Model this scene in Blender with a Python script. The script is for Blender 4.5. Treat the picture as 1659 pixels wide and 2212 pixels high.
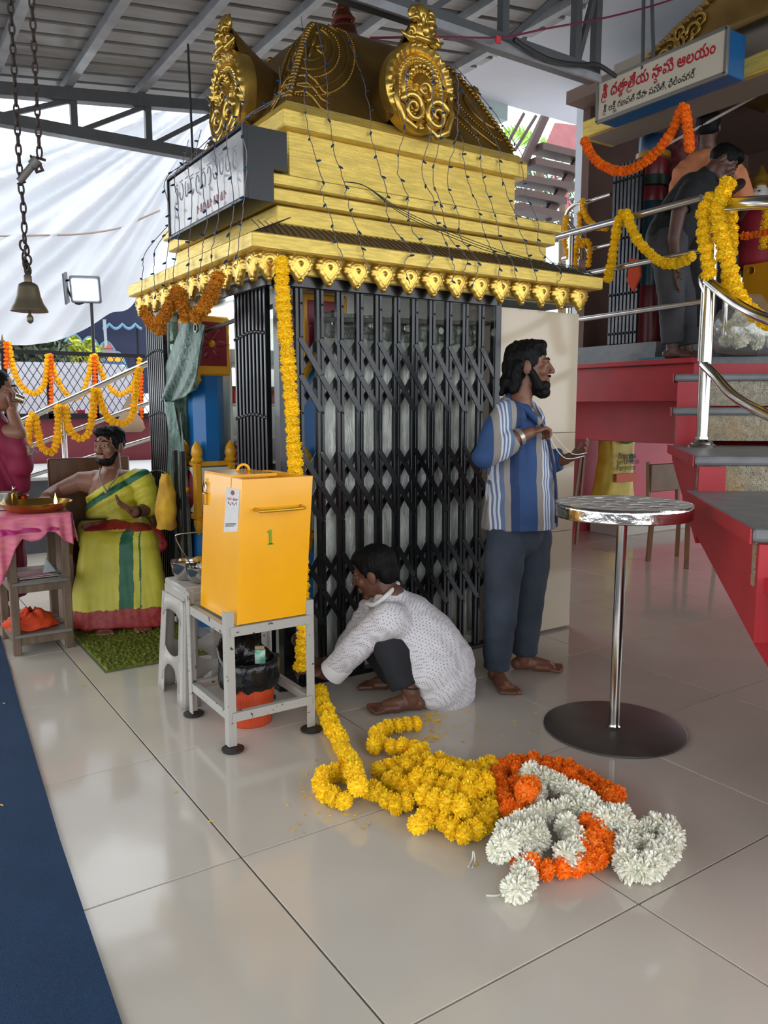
import bpy, bmesh, math, random
import numpy as np
from mathutils import Vector, Matrix, Euler, Quaternion, noise
random.seed(7)
scene = bpy.context.scene
COL = scene.collection
for o in list(bpy.data.objects): bpy.data.objects.remove(o)

# ------------------------------------------------------------------ camera
F_PX = 1694.04; PITCH = 0.1324024; YAW = -0.5888138
CAM = Vector((-0.854922, -2.043925, 1.324383))
_cy, _sy = math.cos(YAW), math.sin(YAW)
FW = Vector((-_sy*math.cos(PITCH), _cy*math.cos(PITCH), -math.sin(PITCH)))
UP = Vector((-_sy*math.sin(PITCH), _cy*math.sin(PITCH), math.cos(PITCH)))
RT = Vector((_cy, _sy, 0))
cam_d = bpy.data.cameras.new('camera'); cam = bpy.data.objects.new('camera', cam_d); COL.objects.link(cam)
cam_d.sensor_fit = 'VERTICAL'; cam_d.sensor_height = 36; cam_d.lens = F_PX/2212*36
cam_d.clip_start = 0.05; cam_d.clip_end = 200
cam.matrix_world = Matrix((( RT.x, UP.x, -FW.x, CAM.x), (RT.y, UP.y, -FW.y, CAM.y), (RT.z, UP.z, -FW.z, CAM.z), (0,0,0,1)))
scene.camera = cam

# ------------------------------------------------------------------ sky and exposure
wd = bpy.data.worlds.new('overcast_sky'); scene.world = wd; wd.use_nodes = True
bg = wd.node_tree.nodes['Background']; bg.inputs[0].default_value = (0.90, 0.95, 1.0, 1); bg.inputs[1].default_value = 1.75
vs = scene.view_settings
vs.view_transform = 'Standard'; vs.look = 'None'; vs.gamma = 1.0; vs.use_curve_mapping = False; vs.exposure = 0.75

# ------------------------------------------------------------------ pixel -> place helpers (photo taken as 1659 x 2212)
def ray(x, y): return RT*((x-829.5)/F_PX) - UP*((y-1106)/F_PX) + FW
def onZ(x, y, z=0.0):
    d = ray(x, y); return CAM + d*((z-CAM.z)/d.z)
def onX(x, y, v):
    d = ray(x, y); return CAM + d*((v-CAM.x)/d.x)
def onY(x, y, v):
    d = ray(x, y); return CAM + d*((v-CAM.y)/d.y)
FH = Vector((FW.x, FW.y, 0)).normalized()
def onD(x, y, q):           # on the upright plane through q that faces the camera
    d = ray(x, y); return CAM + d*((Vector(q)-CAM).dot(FH)/d.dot(FH))
def depth(q): return (Vector(q)-CAM).dot(FW)

# ------------------------------------------------------------------ materials
def srgb(r, g, b):
    f = lambda c: (c/255/12.92 if c/255 <= 0.04045 else ((c/255+0.055)/1.055)**2.4)
    return (f(r), f(g), f(b), 1)
MATS = {}
def M(name, col, rough=0.6, metal=0.0, var=0.0, vscale=6.0, bump=0.0, bscale=60.0, coat=0.0, emit=0.0, trans=0.0, alpha=1.0,
      col2=None, stretch=None, rnd=0.0, spec=None, sss=0.0, detail=4):
    if name in MATS: return MATS[name]
    m = bpy.data.materials.new(name); m.use_nodes = True; MATS[name] = m
    nt = m.node_tree; b = nt.nodes['Principled BSDF']
    c = srgb(*col) if len(col) == 3 else col
    b.inputs['Base Color'].default_value = c
    b.inputs['Roughness'].default_value = rough; b.inputs['Metallic'].default_value = metal
    if spec is not None: b.inputs['Specular IOR Level'].default_value = spec
    if coat: b.inputs['Coat Weight'].default_value = coat; b.inputs['Coat Roughness'].default_value = 0.08
    if trans: b.inputs['Transmission Weight'].default_value = trans
    if alpha < 1: b.inputs['Alpha'].default_value = alpha
    if sss: b.inputs['Subsurface Weight'].default_value = sss; b.inputs['Subsurface Radius'].default_value = (0.02,0.01,0.006)
    if emit: b.inputs['Emission Color'].default_value = c; b.inputs['Emission Strength'].default_value = emit
    tc = nt.nodes.new('ShaderNodeTexCoord'); mp = nt.nodes.new('ShaderNodeMapping'); nt.links.new(tc.outputs['Object'], mp.inputs['Vector'])
    if stretch: mp.inputs['Scale'].default_value = stretch
    last = None
    if var or col2:
        n = nt.nodes.new('ShaderNodeTexNoise'); n.inputs['Scale'].default_value = vscale; n.inputs['Detail'].default_value = detail
        nt.links.new(mp.outputs[0], n.inputs['Vector'])
        r = nt.nodes.new('ShaderNodeValToRGB'); r.color_ramp.elements[0].position = 0.35; r.color_ramp.elements[1].position = 0.65
        c2 = srgb(*col2) if col2 else tuple(min(1, v*(1+var)) for v in c[:3])+(1,)
        c1 = c if col2 else tuple(v*(1-var) for v in c[:3])+(1,)
        r.color_ramp.elements[0].color = c1; r.color_ramp.elements[1].color = c2
        nt.links.new(n.outputs['Fac'], r.inputs['Fac']); last = r.outputs['Color']
    if rnd:
        oi = nt.nodes.new('ShaderNodeObjectInfo'); hs = nt.nodes.new('ShaderNodeHueSaturation')
        mr = nt.nodes.new('ShaderNodeMapRange'); mr.inputs['To Min'].default_value = 1-rnd; mr.inputs['To Max'].default_value = 1+rnd
        nt.links.new(oi.outputs['Random'], mr.inputs['Value']); nt.links.new(mr.outputs[0], hs.inputs['Value'])
        if last: nt.links.new(last, hs.inputs['Color'])
        else: hs.inputs['Color'].default_value = c
        last = hs.outputs['Color']
    if last: nt.links.new(last, b.inputs['Base Color'])
    if bump:
        n2 = nt.nodes.new('ShaderNodeTexNoise'); n2.inputs['Scale'].default_value = bscale; n2.inputs['Detail'].default_value = 3
        nt.links.new(mp.outputs[0], n2.inputs['Vector'])
        bp = nt.nodes.new('ShaderNodeBump'); bp.inputs['Strength'].default_value = bump; bp.inputs['Distance'].default_value = 0.01
        nt.links.new(n2.outputs['Fac'], bp.inputs['Height']); nt.links.new(bp.outputs[0], b.inputs['Normal'])
    return m

# ------------------------------------------------------------------ mesh builder
class MB:
    def __init__(s): s.v = []; s.f = []; s.m = []
    def add(s, vs, fs, mi=0):
        o = len(s.v); s.v += [Vector(v) for v in vs]; s.f += [tuple(i+o for i in f) for f in fs]; s.m += [mi]*len(fs); return s
    def box(s, lo, hi, mi=0):
        x0,y0,z0 = lo; x1,y1,z1 = hi
        return s.add([(x0,y0,z0),(x1,y0,z0),(x1,y1,z0),(x0,y1,z0),(x0,y0,z1),(x1,y0,z1),(x1,y1,z1),(x0,y1,z1)],
                     [(0,3,2,1),(4,5,6,7),(0,1,5,4),(1,2,6,5),(2,3,7,6),(3,0,4,7)], mi)
    def bbox(s, c, h, b=0.004, R=None, mi=0):        # box with chamfered edges, centre c, half sizes h
        hx,hy,hz = h; b = min(b, hx*.45, hy*.45, hz*.45); pts = []; idx = {}
        for ix in (-1,1):
            for iy in (-1,1):
                for iz in (-1,1):
                    for ax in range(3):
                        p = [ix*hx, iy*hy, iz*hz]
                        for a in range(3):
                            if a != ax: p[a] -= (ix,iy,iz)[a]*b
                        idx[(ix,iy,iz,ax)] = len(pts); pts.append(Vector(p))
        fs = []
        def q(l):
            cc = sum((pts[i] for i in l), Vector())/len(l); n = (pts[l[1]]-pts[l[0]]).cross(pts[l[2]]-pts[l[0]])
            fs.append(tuple(l) if n.dot(cc) > 0 else tuple(reversed(l)))
        for ax in range(3):
            o1, o2 = [a for a in range(3) if a != ax]
            for sg in (-1,1):
                l = []
                for (a,b_) in ((-1,-1),(1,-1),(1,1),(-1,1)):
                    t = [0,0,0]; t[ax] = sg; t[o1] = a; t[o2] = b_; l.append(idx[(*t, ax)])
                q(l)
            for a in (-1,1):
                for b_ in (-1,1):
                    t1 = [0,0,0]; t1[o1] = a; t1[o2] = b_; t2 = list(t1); t1[ax] = -1; t2[ax] = 1
                    q([idx[(*t1,o1)], idx[(*t2,o1)], idx[(*t2,o2)], idx[(*t1,o2)]])
        for ix in (-1,1):
            for iy in (-1,1):
                for iz in (-1,1): q([idx[(ix,iy,iz,k)] for k in range(3)])
        c = Vector(c)
        return s.add([(R @ p if R else p)+c for p in pts], fs, mi)
    def beam(s, a, b, w, h, up=(0,0,1), bev=0.0, mi=0):   # rectangular bar from a to b
        a = Vector(a); b = Vector(b); d = (b-a); L = d.length; d.normalize()
        u = Vector(up); x = d.cross(u)
        if x.length < 1e-4: x = d.cross(Vector((1,0,0)))
        x.normalize(); z = x.cross(d)
        R = Matrix((x, d, z)).transposed()
        return s.bbox((a+b)/2, (w/2, L/2, h/2), bev if bev else 0.0006, R, mi)
    def tube(s, pts, r, n=8, caps=True, mi=0, closed=False):
        pts = [Vector(p) for p in pts]; N = len(pts); rr = r if isinstance(r, (list,tuple)) else [r]*N
        vs = []; fs = []; t0 = (pts[1]-pts[0]).normalized()
        ref = Vector((0,0,1)) if abs(t0.z) < .9 else Vector((1,0,0)); x = t0.cross(ref).normalized()
        for i,p in enumerate(pts):
            if closed: t = (pts[(i+1)%N]-pts[i-1]).normalized()
            else: t = (pts[min(i+1,N-1)]-pts[max(i-1,0)]).normalized()
            x = (x - t*x.dot(t))
            if x.length < 1e-5: x = t.orthogonal()
            x.normalize(); y = t.cross(x)
            for k in range(n):
                a = 2*math.pi*k/n; vs.append(p + x*(math.cos(a)*rr[i]) + y*(math.sin(a)*rr[i]))
        for i in range(N if closed else N-1):
            for k in range(n):
                j = (i+1)%N; fs.append((i*n+k, i*n+(k+1)%n, j*n+(k+1)%n, j*n+k))
        if caps and not closed: fs.append(tuple(reversed(range(n)))); fs.append(tuple(range((N-1)*n, N*n)))
        return s.add(vs, fs, mi)
    def lathe(s, prof, c=(0,0,0), n=24, mi=0, axis=None, capb=True, capt=True):     # prof: (r, z)
        vs = []; fs = []; c = Vector(c); R = axis
        for (r,z) in prof:
            for k in range(n):
                a = 2*math.pi*k/n; p = Vector((r*math.cos(a), r*math.sin(a), z)); vs.append((R @ p if R else p)+c)
        for i in range(len(prof)-1):
            for k in range(n): fs.append((i*n+k, i*n+(k+1)%n, (i+1)*n+(k+1)%n, (i+1)*n+k))
        if capb and prof[0][0] > 1e-5: fs.append(tuple(reversed(range(n))))
        if capt and prof[-1][0] > 1e-5: fs.append(tuple(range((len(prof)-1)*n, len(prof)*n)))
        return s.add(vs, fs, mi)
    def prism(s, poly, vec, mi=0):                     # poly: list of 3D points, extruded by vec
        n = len(poly); vec = Vector(vec); a = [Vector(p) for p in poly]; nn = Vector()
        for i in range(n): nn += a[i].cross(a[(i+1)%n])
        if nn.dot(vec) > 0: a = a[::-1]
        fs = [tuple(range(n)), tuple(reversed(range(n, 2*n)))]
        fs += [(j, i, i+n, j+n) for i in range(n) for j in [(i+1)%n]]
        return s.add(a+[p+vec for p in a], fs, mi)
    def sphere(s, c, r, nu=14, nv=9, mi=0, R=None):
        r = (r,r,r) if not isinstance(r,(tuple,list,Vector)) else r; c = Vector(c); vs = []; fs = []
        for j in range(nv+1):
            th = math.pi*j/nv
            for k in range(nu):
                a = 2*math.pi*k/nu; p = Vector((r[0]*math.sin(th)*math.cos(a), r[1]*math.sin(th)*math.sin(a), -r[2]*math.cos(th)))
                vs.append((R @ p if R else p)+c)
        for j in range(nv):
            for k in range(nu): fs.append((j*nu+k, j*nu+(k+1)%nu, (j+1)*nu+(k+1)%nu, (j+1)*nu+k))
        return s.add(vs, fs, mi)
    def grid(s, P, mi=0, closed_u=False):               # P[i][j] points
        nu = len(P); nv = len(P[0]); vs = [p for row in P for p in row]; fs = []
        for i in range(nu if closed_u else nu-1):
            for j in range(nv-1):
                a = i*nv+j; b = ((i+1)%nu)*nv+j; fs.append((a, b, b+1, a+1))
        return s.add(vs, fs, mi)
    def mesh(s, name, org=Vector((0,0,0)), mats=(), smooth=False, merge=False):
        me = bpy.data.meshes.new(name); me.from_pydata([tuple(v-org) for v in s.v], [], s.f); me.update()
        for m in mats: me.materials.append(m)
        if any(s.m): me.polygons.foreach_set('material_index', s.m)
        if merge:
            bm = bmesh.new(); bm.from_mesh(me); bmesh.ops.remove_doubles(bm, verts=bm.verts, dist=merge); bm.to_mesh(me); bm.free()
        if smooth:
            me.polygons.foreach_set('use_smooth', [True]*len(me.polygons))
            if smooth is not True: me.set_sharp_from_angle(angle=math.radians(smooth))
        return me
def worg(o):
    p = Vector((0,0,0))
    while o: p = p+o.location; o = o.parent
    return p
def tag(o, label, cat=None, group=None, kind=None):
    if label: o['label'] = label
    if cat: o['category'] = cat
    if group: o['group'] = group
    if kind: o['kind'] = kind
    return o
def thing(name, loc, label, cat, group=None):
    o = bpy.data.objects.new(name, None); COL.objects.link(o); o.location = loc; o.empty_display_size = .1
    return tag(o, label, cat, group)
def put(name, mb, mat, parent=None, org=None, smooth=False, kind=None, label=None, solid=0.0, merge=False):
    mats = mat if isinstance(mat, (list,tuple)) else [mat]
    if parent: og = worg(parent)
    else: og = Vector(org) if org is not None else Vector((0,0,0))
    o = bpy.data.objects.new(name, mb.mesh(name, og, mats, smooth, merge)); COL.objects.link(o)
    if parent: o.parent = parent
    else: o.location = og
    if kind: o['kind'] = kind
    if label: o['label'] = label
    if solid:
        md = o.modifiers.new('thickness', 'SOLIDIFY'); md.thickness = solid; md.offset = 0
    return o
def single(name, mb, mat, label, cat, group=None, org=None, smooth=False, solid=0.0):
    if org is None:
        xs = [v for v in mb.v]; org = Vector((sum(v.x for v in xs)/len(xs), sum(v.y for v in xs)/len(xs), min(v.z for v in xs)))
    return tag(put(name, mb, mat, None, org, smooth, solid=solid), label, cat, group)
def struct(name, mb, mat, smooth=False, solid=0.0):
    o = put(name, mb, mat, None, None, smooth, solid=solid); o['kind'] = 'structure'; return o
def inst(name, me, mtx, parent=None):
    o = bpy.data.objects.new(name, me); COL.objects.link(o)
    if parent:
        o.parent = parent; o.matrix_local = Matrix.Translation(-worg(parent)) @ mtx
    else: o.matrix_world = mtx
    return o
def carve(o, cutter):                       # cut a real slot or hole; call before other modifiers are added
    c = put('cutter', cutter, M('cutter',(128,128,128)), o.parent); m = o.modifiers.new('cut','BOOLEAN'); m.object = c; m.operation = 'DIFFERENCE'; m.solver = 'EXACT'
    dg = bpy.context.evaluated_depsgraph_get(); me = bpy.data.meshes.new_from_object(o.evaluated_get(dg)); mats = [x for x in o.data.materials]
    o.modifiers.clear(); o.data = me; me.materials.clear(); [me.materials.append(x) for x in mats]
    me.polygons.foreach_set('material_index', [0]*len(me.polygons)); bpy.data.objects.remove(c); return o
def catmull(pts, n=8):
    pts = [Vector(p) for p in pts]; out = []
    for i in range(len(pts)-1):
        p0 = pts[max(i-1,0)]; p1 = pts[i]; p2 = pts[i+1]; p3 = pts[min(i+2,len(pts)-1)]
        for k in range(n):
            t = k/n; out.append(0.5*((2*p1)+(-p0+p2)*t+(2*p0-5*p1+4*p2-p3)*t*t+(-p0+3*p1-3*p2+p3)*t**3))
    out.append(pts[-1]); return out
def resample(pts, step):
    out = [pts[0].copy()]; acc = 0.0
    for i in range(len(pts)-1):
        a = pts[i]; b = pts[i+1]; L = (b-a).length; d = step-acc
        while d <= L and L > 0:
            out.append(a+(b-a)*(d/L)); d += step
        acc = (acc+L) % step if L > 0 else acc
    return out
def frame(t, up=Vector((0,0,1))):       # matrix whose z axis is t
    t = t.normalized(); x = up.cross(t)
    if x.length < 1e-3: x = Vector((1,0,0)).cross(t)
    x.normalize(); y = t.cross(x); return Matrix((x,y,t)).transposed()
# ------------------------------------------------------------------ letter outlines traced once, while the scene is still empty
def trace_outlines(s):
    cu = bpy.data.curves.new('lettering','FONT'); cu.body = s; cu.size = 1.0
    ob = bpy.data.objects.new('lettering', cu); COL.objects.link(ob)
    dg = bpy.context.evaluated_depsgraph_get(); c2 = ob.evaluated_get(dg).to_curve(dg); polys = []
    for sp in c2.splines:
        bp = sp.bezier_points; n_ = len(bp); pts = []
        for i in range(n_):
            a = bp[i]; b_ = bp[(i+1)%n_]
            for k in range(5):
                t = k/5; pts.append(a.co*(1-t)**3+3*a.handle_right*t*(1-t)**2+3*b_.handle_left*t*t*(1-t)+b_.co*t**3)
        if len(pts) > 2: polys.append(pts)
    ob.evaluated_get(dg).to_curve_clear(); bpy.data.objects.remove(ob); bpy.data.curves.remove(cu); return polys
OUTL = {t: trace_outlines(t) for t in ['శీ','ద','తా','త','తే','య','సా','వ','మి','ఆ','ల','ం','కీ','ష','మ','గ','ణ','ప','తి','సే','వా','స',',','ఫి','లి','న','ర్','Bhartiya','Jan Urvarak','Pariyojna']}
# ================================================================== the setting
TILE = 0.8
def tile_mat():
    m = M('polished_tile', (200,191,178), 0.07, var=0.035, vscale=3.0, rnd=0.03, spec=0.55)
    nt = m.node_tree; b = nt.nodes['Principled BSDF']
    n = nt.nodes.new('ShaderNodeTexNoise'); n.inputs['Scale'].default_value = 7; n.inputs['Detail'].default_value = 8
    r = nt.nodes.new('ShaderNodeMapRange'); r.inputs['To Min'].default_value = 0.04; r.inputs['To Max'].default_value = 0.15
    nt.links.new(n.outputs['Fac'], r.inputs['Value']); nt.links.new(r.outputs[0], b.inputs['Roughness'])
    return m
base = struct('floor', MB().box((-7,-7,-0.3),(11,16,-0.012)), M('grout', (34,32,32), 0.9))
tmb = MB().bbox((0,0,-0.006), (TILE/2-0.0032, TILE/2-0.0032, 0.006), 0.0005)
tme = tmb.mesh('tile', mats=[tile_mat()])
for a in range(-2, 10):
    for b_ in range(-3, 13):
        c = Vector(((a+.5)*TILE, (b_+.5)*TILE, 0))
        d = depth(c)
        if d < 0.3: continue
        u = (c-CAM).dot(RT)/d
        if abs(u) > 0.49+0.6/d: continue
        R = Matrix.Rotation(random.choice((0,math.pi/2,math.pi)), 4, 'Z')
        inst('tile', tme, Matrix.Translation(c) @ R, base)
# ---- roof of profiled metal sheet on purlins, trusses
RA, RK = 3.637, 0.1252
def roofz(x): return RA+RK*x
rib = []; y = -5.0
prof = []
while y < 4.75:
    prof += [(y,0.0),(y+.145,0.0),(y+.158,0.032),(y+.187,0.032)]; y += 0.2
x0, x1 = -4.2, 3.72
mb = MB(); P = [[Vector((x0, yy, roofz(x0)+.07+zz)) for yy,zz in prof],[Vector((x1, yy, roofz(x1)+.07+zz)) for yy,zz in prof]]
mb.grid(P)
struct('ceiling', mb, M('roof_sheet', (134,132,130), 0.55, metal=0.25, var=0.10, vscale=3, stretch=(1,6,1)), solid=0.004)
steel = M('galvanised_steel', (150,152,155), 0.5, metal=0.4, var=0.12, vscale=9)
steel_d = M('painted_truss_steel', (88,90,92), 0.5, metal=0.35, var=0.1, vscale=9)
n = 0
for x in [-3.8,-3.24,-2.68,-2.12,-1.56,-1.0,-0.44,.14,.66,1.21,1.77,2.33,2.9,3.48]:
    n += 1
    o = struct('trim_%d' % n, MB().beam((x,-5,roofz(x)+.035),(x,4.75,roofz(x)+.035),.06,.06), steel)
def truss(y, zb, nodes, idx, zd):
    r = thing('roof_truss', ((nodes[0]+nodes[-1])/2, y, zb), '', 'truss'); 
    r['label'] = idx
    put('bottom_chord', MB().beam((nodes[0],y,zb),(nodes[-1],y,zb),.09,.085), steel_d, r)
    put('top_chord', MB().beam((nodes[0],y,roofz(nodes[0])-.05),(nodes[-1],y,roofz(nodes[-1])-.05),.09,.09), steel_d, r)
    for i,x in enumerate(nodes):
        put('strut', MB().beam((x,y,zb),(x,y,roofz(x)-.05),.05,.05,(0,1,0)), steel_d, r)
        if i+1 < len(nodes):
            xn = nodes[i+1]
            a, b_ = ((x,y,zb),(xn,y,roofz(xn)-.08)) if zd > 0 else ((x,y,roofz(x)-.08),(xn,y,zb))
            put('diagonal_brace', MB().beam(a,b_,.035,.035,(0,1,0)), steel_d, r)
    return r
truss(4.53, 3.405, [-2.3,-1.7,-1.1,-.48,.12,.69,1.26,1.86,2.4,3.0,3.6], 'grey steel roof truss standing in front of the hanging white cloth', 1)
t2 = truss(1.62, 3.41, [-2.3,-1.7,-1.1,-.5,.1,.68,1.25,1.83,2.42,3.02,3.2], 'grey steel roof truss ending beside the white concrete soffit', 1)
put('edge_channel', MB().beam((-2.3,1.57,3.375),(3.2,1.57,3.375),.02,.045), steel, t2)
# hanger rod from a purlin to the shrine sign
single('hanger_rod', MB().tube([onX(406,95,.72), onX(417,355,.72)], .006, 6), M('dark_iron', (48,47,48), .5, metal=.5), 'thin dark rod hanging from a roof purlin beside the shrine sign', 'rod')

# ---- white concrete building overhang on the right, its white column
white = M('white_plaster', (206,214,224), 0.8, var=0.03, vscale=2)
struct('wall_overhang', MB().box((3.74,-1.5,4.28),(10,4.1,4.5)), white)
struct('wall_column', MB().box((5.0,3.2,1.66),(5.95,3.45,4.28)), white)
struct('wall_recess', MB().box((4.3,4.1,4.14),(4.72,4.42,4.30)), M('pale_green_plaster',(186,204,200),.8))
# ---- pink-red wall below the upper platform, beam and slab
red = M('red_paint', (168,30,40), 0.45, var=0.10, vscale=4, bump=0.08, bscale=30)
pink = M('pinkish_red_wall', (196,72,88), 0.5, var=0.06, vscale=2)
struct('wall_pink', MB().box((3.2,3.72,0),(10,3.9,1.5)), pink)
struct('trim_40', MB().bbox((4.42,2.05,1.215),(.12,1.65,.165),.004), red)
plat = thing('upper_platform', (5.5,1.2,1.36), 'raised red-edged platform with dark granite sill in front of the upper temple', 'platform')
put('slab', MB().prism([(3.78,3.4,1.37),(3.78,1.20,1.37),(5.7,-.72,1.37),(9,-.72,1.37),(9,3.7,1.37),(4.8,3.7,1.37)], (0,0,.24)), red, plat)
granite = M('dark_granite', (74,76,78), 0.28, var=0.22, vscale=16, bump=.05, bscale=80)
put('slab_lip', MB().bbox((3.765,2.3,1.635),(.035,1.12,.018),.004), red, plat)
put('slab_top', MB().prism([(3.8,3.25,1.61),(3.8,1.22,1.61),(5.72,-.70,1.61),(9,-.70,1.61),(9,3.25,1.61)],(0,0,.045)), granite, plat)
put('sill', MB().prism([(4.10,3.17,1.655),(4.10,1.76,1.655),(4.27,1.76,1.655),(4.27,1.06,1.655),(7.8,1.06,1.655),(7.8,3.17,1.655)],(0,0,.08)), granite, plat)
put('sill', MB().prism([(4.16,3.15,1.735),(4.16,1.80,1.735),(4.31,1.80,1.735),(4.31,1.08,1.735),(7.8,1.08,1.735),(7.8,3.15,1.735)],(0,0,.08)), granite, plat)
# floor band of white plinth with sack
single('low_plinth', MB().bbox((6.15,3.45,.075),(.55,.2,.075),.008), M('off_white_stone',(190,186,176),.5), 'low off-white stone plinth under the yellow sack', 'plinth')
# ---- stairs (granite treads, red side) curving up to the platform
tread_m = M('grey_granite_tread', (112,112,114), 0.42, var=0.15, vscale=9, stretch=(1,1,1), bump=.06, bscale=60)
riser_m = M('speckled_granite_riser', (128,118,96), 0.4, col2=(164,152,126), vscale=28, bump=.05, bscale=120)
def _riser():
    m = riser_m; nt = m.node_tree; b = nt.nodes['Principled BSDF']; prev = b.inputs['Base Color'].links[0].from_socket
    v = nt.nodes.new('ShaderNodeTexNoise'); v.inputs['Scale'].default_value = 170; v.inputs['Detail'].default_value = 2
    r = nt.nodes.new('ShaderNodeValToRGB'); r.color_ramp.elements[0].position = .56; r.color_ramp.elements[1].position = .62
    tc = nt.nodes.new('ShaderNodeTexCoord'); nt.links.new(tc.outputs['Object'], v.inputs['Vector']); nt.links.new(v.outputs['Fac'], r.inputs['Fac'])
    mx = nt.nodes.new('ShaderNodeMixRGB'); mx.inputs[2].default_value = srgb(58,52,44); nt.links.new(prev, mx.inputs[1]); nt.links.new(r.outputs['Color'], mx.inputs[0])
    nt.links.new(mx.outputs[0], b.inputs['Base Color'])
    # brown-gold mineral blotches
    w = nt.nodes.new('ShaderNodeTexNoise'); w.inputs['Scale'].default_value = 3.2; nt.links.new(tc.outputs['Object'], w.inputs['Vector'])
    rr = nt.nodes.new('ShaderNodeValToRGB'); rr.color_ramp.elements[0].position = .52; rr.color_ramp.elements[1].position = .72; rr.color_ramp.elements[1].color = (.6,.6,.6,1); nt.links.new(w.outputs['Fac'], rr.inputs['Fac'])
    m2 = nt.nodes.new('ShaderNodeMixRGB'); m2.inputs[2].default_value = srgb(150,112,34); nt.links.new(mx.outputs[0], m2.inputs[1]); nt.links.new(rr.outputs['Color'], m2.inputs[0]); nt.links.new(m2.outputs[0], b.inputs['Base Color'])
_riser()
stairs = thing('stone_staircase', (2.6,-.4,0), 'curved flight of grey granite steps with red painted side wall', 'staircase')
# left-edge corner points of each tread: (z, front point, back point)
L3f = onZ(1625,1143,.935); L3b = onZ(1478,1058,.935); L4b = onZ(1622,1237,.775)
L2f = onZ(1500,985,1.10); L2b = Vector((3.25,.98,1.10))
steps = [(1.53, Vector((3.38,1.06)), Vector((3.66,1.20)), Vector((1.9,-1.9))), (1.325, Vector((3.16,.90)), Vector((3.42,1.10)), Vector((1.9,-1.75))),
         (1.10, L2f.xy, L2b.xy, Vector((1.7,-1.5))), (.935, L3f.xy, L3b.xy, Vector((1.6,-1.5))),
         (.775, Vector((1.34,-1.10)), L4b.xy, Vector((1.8,-1.0))), (.59, Vector((1.30,-1.45)), Vector((1.35,-1.07)), Vector((2.0,-.6))),
         (.38, Vector((1.34,-1.78)), Vector((1.31,-1.4)), Vector((2.1,-.3))), (.19, Vector((1.40,-2.1)), Vector((1.35,-1.72)), Vector((2.1,-.1)))]
for z, f_, b_, rt in steps:
    f3 = Vector((f_.x,f_.y,z-.045)); b3 = Vector((b_.x,b_.y,z-.045)); fr = (f_-b_).normalized()
    r3 = Vector((rt.x,rt.y,0))
    t = put('tread', MB().prism([f3, b3, b3+r3+Vector((.1,.1,0)), f3+r3], (0,0,.045)), tread_m, stairs)
    md = t.modifiers.new('nosing','BEVEL'); md.width = .014; md.segments = 2
    rise = .15
    off = Vector((-fr.x*.03,-fr.y*.03,0)) + r3.normalized()*.02
    a = f3+off; a.z = z-.045-rise; q = f3+off+r3; q.z = a.z
    put('riser', MB().prism([a, q, q+Vector((0,0,rise)), a+Vector((0,0,rise))], Vector((-fr.x,-fr.y,0))*.03), riser_m, stairs)
    # red painted cheek of the tread edge
    put('red_tread_edge', MB().prism([f3+Vector((0,0,-.004)), f3+Vector((0,0,.046)), b3+Vector((0,0,.046)), b3+Vector((0,0,-.004))], -r3.normalized()*.006), red, stairs)
# red side wall: upright sheet following the left edge
path = [(steps[k][1], steps[k][2], steps[k][0]) for k in range(len(steps))]
tops = []; 
for f_, b_, z in path: tops += [(b_, z-.05), (f_, z-.05)]
bots = {0:1.22, 1:1.20, 2:1.12, 3:1.08, 4:1.00, 5:.88, 6:.86, 7:.60, 8:.50, 9:.3, 10:.3, 11:.12, 12:.1, 13:0, 14:0, 15:0}
mb = MB(); inn = []
pxx = lambda q: 829.5+F_PX*(Vector(q)-CAM).dot(RT)/max(.2,(Vector(q)+Vector((0,0,.8))-CAM).dot(FW))
for k,(p,z) in enumerate(tops):
    rt = Vector((steps[k//2][3].x, steps[k//2][3].y, 0)).normalized(); q = Vector((p.x,p.y,0))+rt*.025
    bz_ = onD(pxx(q), np.interp(pxx(q), [1380,1440,1462,1480,1520,1659,1900,2600], [930,955,1000,1105,1215,1420,1780,2600]), q).z if k > 2 else bots[k]
    inn.append((q, q+rt*.12, z, max(0, min(bz_, z-.04))))
for (q,s_,z,b_),(q2,s2,z2,b2) in zip(inn, inn[1:]):
    if (q-q2).length < .02 or z-z2 > .12: continue
    mb.add([q+Vector((0,0,b_)), q2+Vector((0,0,b2)), q2+Vector((0,0,z2)), q+Vector((0,0,z)), s_+Vector((0,0,b_)), s2+Vector((0,0,b2)), s2+Vector((0,0,z2)), s_+Vector((0,0,z))],
           [(0,1,2,3),(5,4,7,6),(1,0,4,5),(3,2,6,7),(0,3,7,4),(2,1,5,6)])
put('side_wall', mb, red, stairs)
# sloping soffit under the treads
mb = MB(); P = []
for q,s_,z,b_ in inn:
    rt = (s_-q).normalized(); P.append([q+rt*.1+Vector((0,0,b_+.01)), q+rt*1.9+Vector((0,0,b_+.01))])
mb.grid(P); put('soffit', mb, red, stairs, solid=.02)
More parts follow.
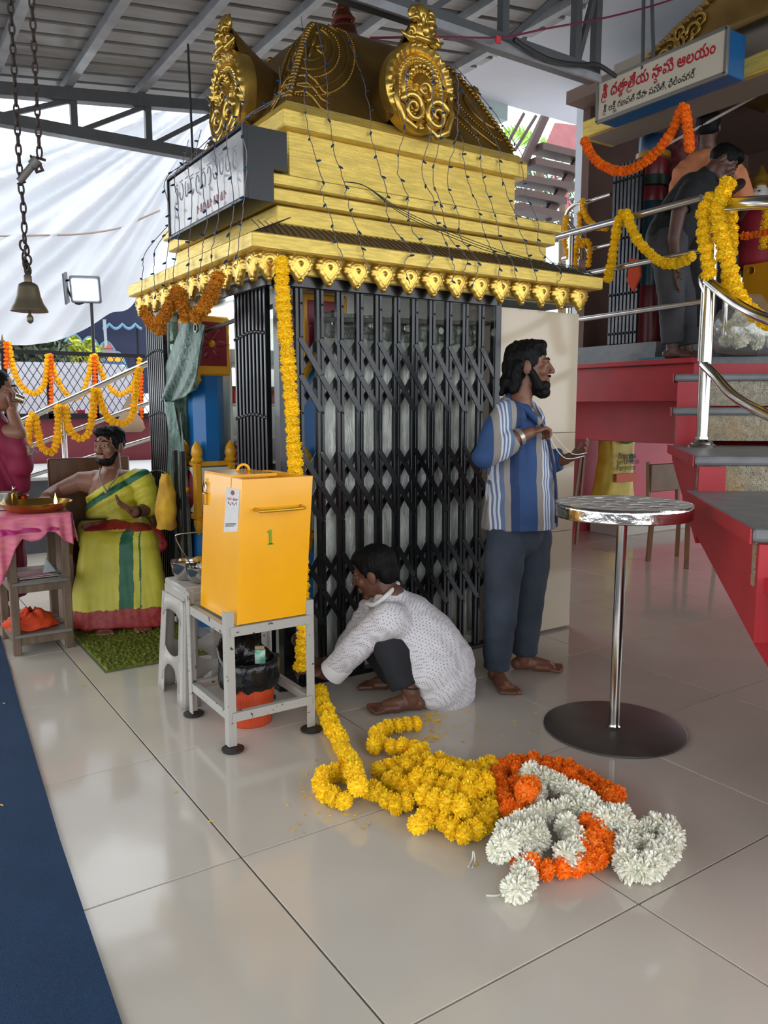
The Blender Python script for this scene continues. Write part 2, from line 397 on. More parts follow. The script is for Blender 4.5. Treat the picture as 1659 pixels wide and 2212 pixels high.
# ================================================================== the golden shrine
def gold_mat(name, col, metal, rough, streak=(3,3,30), bump=.25, var=.16):
    m = M(name, col, rough, metal=metal, var=var, vscale=4, stretch=streak, bump=bump, bscale=22, detail=6); return m
gold = gold_mat('gold_paint_streaked', (226,196,100), .55, .42, (2.5,2.5,26))
gold_side = gold
gold_relief = M('gold_relief', (208,172,84), .30, metal=.85, var=.15, vscale=14, bump=.12, bscale=40)
bronze = M('antique_gold', (116,88,40), .42, metal=.6, var=.18, vscale=5, bump=.1, bscale=30)
brown_roof = M('brown_eave', (112,92,70), .55, metal=.15, var=.08, vscale=6)
black_iron = M('black_enamel_iron', (18,19,23), .28, metal=.2, var=.3, vscale=30, bump=.04, bscale=90, coat=.25)
beige_tile = M('beige_wall_tile', (196,180,156), .10, var=.035, vscale=2.5, spec=.5)
X0, X1, Y0, Y1 = .563, 2.712, 1.064, 2.86
SC = Vector((1.62, 1.96, 0))
shrine = thing('shrine', (1.64,1.96,0), 'small golden tiered shrine with dome roof and black folding gates', 'shrine')
def slab(name, d, z0, z1, mat, bev=.006, dz=0):
    return put(name, MB().bbox(((X0+X1)/2,(Y0+Y1)/2,(z0+z1)/2), ((X1-X0)/2-d,(Y1-Y0)/2-d,(z1-z0)/2), bev), mat, shrine)
slab('eave_fascia', 0, 1.985, 2.052, gold)
slab('pendant_backing', .075, 1.905, 1.99, gold)
def frus(name, d0, z0, d1, z1, mat):
    a = [(X0+d0,Y0+d0,z0),(X1-d0,Y0+d0,z0),(X1-d0,Y1-d0,z0),(X0+d0,Y1-d0,z0)]; b = [(X0+d1,Y0+d1,z1),(X1-d1,Y0+d1,z1),(X1-d1,Y1-d1,z1),(X0+d1,Y1-d1,z1)]
    return put(name, MB().add(a+b, [(3,2,1,0),(4,5,6,7),(0,1,5,4),(1,2,6,5),(2,3,7,6),(3,0,4,7)]), mat, shrine)
eave = frus('sloping_eave', .012, 2.05, .235, 2.150, brown_roof)
# painted slanting lines of the eave, fine raised cords
mb = MB()
for i in range(64):
    x = X0+.05+i*.033
    a = Vector((x, Y0+.012, 2.052)); b = Vector((x+.055, Y0+.235, 2.152))
    mb.tube([a+Vector((0,-.001,.001)), (a+b)/2+Vector((.008,-.001,.001)), b+Vector((0,-.001,.001))], .0022, 4)
for i in range(52):
    y = Y0+.05+i*.033
    a = Vector((X0+.012, y, 2.052)); b = Vector((X0+.235, y+.055, 2.152))
    mb.tube([a+Vector((-.001,0,.001)), b+Vector((-.001,0,.001))], .0022, 4)
put('eave_lines', mb, M('dark_brown_line', (62,44,34), .7), eave, kind='stuff')
slab('lower_cornice', .225, 2.148, 2.232, gold)
slab('middle_cornice', .19, 2.236, 2.296, gold)
slab('upper_cornice', .168, 2.300, 2.352, gold)
slab('drum', .355, 2.34, 2.61, gold)
slab('crown_cornice', .308, 2.606, 2.686, gold)
frus('crown_slope', .308, 2.684, .345, 2.735, gold)
# ---- dome roof (four curved sides)
prof = [(.36,2.733),(.385,2.80),(.425,2.88),(.47,2.965),(.52,3.06),(.572,3.15),(.625,3.225),(.70,3.295),(.79,3.345),(.86,3.365)]
def dz(z):
    for (a,za),(b,zb) in zip(prof, prof[1:]):
        if za <= z <= zb: return a+(b-a)*(z-za)/(zb-za)
    return prof[0][0] if z < prof[0][1] else prof[-1][0]
mb = MB(); rows = []
NS = 12
for d,z in prof:
    row = []
    cx0, cx1, cy0, cy1 = X0+d, X1-d, Y0+d, Y1-d
    k = (z-2.733)/.63; inset = .05*math.sin(min(1,k)*math.pi)
    if cy0 > SC.y-.02: cy0 = SC.y-.02; cy1 = SC.y+.02
    for (ax,ay),(bx,by),(nx,ny) in (((cx0,cy0),(cx1,cy0),(0,1)),((cx1,cy0),(cx1,cy1),(-1,0)),((cx1,cy1),(cx0,cy1),(0,-1)),((cx0,cy1),(cx0,cy0),(1,0))):
        for i in range(NS):
            t = i/NS; s = math.sin(t*math.pi)*inset
            row.append(Vector((ax+(bx-ax)*t+nx*s, ay+(by-ay)*t+ny*s, z)))
    rows.append(row)
vs = [p for r in rows for p in r]; n4 = NS*4; fs = []
for i in range(len(rows)-1):
    for k in range(n4): fs.append((i*n4+k, i*n4+(k+1)%n4, (i+1)*n4+(k+1)%n4, (i+1)*n4+k))
fs.append(tuple(range((len(rows)-1)*n4, len(rows)*n4)))
mb.add(vs, fs); dome = put('dome_roof', mb, bronze, shrine, smooth=50)
# raised swags and bead rows on the dome corners
sw = MB(); bd = MB()
def dome_pt(face, s, z):     # s measured along the face from its left corner
    d = dz(z); k = max(0,min(1,(z-2.733)/.63)); inset = .05*math.sin(k*math.pi)
    if face == 'f':
        L = X1-X0-2*d; t = max(0,min(1,s/L)); return Vector((X0+d+s, Y0+d+inset*math.sin(t*math.pi)-.004, z))
    L = Y1-Y0-2*d; t = max(0,min(1,s/L)); return Vector((X0+d+inset*math.sin(t*math.pi)-.004, Y0+d+s, z))
for face in ('f','l'):
    for r, zc in ((.30,3.06),(.255,3.07),(.20,3.08),(.16,3.09),(.11,3.10)):
        pts = [dome_pt(face, .02+r*math.sin(a)*1.0, zc+r*.92*math.cos(a)) for a in [math.pi*(.06+.94*i/26) for i in range(27)]]
        pts = [p for p in pts if 2.76 < p.z < 3.33]
        if r in (.30,.20):
            for p in resample(pts, .017): bd.sphere(p, .0085, 6, 4)
        else: sw.tube(pts, .009, 6)
    for k in range(3):      # leaf ribs
        z = 2.79+.05*k
        sw.tube([dome_pt(face,.02+.05*j, z+.035*math.sin(j*1.3)-.008*j) for j in range(5)], [.01,.013,.012,.009,.004], 6)
    for k in range(4):      # lotus petals inside the swag
        a = k*math.pi/3
        sw.tube([dome_pt(face, .05+.02*math.sin(a)+.05*t*math.sin(a), 3.10+.05*t*math.cos(a)) for t in (0,.5,1,1.5)], [.004,.012,.010,.003], 6)
# right-hand corner ornaments of the front face and a beaded ridge
for r in (.10,.17,.24,.31):
    pts = []
    for i in range(20):
        a = math.pi*(.1+.85*i/19); z = 2.98+r*math.cos(a)
        if 2.76 < z < 3.3:
            L = X1-X0-2*dz(z); pts.append(dome_pt('f', L-.02-r*math.sin(a)*.9, z))
    if len(pts) > 3:
        if r in (.17,.31): [bd.sphere(p, .0085, 6, 4) for p in resample(pts, .017)]
        else: sw.tube(pts, .010, 6)
for k in range(24):
    z = 2.77+k*.021; d = dz(z)
    for cx, cy in ((X0+d,Y0+d),(X1-d,Y0+d),(X0+d,Y1-d)): bd.sphere((cx,cy,z), (.02,.02,.014), 7, 5)
put('relief_swags', sw, M('worn_gold_relief', (150,116,50), .34, metal=.75, var=.2, vscale=10), dome, smooth=True)
put('relief_beads', bd, MATS['worn_gold_relief'], dome, smooth=True, kind='stuff')
for _o in dome.children:
    if _o.name.startswith('relief_swags'): _o['kind'] = 'stuff'
# ---- horseshoe gable (medallion) and its vault
def medallion_mesh():
    """local frame: x across, z up, facing -y; origin at centre of the disc"""
    mb = MB(); NR, NT = 30, 128; P = []
    def bump(x, c, w): return max(0, 1-abs(x-c)/w)
    for j in range(NT):
        th = 2*math.pi*j/NT; row = []
        ex = .205*(1+.02*math.cos(2*th)); ez = .215
        for i in range(NR+1):
            q = i/NR
            leaf = .5+.5*math.cos(th*30+q*9); bead = .5+.5*math.cos(th*44); tri = .5+.5*math.cos(th*24-q*14)
            h = .004
            h += .022*bump(q,.90,.11)*(.45+.55*leaf) + .020*bump(q,.745,.035) + .016*bump(q,.63,.075)*(.3+.7*bead)
            h += .020*bump(q,.515,.035) + .016*bump(q,.40,.08)*(.3+.7*tri) + .018*bump(q,.29,.03) - .03*bump(q,.12,.16)
            low = max(0,-math.sin(th)-.62)
            h *= (1-min(1,low*3)) if q < .6 else 1
            if q > .97: h *= (1-q)/.03
            row.append(Vector((ex*q*math.cos(th), -.02-h*1.25, ez*q*math.sin(th))))
        P.append(row)
    mb.grid(P, closed_u=True)
    mb.v = mb.v; 
    # rim and back
    rim = []
    for j in range(NT):
        th = 2*math.pi*j/NT; rim.append([Vector((.205*math.cos(th)*(1+.02*math.cos(2*th)), -.02, .215*math.sin(th))), Vector((.20*math.cos(th), .05, .21*math.sin(th)))])
    mb.grid(rim, closed_u=True)
    return mb
def volute(mb, c, r0, turns, w, sgn, y=-.045, ph=0):
    pts = []; rr = []
    N = int(turns*16)
    for i in range(N+1):
        t = i/N; a = ph+sgn*turns*2*math.pi*t; r = r0*(1-.86*t)
        pts.append(Vector((c[0]+r*math.cos(a), y-.012*t, c[1]+r*math.sin(a)))); rr.append(w*(1-.55*t))
    mb.tube(pts, rr, 8)
med = medallion_mesh(); vol = MB()
volute(vol, (-.062,-.115), .072, 1.7, .019, -1, ph=math.pi*.9)
volute(vol, (.085,-.125), .078, 1.7, .021, 1, ph=math.pi*.1)
volute(vol, (.005,-.02), .05, 1.2, .014, 1, ph=-1.2)
vol.tube([(-.15,-.04,.02),(-.165,-.045,-.08),(-.12,-.045,-.175),(-.05,-.045,-.205),(-.01,-.045,-.15)], [.008,.016,.02,.018,.01], 8)
vol.tube([(.16,-.04,-.02),(.185,-.045,-.1),(.15,-.045,-.19),(.08,-.045,-.225),(.02,-.045,-.17)], [.008,.016,.022,.02,.01], 8)
for a in range(9):
    t = math.pi*(.12+.76*a/8); vol.sphere((.085*math.cos(t), -.05, .01+.085*math.sin(t)), (.013,.012,.016), 7, 5)
face = MB()          # lion mask on top
face.sphere((0,-.02,.245), (.075,.045,.055), 14, 9); face.sphere((0,-.065,.255), (.022,.02,.03), 10, 7)
for s in (-1,1):
    face.sphere((s*.034,-.06,.272), .017, 9, 6); face.tube([(s*.02,-.05,.30),(s*.05,-.05,.31),(s*.085,-.04,.295)], [.012,.014,.006], 7)
    volute(face, (s*.075,.225), .04, 1.3, .013, s, y=-.04, ph=math.pi/2); volute(face, (s*.045,.325), .035, 1.2, .012, -s, y=-.03, ph=math.pi/2)
    face.tube([(s*.04,-.055,.215),(s*.09,-.05,.205),(s*.13,-.035,.235)], [.014,.016,.005], 7)
face.tube([(-.06,-.06,.215),(0,-.07,.205),(.06,-.06,.215)], .013, 7)
for k in range(5): face.tube([(.022*(k-2),-.04,.29),(.03*(k-2),-.035,.335),(.026*(k-2),-.02,.372)], [.013,.014,.006], 7)
face.sphere((.0,-.02,.345), (.05,.03,.045), 10, 7)
def vault(mb_len):
    """horseshoe vault running back (+y) from the disc"""
    mb = MB(); P = []
    N = 28
    for j in range(9):
        t = j/8; s = 1-.42*t; lift = .02*t-.10*math.sin(t*math.pi*.9)*.6; row = []
        for i in range(N):
            a = math.pi*(-.22+1.44*i/(N-1)); pk = max(0, math.sin(a))**6*.15*(1-t)
            row.append(Vector((.185*s*math.cos(a)*(1+.15*t), .0+mb_len*t, .20*s*math.sin(a)+pk+lift-.02)))
        P.append(row)
    mb.grid(P); return mb
for nm, loc, ang in (('gable_front', Vector((1.605,1.335,2.905)), 0), ('gable_left', Vector((.87,1.95,2.905)), -math.pi/2), ('gable_right', Vector((2.42,1.95,2.905)), math.pi/2)):
    Rz = Matrix.Rotation(ang, 3, 'Z'); Mx = Matrix.Translation(loc) @ Rz.to_4x4()
    def tr(m):
        q = MB(); q.v = [Mx @ v for v in m.v]; q.f = list(m.f); q.m = list(m.m); return q
    g = put('gable_medallion', tr(med), gold_relief, shrine, smooth=60)
    put('scroll_relief', tr(vol), gold_relief, g, smooth=True); put('lion_mask', tr(face), gold_relief, g, smooth=True)
    put('gable_vault', tr(vault(.5)), bronze, shrine, smooth=True, solid=.01)
# ---- finial
copper = M('aged_copper', (112,70,48), .32, metal=.7, var=.2, vscale=12)
fin = [(.10,3.35),(.115,3.365),(.10,3.38),(.082,3.40),(.078,3.42),(.055,3.46),(.046,3.475),(.058,3.49),(.052,3.505),(.038,3.53),(.034,3.56),(.05,3.575),(.06,3.59),(.05,3.605),(.042,3.62),(.07,3.65),(.098,3.69),(.104,3.725),(.09,3.76),(.06,3.785),(.03,3.80),(.012,3.815)]
kal = put('finial', MB().lathe(fin, (1.585,2.02,0), 28), copper, shrine, smooth=50)
mb = MB()
for k in range(4): mb.tube([Vector((1.585+.07*math.cos(a*.6+k)*(1-.006*a), 2.02+.07*math.sin(a*.6+k)*(1-.006*a), 3.40+.004*a+.01*k)) for a in range(24)], .004, 5)
put('red_thread', mb, M('red_thread', (120,34,26), .8), kal)
# ---- hanging medallion pendants under the fascia
def pendant_mesh():
    mb = MB(); NT, NR = 40, 9; P = []
    for j in range(NT):
        th = 2*math.pi*j/NT; s_, c_ = math.sin(th), math.cos(th); row = []
        w = .066+.0045*math.cos(th*15); zz = .052 if s_ > 0 else .052+.030*max(0,-s_)**3
        ww = w*(1-.35*max(0,-s_)**2)
        for i in range(NR+1):
            q = i/NR; h = .006+.020*math.sqrt(max(0,1-q*q)); h += .010*(max(0,1-abs(q-.9)/.14))*(.4+.6*(.5+.5*math.cos(th*15))) + .008*max(0,1-abs(q-.62)/.1) + .007*max(0,1-abs(q-.38)/.1)+.014*max(0,1-q/.2)
            if i == NR: h = 0
            row.append(Vector((ww*q*c_, -h, (zz+(.012 if s_<0 else .004)*abs(math.cos(th*8))*.3)*q*s_)))
        P.append(row)
    mb.grid(P, closed_u=True); mb.sphere((0,-.016,-.072), (.012,.012,.014), 8, 6)
    return mb.mesh('pendant', mats=[gold_relief], smooth=True)
pme = pendant_mesh()
for i in range(-2, 12):
    inst('pendant', pme, Matrix.Translation((.953+.147*i, Y0+.055, 1.945+random.uniform(-.003,.003))), shrine)
for i in range(12):
    inst('pendant', pme, Matrix.Translation((X0+.055, 1.16+.147*i, 1.945)) @ Matrix.Rotation(-math.pi/2,4,'Z') @ Matrix.Rotation(random.uniform(-.08,.08),4,'Y'), shrine)
# ---- walls, posts and interior
put('pillar', MB().bbox(((2.04+2.652)/2,(1.20+1.50)/2,.93),(.306,.15,.93),.003), M('tile_joint',(120,108,96),.7), shrine)
tz = [0.012,.60,1.18,1.86]
for k in range(3):
    put('wall_tile', MB().bbox((2.346,1.194,(tz[k]+tz[k+1])/2),(.306,.006,(tz[k+1]-tz[k])/2-.0015),.001), beige_tile, shrine)
    put('wall_tile', MB().bbox((2.656,1.345,(tz[k]+tz[k+1])/2),(.005,.155,(tz[k+1]-tz[k])/2-.0015),.001), beige_tile, shrine)
plaster = M('pale_interior', (200,202,200), .7, var=.04)
put('inner_ceiling', MB().box((.66,1.19,1.90),(2.64,2.75,1.93)), plaster, shrine)
put('back_wall', MB().box((.78,2.80,0),(2.64,2.83,1.91)), plaster, shrine)
put('side_wall', MB().box((2.60,1.50,0),(2.64,2.72,1.91)), plaster, shrine)
put('gate_header', MB().bbox((1.37,1.19,1.885),(.66,.03,.03),.004), black_iron, shrine)
put('gate_header', MB().bbox((.71,2.08,1.885),(.03,.90,.03),.004), black_iron, shrine)
put('floor_track', MB().bbox((1.36,1.195,.012),(.66,.03,.012),.003), black_iron, shrine)
put('corner_post', MB().bbox((.755,1.185,.95),(.032,.03,.95),.004), black_iron, shrine)
put('corner_post', MB().bbox((2.02,1.185,.95),(.02,.025,.95),.004), black_iron, shrine)
put('corner_post', MB().bbox((.86,2.775,.95),(.022,.022,.95),.004), black_iron, shrine)
put('curtain_rod', MB().tube([(1.0,1.262,1.735),(2.03,1.258,1.775)],.012,8), M('grey_pipe',(120,118,114),.4,metal=.6), shrine)
put('curtain_rod', MB().tube([(.80,1.25,1.80),(.80,2.70,1.72)],.012,8), MATS['grey_pipe'], shrine)
# painted pillars inside: octagonal blue shaft, yellow framed panels
blue = M('blue_gloss_paint', (14,98,160), .3, var=.06, vscale=4, bump=.05, bscale=50)
yel = M('ochre_gloss_paint', (214,152,22), .32, var=.08, vscale=6, bump=.06, bscale=60)
maroon_g = M('maroon_gloss_paint', (124,14,36), .28, var=.1, vscale=8)
cream = M('cream_paint', (206,204,196), .5)
def pillar(cx, cy, r, zt):
    p = put('painted_pillar', MB().lathe([(r,0),(r,zt)], (cx,cy,0), 8, axis=Matrix.Rotation(math.pi/8,3,'Z')), blue, shrine)
    mb = MB()
    for z0, z1 in ((.98,1.01),(.66,.70)): mb.bbox((cx,cy,(z0+z1)/2),(r*1.13,r*1.13,(z1-z0)/2),.008)
    for sx in (-1,1):
        for sy in (-1,1):
            mb.bbox((cx+sx*r*1.02,cy+sy*r*1.02,.84),(.022,.022,.165),.008)
            mb.lathe([(.03,0),(.038,.012),(.028,.03),(.036,.055),(.028,.09),(.012,.115),(.002,.125)], (cx+sx*r*1.0,cy+sy*r*1.0,1.005), 10)
            mb.lathe([(.002,0),(.018,.02),(.03,.06),(.03,.09)], (cx+sx*r*1.0,cy+sy*r*1.0,.575), 10)
    put('yellow_frame', mb, yel, p, smooth=40)
    for ang in (0,math.pi/2,math.pi,-math.pi/2):
        R = Matrix.Rotation(ang,3,'Z'); c = Vector((cx,cy,.84))
        put('rosette_panel', MB().bbox(c+R@Vector((-r*1.07,0,0)),(.006,r*.92,.135),.002,R), cream, p)
        ro = MB(); N = 24
        P = []
        for j in range(N):
            th = 2*math.pi*j/N; P.append([c+R@Vector((-r*1.07-.006-.014*(1-q*q)*(.7+.3*math.cos(th*12)), r*.8*q*math.cos(th), .115*q*math.sin(th))) for q in (0,.25,.5,.75,1)])
        ro.grid(P, closed_u=True); put('rosette', ro, maroon_g, p, smooth=True)
        put('rosette_boss', MB().sphere(c+R@Vector((-r*1.07-.02,0,0)), .02, 10, 7), yel, p, smooth=True)
    cap = MB(); cap.bbox((cx,cy,zt-.17+.15),(r*1.12,r*1.12,.17),.01); put('capital', cap, yel, p)
    for ang in (0,math.pi/2,math.pi,-math.pi/2):
        R = Matrix.Rotation(ang,3,'Z'); c = Vector((cx,cy,zt-.0))
        put('capital_panel', MB().bbox(c+R@Vector((-r*1.13,0,-.01)),(.006,r*.88,.125),.003,R), maroon_g, p)
        fl = MB()
        for k in range(6):
            a = k*math.pi/3; fl.sphere(c+R@Vector((-r*1.15, .055*math.cos(a), -.01+.06*math.sin(a))), (.008,.045,.02), 10, 6, R=R@Matrix.Rotation(a,3,'X'))
        put('flower_relief', fl, maroon_g, p, smooth=True)
        put('flower_boss', MB().sphere(c+R@Vector((-r*1.16,0,-.01)), .022, 10, 7), yel, p, smooth=True)
    for s in (-1,1): put('bracket_drop', MB().lathe([(.004,0),(.02,.03),(.036,.05),(.03,.07),(.036,.09)], (cx-r*.9,cy+s*r*.9,zt-.27), 10), yel, p, smooth=40)
    return p
pillar(.888, 2.485, .104, 1.70)
pillar(1.115, 1.555, .115, 1.73)
# lamp inside the shrine
bul = thing('led_bulb', (1.12,2.42,1.72), 'round white glowing bulb fixed inside the shrine beside the shelves', 'bulb')
bp = onX(496,728,1.10); bul.location = bp
put('glass', MB().sphere(bp, (.036,.036,.04), 14, 9), M('lit_bulb',(235,255,250),.3,emit=14), bul, smooth=True)
put('holder', MB().tube([bp+Vector((.02,.05,.03)), bp+Vector((.03,.12,.06))],[.03,.036],10), cream, bul)
ld = bpy.data.lights.new('led_bulb_light','POINT'); ld.energy = 26; ld.shadow_soft_size = .045; ld.color = (.9,1,.97)
lo = bpy.data.objects.new('led_bulb_light', ld); COL.objects.link(lo); lo.parent = bul; lo.location = Vector((0,0,0))
# shelves with jars and books behind the pillar
sh = thing('wall_shelf', (1.45,2.6,0), 'white wall shelves holding boxes, jars and books inside the shrine', 'shelf')
for z in (.98,1.14,1.34,1.58): put('shelf_board', MB().bbox((1.45,2.58,z),(.40,.10,.009),.002), cream, sh)
for x in (1.05,1.85): put('side_board', MB().bbox((x,2.58,1.28),(.008,.10,.33),.002), cream, sh)
jc = [(200,40,30),(210,160,30),(120,60,30),(190,190,180),(60,90,60)]
for i in range(5):
    x = 1.10+.13*i; c = jc[i%5]
    j = thing('spice_jar', (x,2.53,1.35), '', 'jar', 'jars on the shrine shelf'); j['label'] = 'small %s jar with a lid on the white shrine shelf' % ['red','mustard','brown','pale grey','dull green'][i%5]
    put('jar_body', MB().lathe([(.026,0),(.028,.01),(.028,.07),(.02,.085)], (x,2.53,1.35), 12), M('jar_%d' % (i%5), c, .3), j, smooth=40)
    put('lid', MB().lathe([(.024,.085),(.024,.105)], (x,2.53,1.35), 12), M('lid_%d' % (i%3), jc[(i+2)%5], .4), j)
for i in range(6):
    single('prayer_book', MB().bbox((1.14+.01*(i%2),2.54,1.003+.02*i),(.075,.06,.009),.002), M('book_%d' % i, [(170,40,40),(200,196,186),(160,60,50),(190,180,170),(140,40,46),(205,200,196)][i], .6), '%s book lying flat in the shrine shelf stack' % ['dark red bottom','cream second-lowest','brick red third-lowest','beige fourth-lowest','maroon second-highest','off-white topmost'][i], 'book', 'books stacked on the shrine shelf')
for k in range(2):
    single('storage_box', MB().bbox((1.15+.25*k,2.55,1.635),(.10,.07,.045),.006), M('mint_box',(176,206,198),.5), ['pale mint box on the top shrine shelf beside the bulb','pale mint box on the top shrine shelf away from the bulb'][k], 'box', 'boxes on the top shrine shelf')
# ---- front folding gate
def folding_gate(y, xs, label):
    g = thing('folding_gate', ((xs[0]+xs[-1])/2, y, .02), label, 'gate')
    for x in xs:
        put('upright', MB().bbox((x-.011,y,.95),(.0085,.012,.925),.002).bbox((x+.012,y,.95),(.0075,.012,.925),.002), black_iron, g)
    strip = MB().beam((0,0,.165/2),((xs[1]-xs[0]),0,-.165/2),.004,.022,(0,0,1))
    dx = xs[1]-xs[0]
    m1 = MB().beam((-dx/2,-.0135,.082),(dx/2,-.0135,-.082),.005,.027,(0,0,1)).mesh('lattice_strip', mats=[black_iron])
    m2 = MB().beam((-dx/2,.0135,-.082),(dx/2,.0135,.082),.005,.027,(0,0,1)).mesh('lattice_strip', mats=[black_iron])
    for i in range(len(xs)-1):
        for zc in (1.555,1.39,1.035,.87,.545,.375):
            c = Matrix.Translation(((xs[i]+xs[i+1])/2, y, zc))
            inst('lattice_strip', m1, c, g); inst('lattice_strip', m2, c, g)
    rv = MB()
    for x in xs:
        for z in (1.79,1.64,1.475,1.30,1.12,.955,.79,.63,.46,.29): rv.sphere((x+.012,y-.014,z), (.006,.004,.006), 6, 4)
    put('rivets', rv, black_iron, g, kind='stuff')
    return g
folding_gate(1.184, [.835+.1075*i for i in range(12)], 'black lattice folding gate drawn across the front of the golden shrine')
def bundled_gate(xa, ya, yb, n, label, hook=False):
    g = thing('folding_gate', (xa,(ya+yb)/2,.02), label, 'gate')
    for i in range(n):
        y = ya+(yb-ya)*i/(n-1)
        put('upright', MB().bbox((xa,y,.94),(.014,.0085,.92),.002), black_iron, g)
    rv = MB()
    for z in (1.66,1.28,.92,.56,.2):
        for i in range(n): rv.sphere((xa-.016, ya+(yb-ya)*i/(n-1), z+.012*math.sin(i*.5)), .0085, 7, 5)
    put('rivets', rv, black_iron, g, kind='stuff')
    return g
bundled_gate(.72, 1.27, 1.60, 9, 'black folding gate squeezed shut at the corner by the yellow garland')
bundled_gate(.722, 2.70, 3.0, 9, 'black folding gate squeezed shut beside the seated man')
# few lattice strips at floor level left of blue pillar
lg = thing('gate_leaf', (.66,2.3,.02), 'short open lattice stretch of gate behind the yellow cloth bundle', 'gate')
for y in (2.28,2.40): put('upright', MB().bbox((.66,y,.55),(.012,.012,.53),.002), black_iron, lg)
for z in (.25,.42,.62,.80): 
    put('lattice_strip', MB().beam((.655,2.28,z-.08),(.655,2.40,z+.08),.005,.02,(0,0,1)), black_iron, lg); put('lattice_strip', MB().beam((.668,2.28,z+.08),(.668,2.40,z-.08),.005,.02,(0,0,1)), black_iron, lg)
# ---- shiny green-grey plastic curtains
def curtain_mat(name, col, col2):
    m = M(name, col, .30, col2=col2, vscale=7, stretch=(6,6,1.2), bump=.55, bscale=26, metal=.25); return m
cm = curtain_mat('grey_green_foil', (170,174,164), (222,224,216)); cmd = curtain_mat('dark_green_foil', (60,66,58), (120,126,116))
cur = thing('door_curtain', (1.5,1.3,0), 'grey-green shiny plastic curtain with eyelets behind the front folding gate', 'curtain')
def cloth(x0, x1, z0, z1, y, folds, amp, nx=150, nz=14, lean=0.0):
    P = []
    for i in range(nx+1):
        t = i/nx; row = []
        for j in range(nz+1):
            s = j/nz; z = z0+(z1-z0)*s
            x = x0+(x1-x0)*t - lean*(1-s)*(1-t)
            row.append(Vector((x, y+amp*math.sin(t*folds*2*math.pi+.35*math.sin(3*s+5*t))*(1.1-.35*s)+.006*noise.noise((t*9,s*5,1)), z)))
        P.append(row)
    return MB().grid(P)
put('sheet', cloth(1.00,1.99,.06,1.66,1.285,8.5,.020,lean=.06), cm, cur, smooth=True, solid=.002)
EYE = (1.08,1.30,1.52,1.74,1.93)
hbm = cloth(1.0,1.99,1.655,1.775,1.283,8.5,.020,nx=320,nz=40)      # eyelets are real holes in the band
hbm.f = [f for f in hbm.f if not any((sum(hbm.v[i].x for i in f)/4-x)**2+(sum(hbm.v[i].z for i in f)/4-1.725)**2 < .021**2 for x in EYE)]; hbm.m = [0]*len(hbm.f)
hb = put('header_band', hbm, cmd, cur, smooth=True, solid=.002)
eyelet = M('steel_eyelet', (150,150,146), .3, metal=.9)
for x in EYE:
    c = min((v for v in hbm.v), key=lambda v: (v.x-x)**2+(v.z-1.70)**2); c = Vector((x,c.y,1.725)); put('eyelet', MB().tube([c+Vector((.024*math.cos(a),-.001,.024*math.sin(a))) for a in [2*math.pi*k/16 for k in range(16)]], .006, 6, closed=True), eyelet, hb)
# knotted end and left swept curtain: pixel outlines laid on the gate plane
def px_sheet(cols, xpl, amp, freq, mat, name, parent, bulge=.02):
    P = []
    for ci,(top, mid, bot) in enumerate(cols):
        a, b_, c_ = onX(*top,xpl), onX(*mid,xpl), onX(*bot,xpl); pts = catmull([a,b_,c_], 10); row = []
        for k,p in enumerate(pts):
            row.append(p+Vector((amp*math.sin(ci*freq+k*.14)-bulge*math.sin(math.pi*ci/(len(cols)-1)),0,0)))
        P.append(row)
    fine = []
    nv = len(P[0])
    for j in range(nv):
        line = catmull([P[i][j] for i in range(len(P))], 5); fine.append([p+Vector((amp*.7*math.sin(k*1.1+j*.2),0,0)) for k,p in enumerate(line)])
    return put(name, MB().grid(fine), mat, parent, smooth=True, solid=.002)
gc = M('green_foil', (44,70,60), .28, col2=(96,122,108), vscale=9, stretch=(5,5,1.5), bump=.5, bscale=28, metal=.3)
dc = thing('door_curtain', (.78,2.3,.5), 'dark green shiny curtain swept aside and tied in front of the blue pillar', 'curtain')
px_sheet([((392,696),(352,790),(344,872)),((405,694),(372,800),(356,868)),((420,692),(398,800),(372,868)),((433,694),(425,790),(400,860)),((443,705),(436,780),(425,842))], .735, .012, 2.4, gc, 'upper_swag', dc)
px_sheet([((346,872),(346,930),(352,1000)),((356,868),(366,950),(372,1050)),((366,868),(385,960),(390,1090)),((378,866),(394,980),(397,1092))], .735, .010, 2.0, gc, 'lower_drop', dc)
px_sheet([((372,872),(378,960),(372,1230)),((385,880),(396,980),(392,1220)),((398,900),(404,1000),(410,1215))], .755, .012, 2.2, cmd, 'back_drop', dc)
put('dark_backing', cloth(.755,1.0,.05,1.84,2.70,3,.010), gc, dc, smooth=True, solid=.002)  # added backing sheet in curtain foil, put in to darken the bright gap behind
put('eyelet', MB().tube([onX(423,708,.72)+Vector((0,.022*math.cos(a),.022*math.sin(a))) for a in [2*math.pi*k/16 for k in range(16)]], .005, 6, closed=True), eyelet, dc)
dc2 = thing('door_curtain', (1.1,2.62,.4), 'dark green curtain hanging below the shrine shelves', 'curtain')
put('sheet', cloth(1.05,1.7,.1,.97,2.50,5,.015), gc, dc2, smooth=True, solid=.002)
tie = MB().tube(catmull([(1.985,1.158,.62),(1.98,1.152,.45),(1.96,1.146,.34),(1.965,1.146,.22)],6), [.02,.021,.022,.022,.023,.024,.024,.022,.02,.018,.016,.013,.011,.013,.016,.018,.02,.022,.02], 9)
single('curtain_end', tie, cm, 'bunched grey curtain end hanging at the foot of the gate beside the standing man', 'curtain', smooth=True)
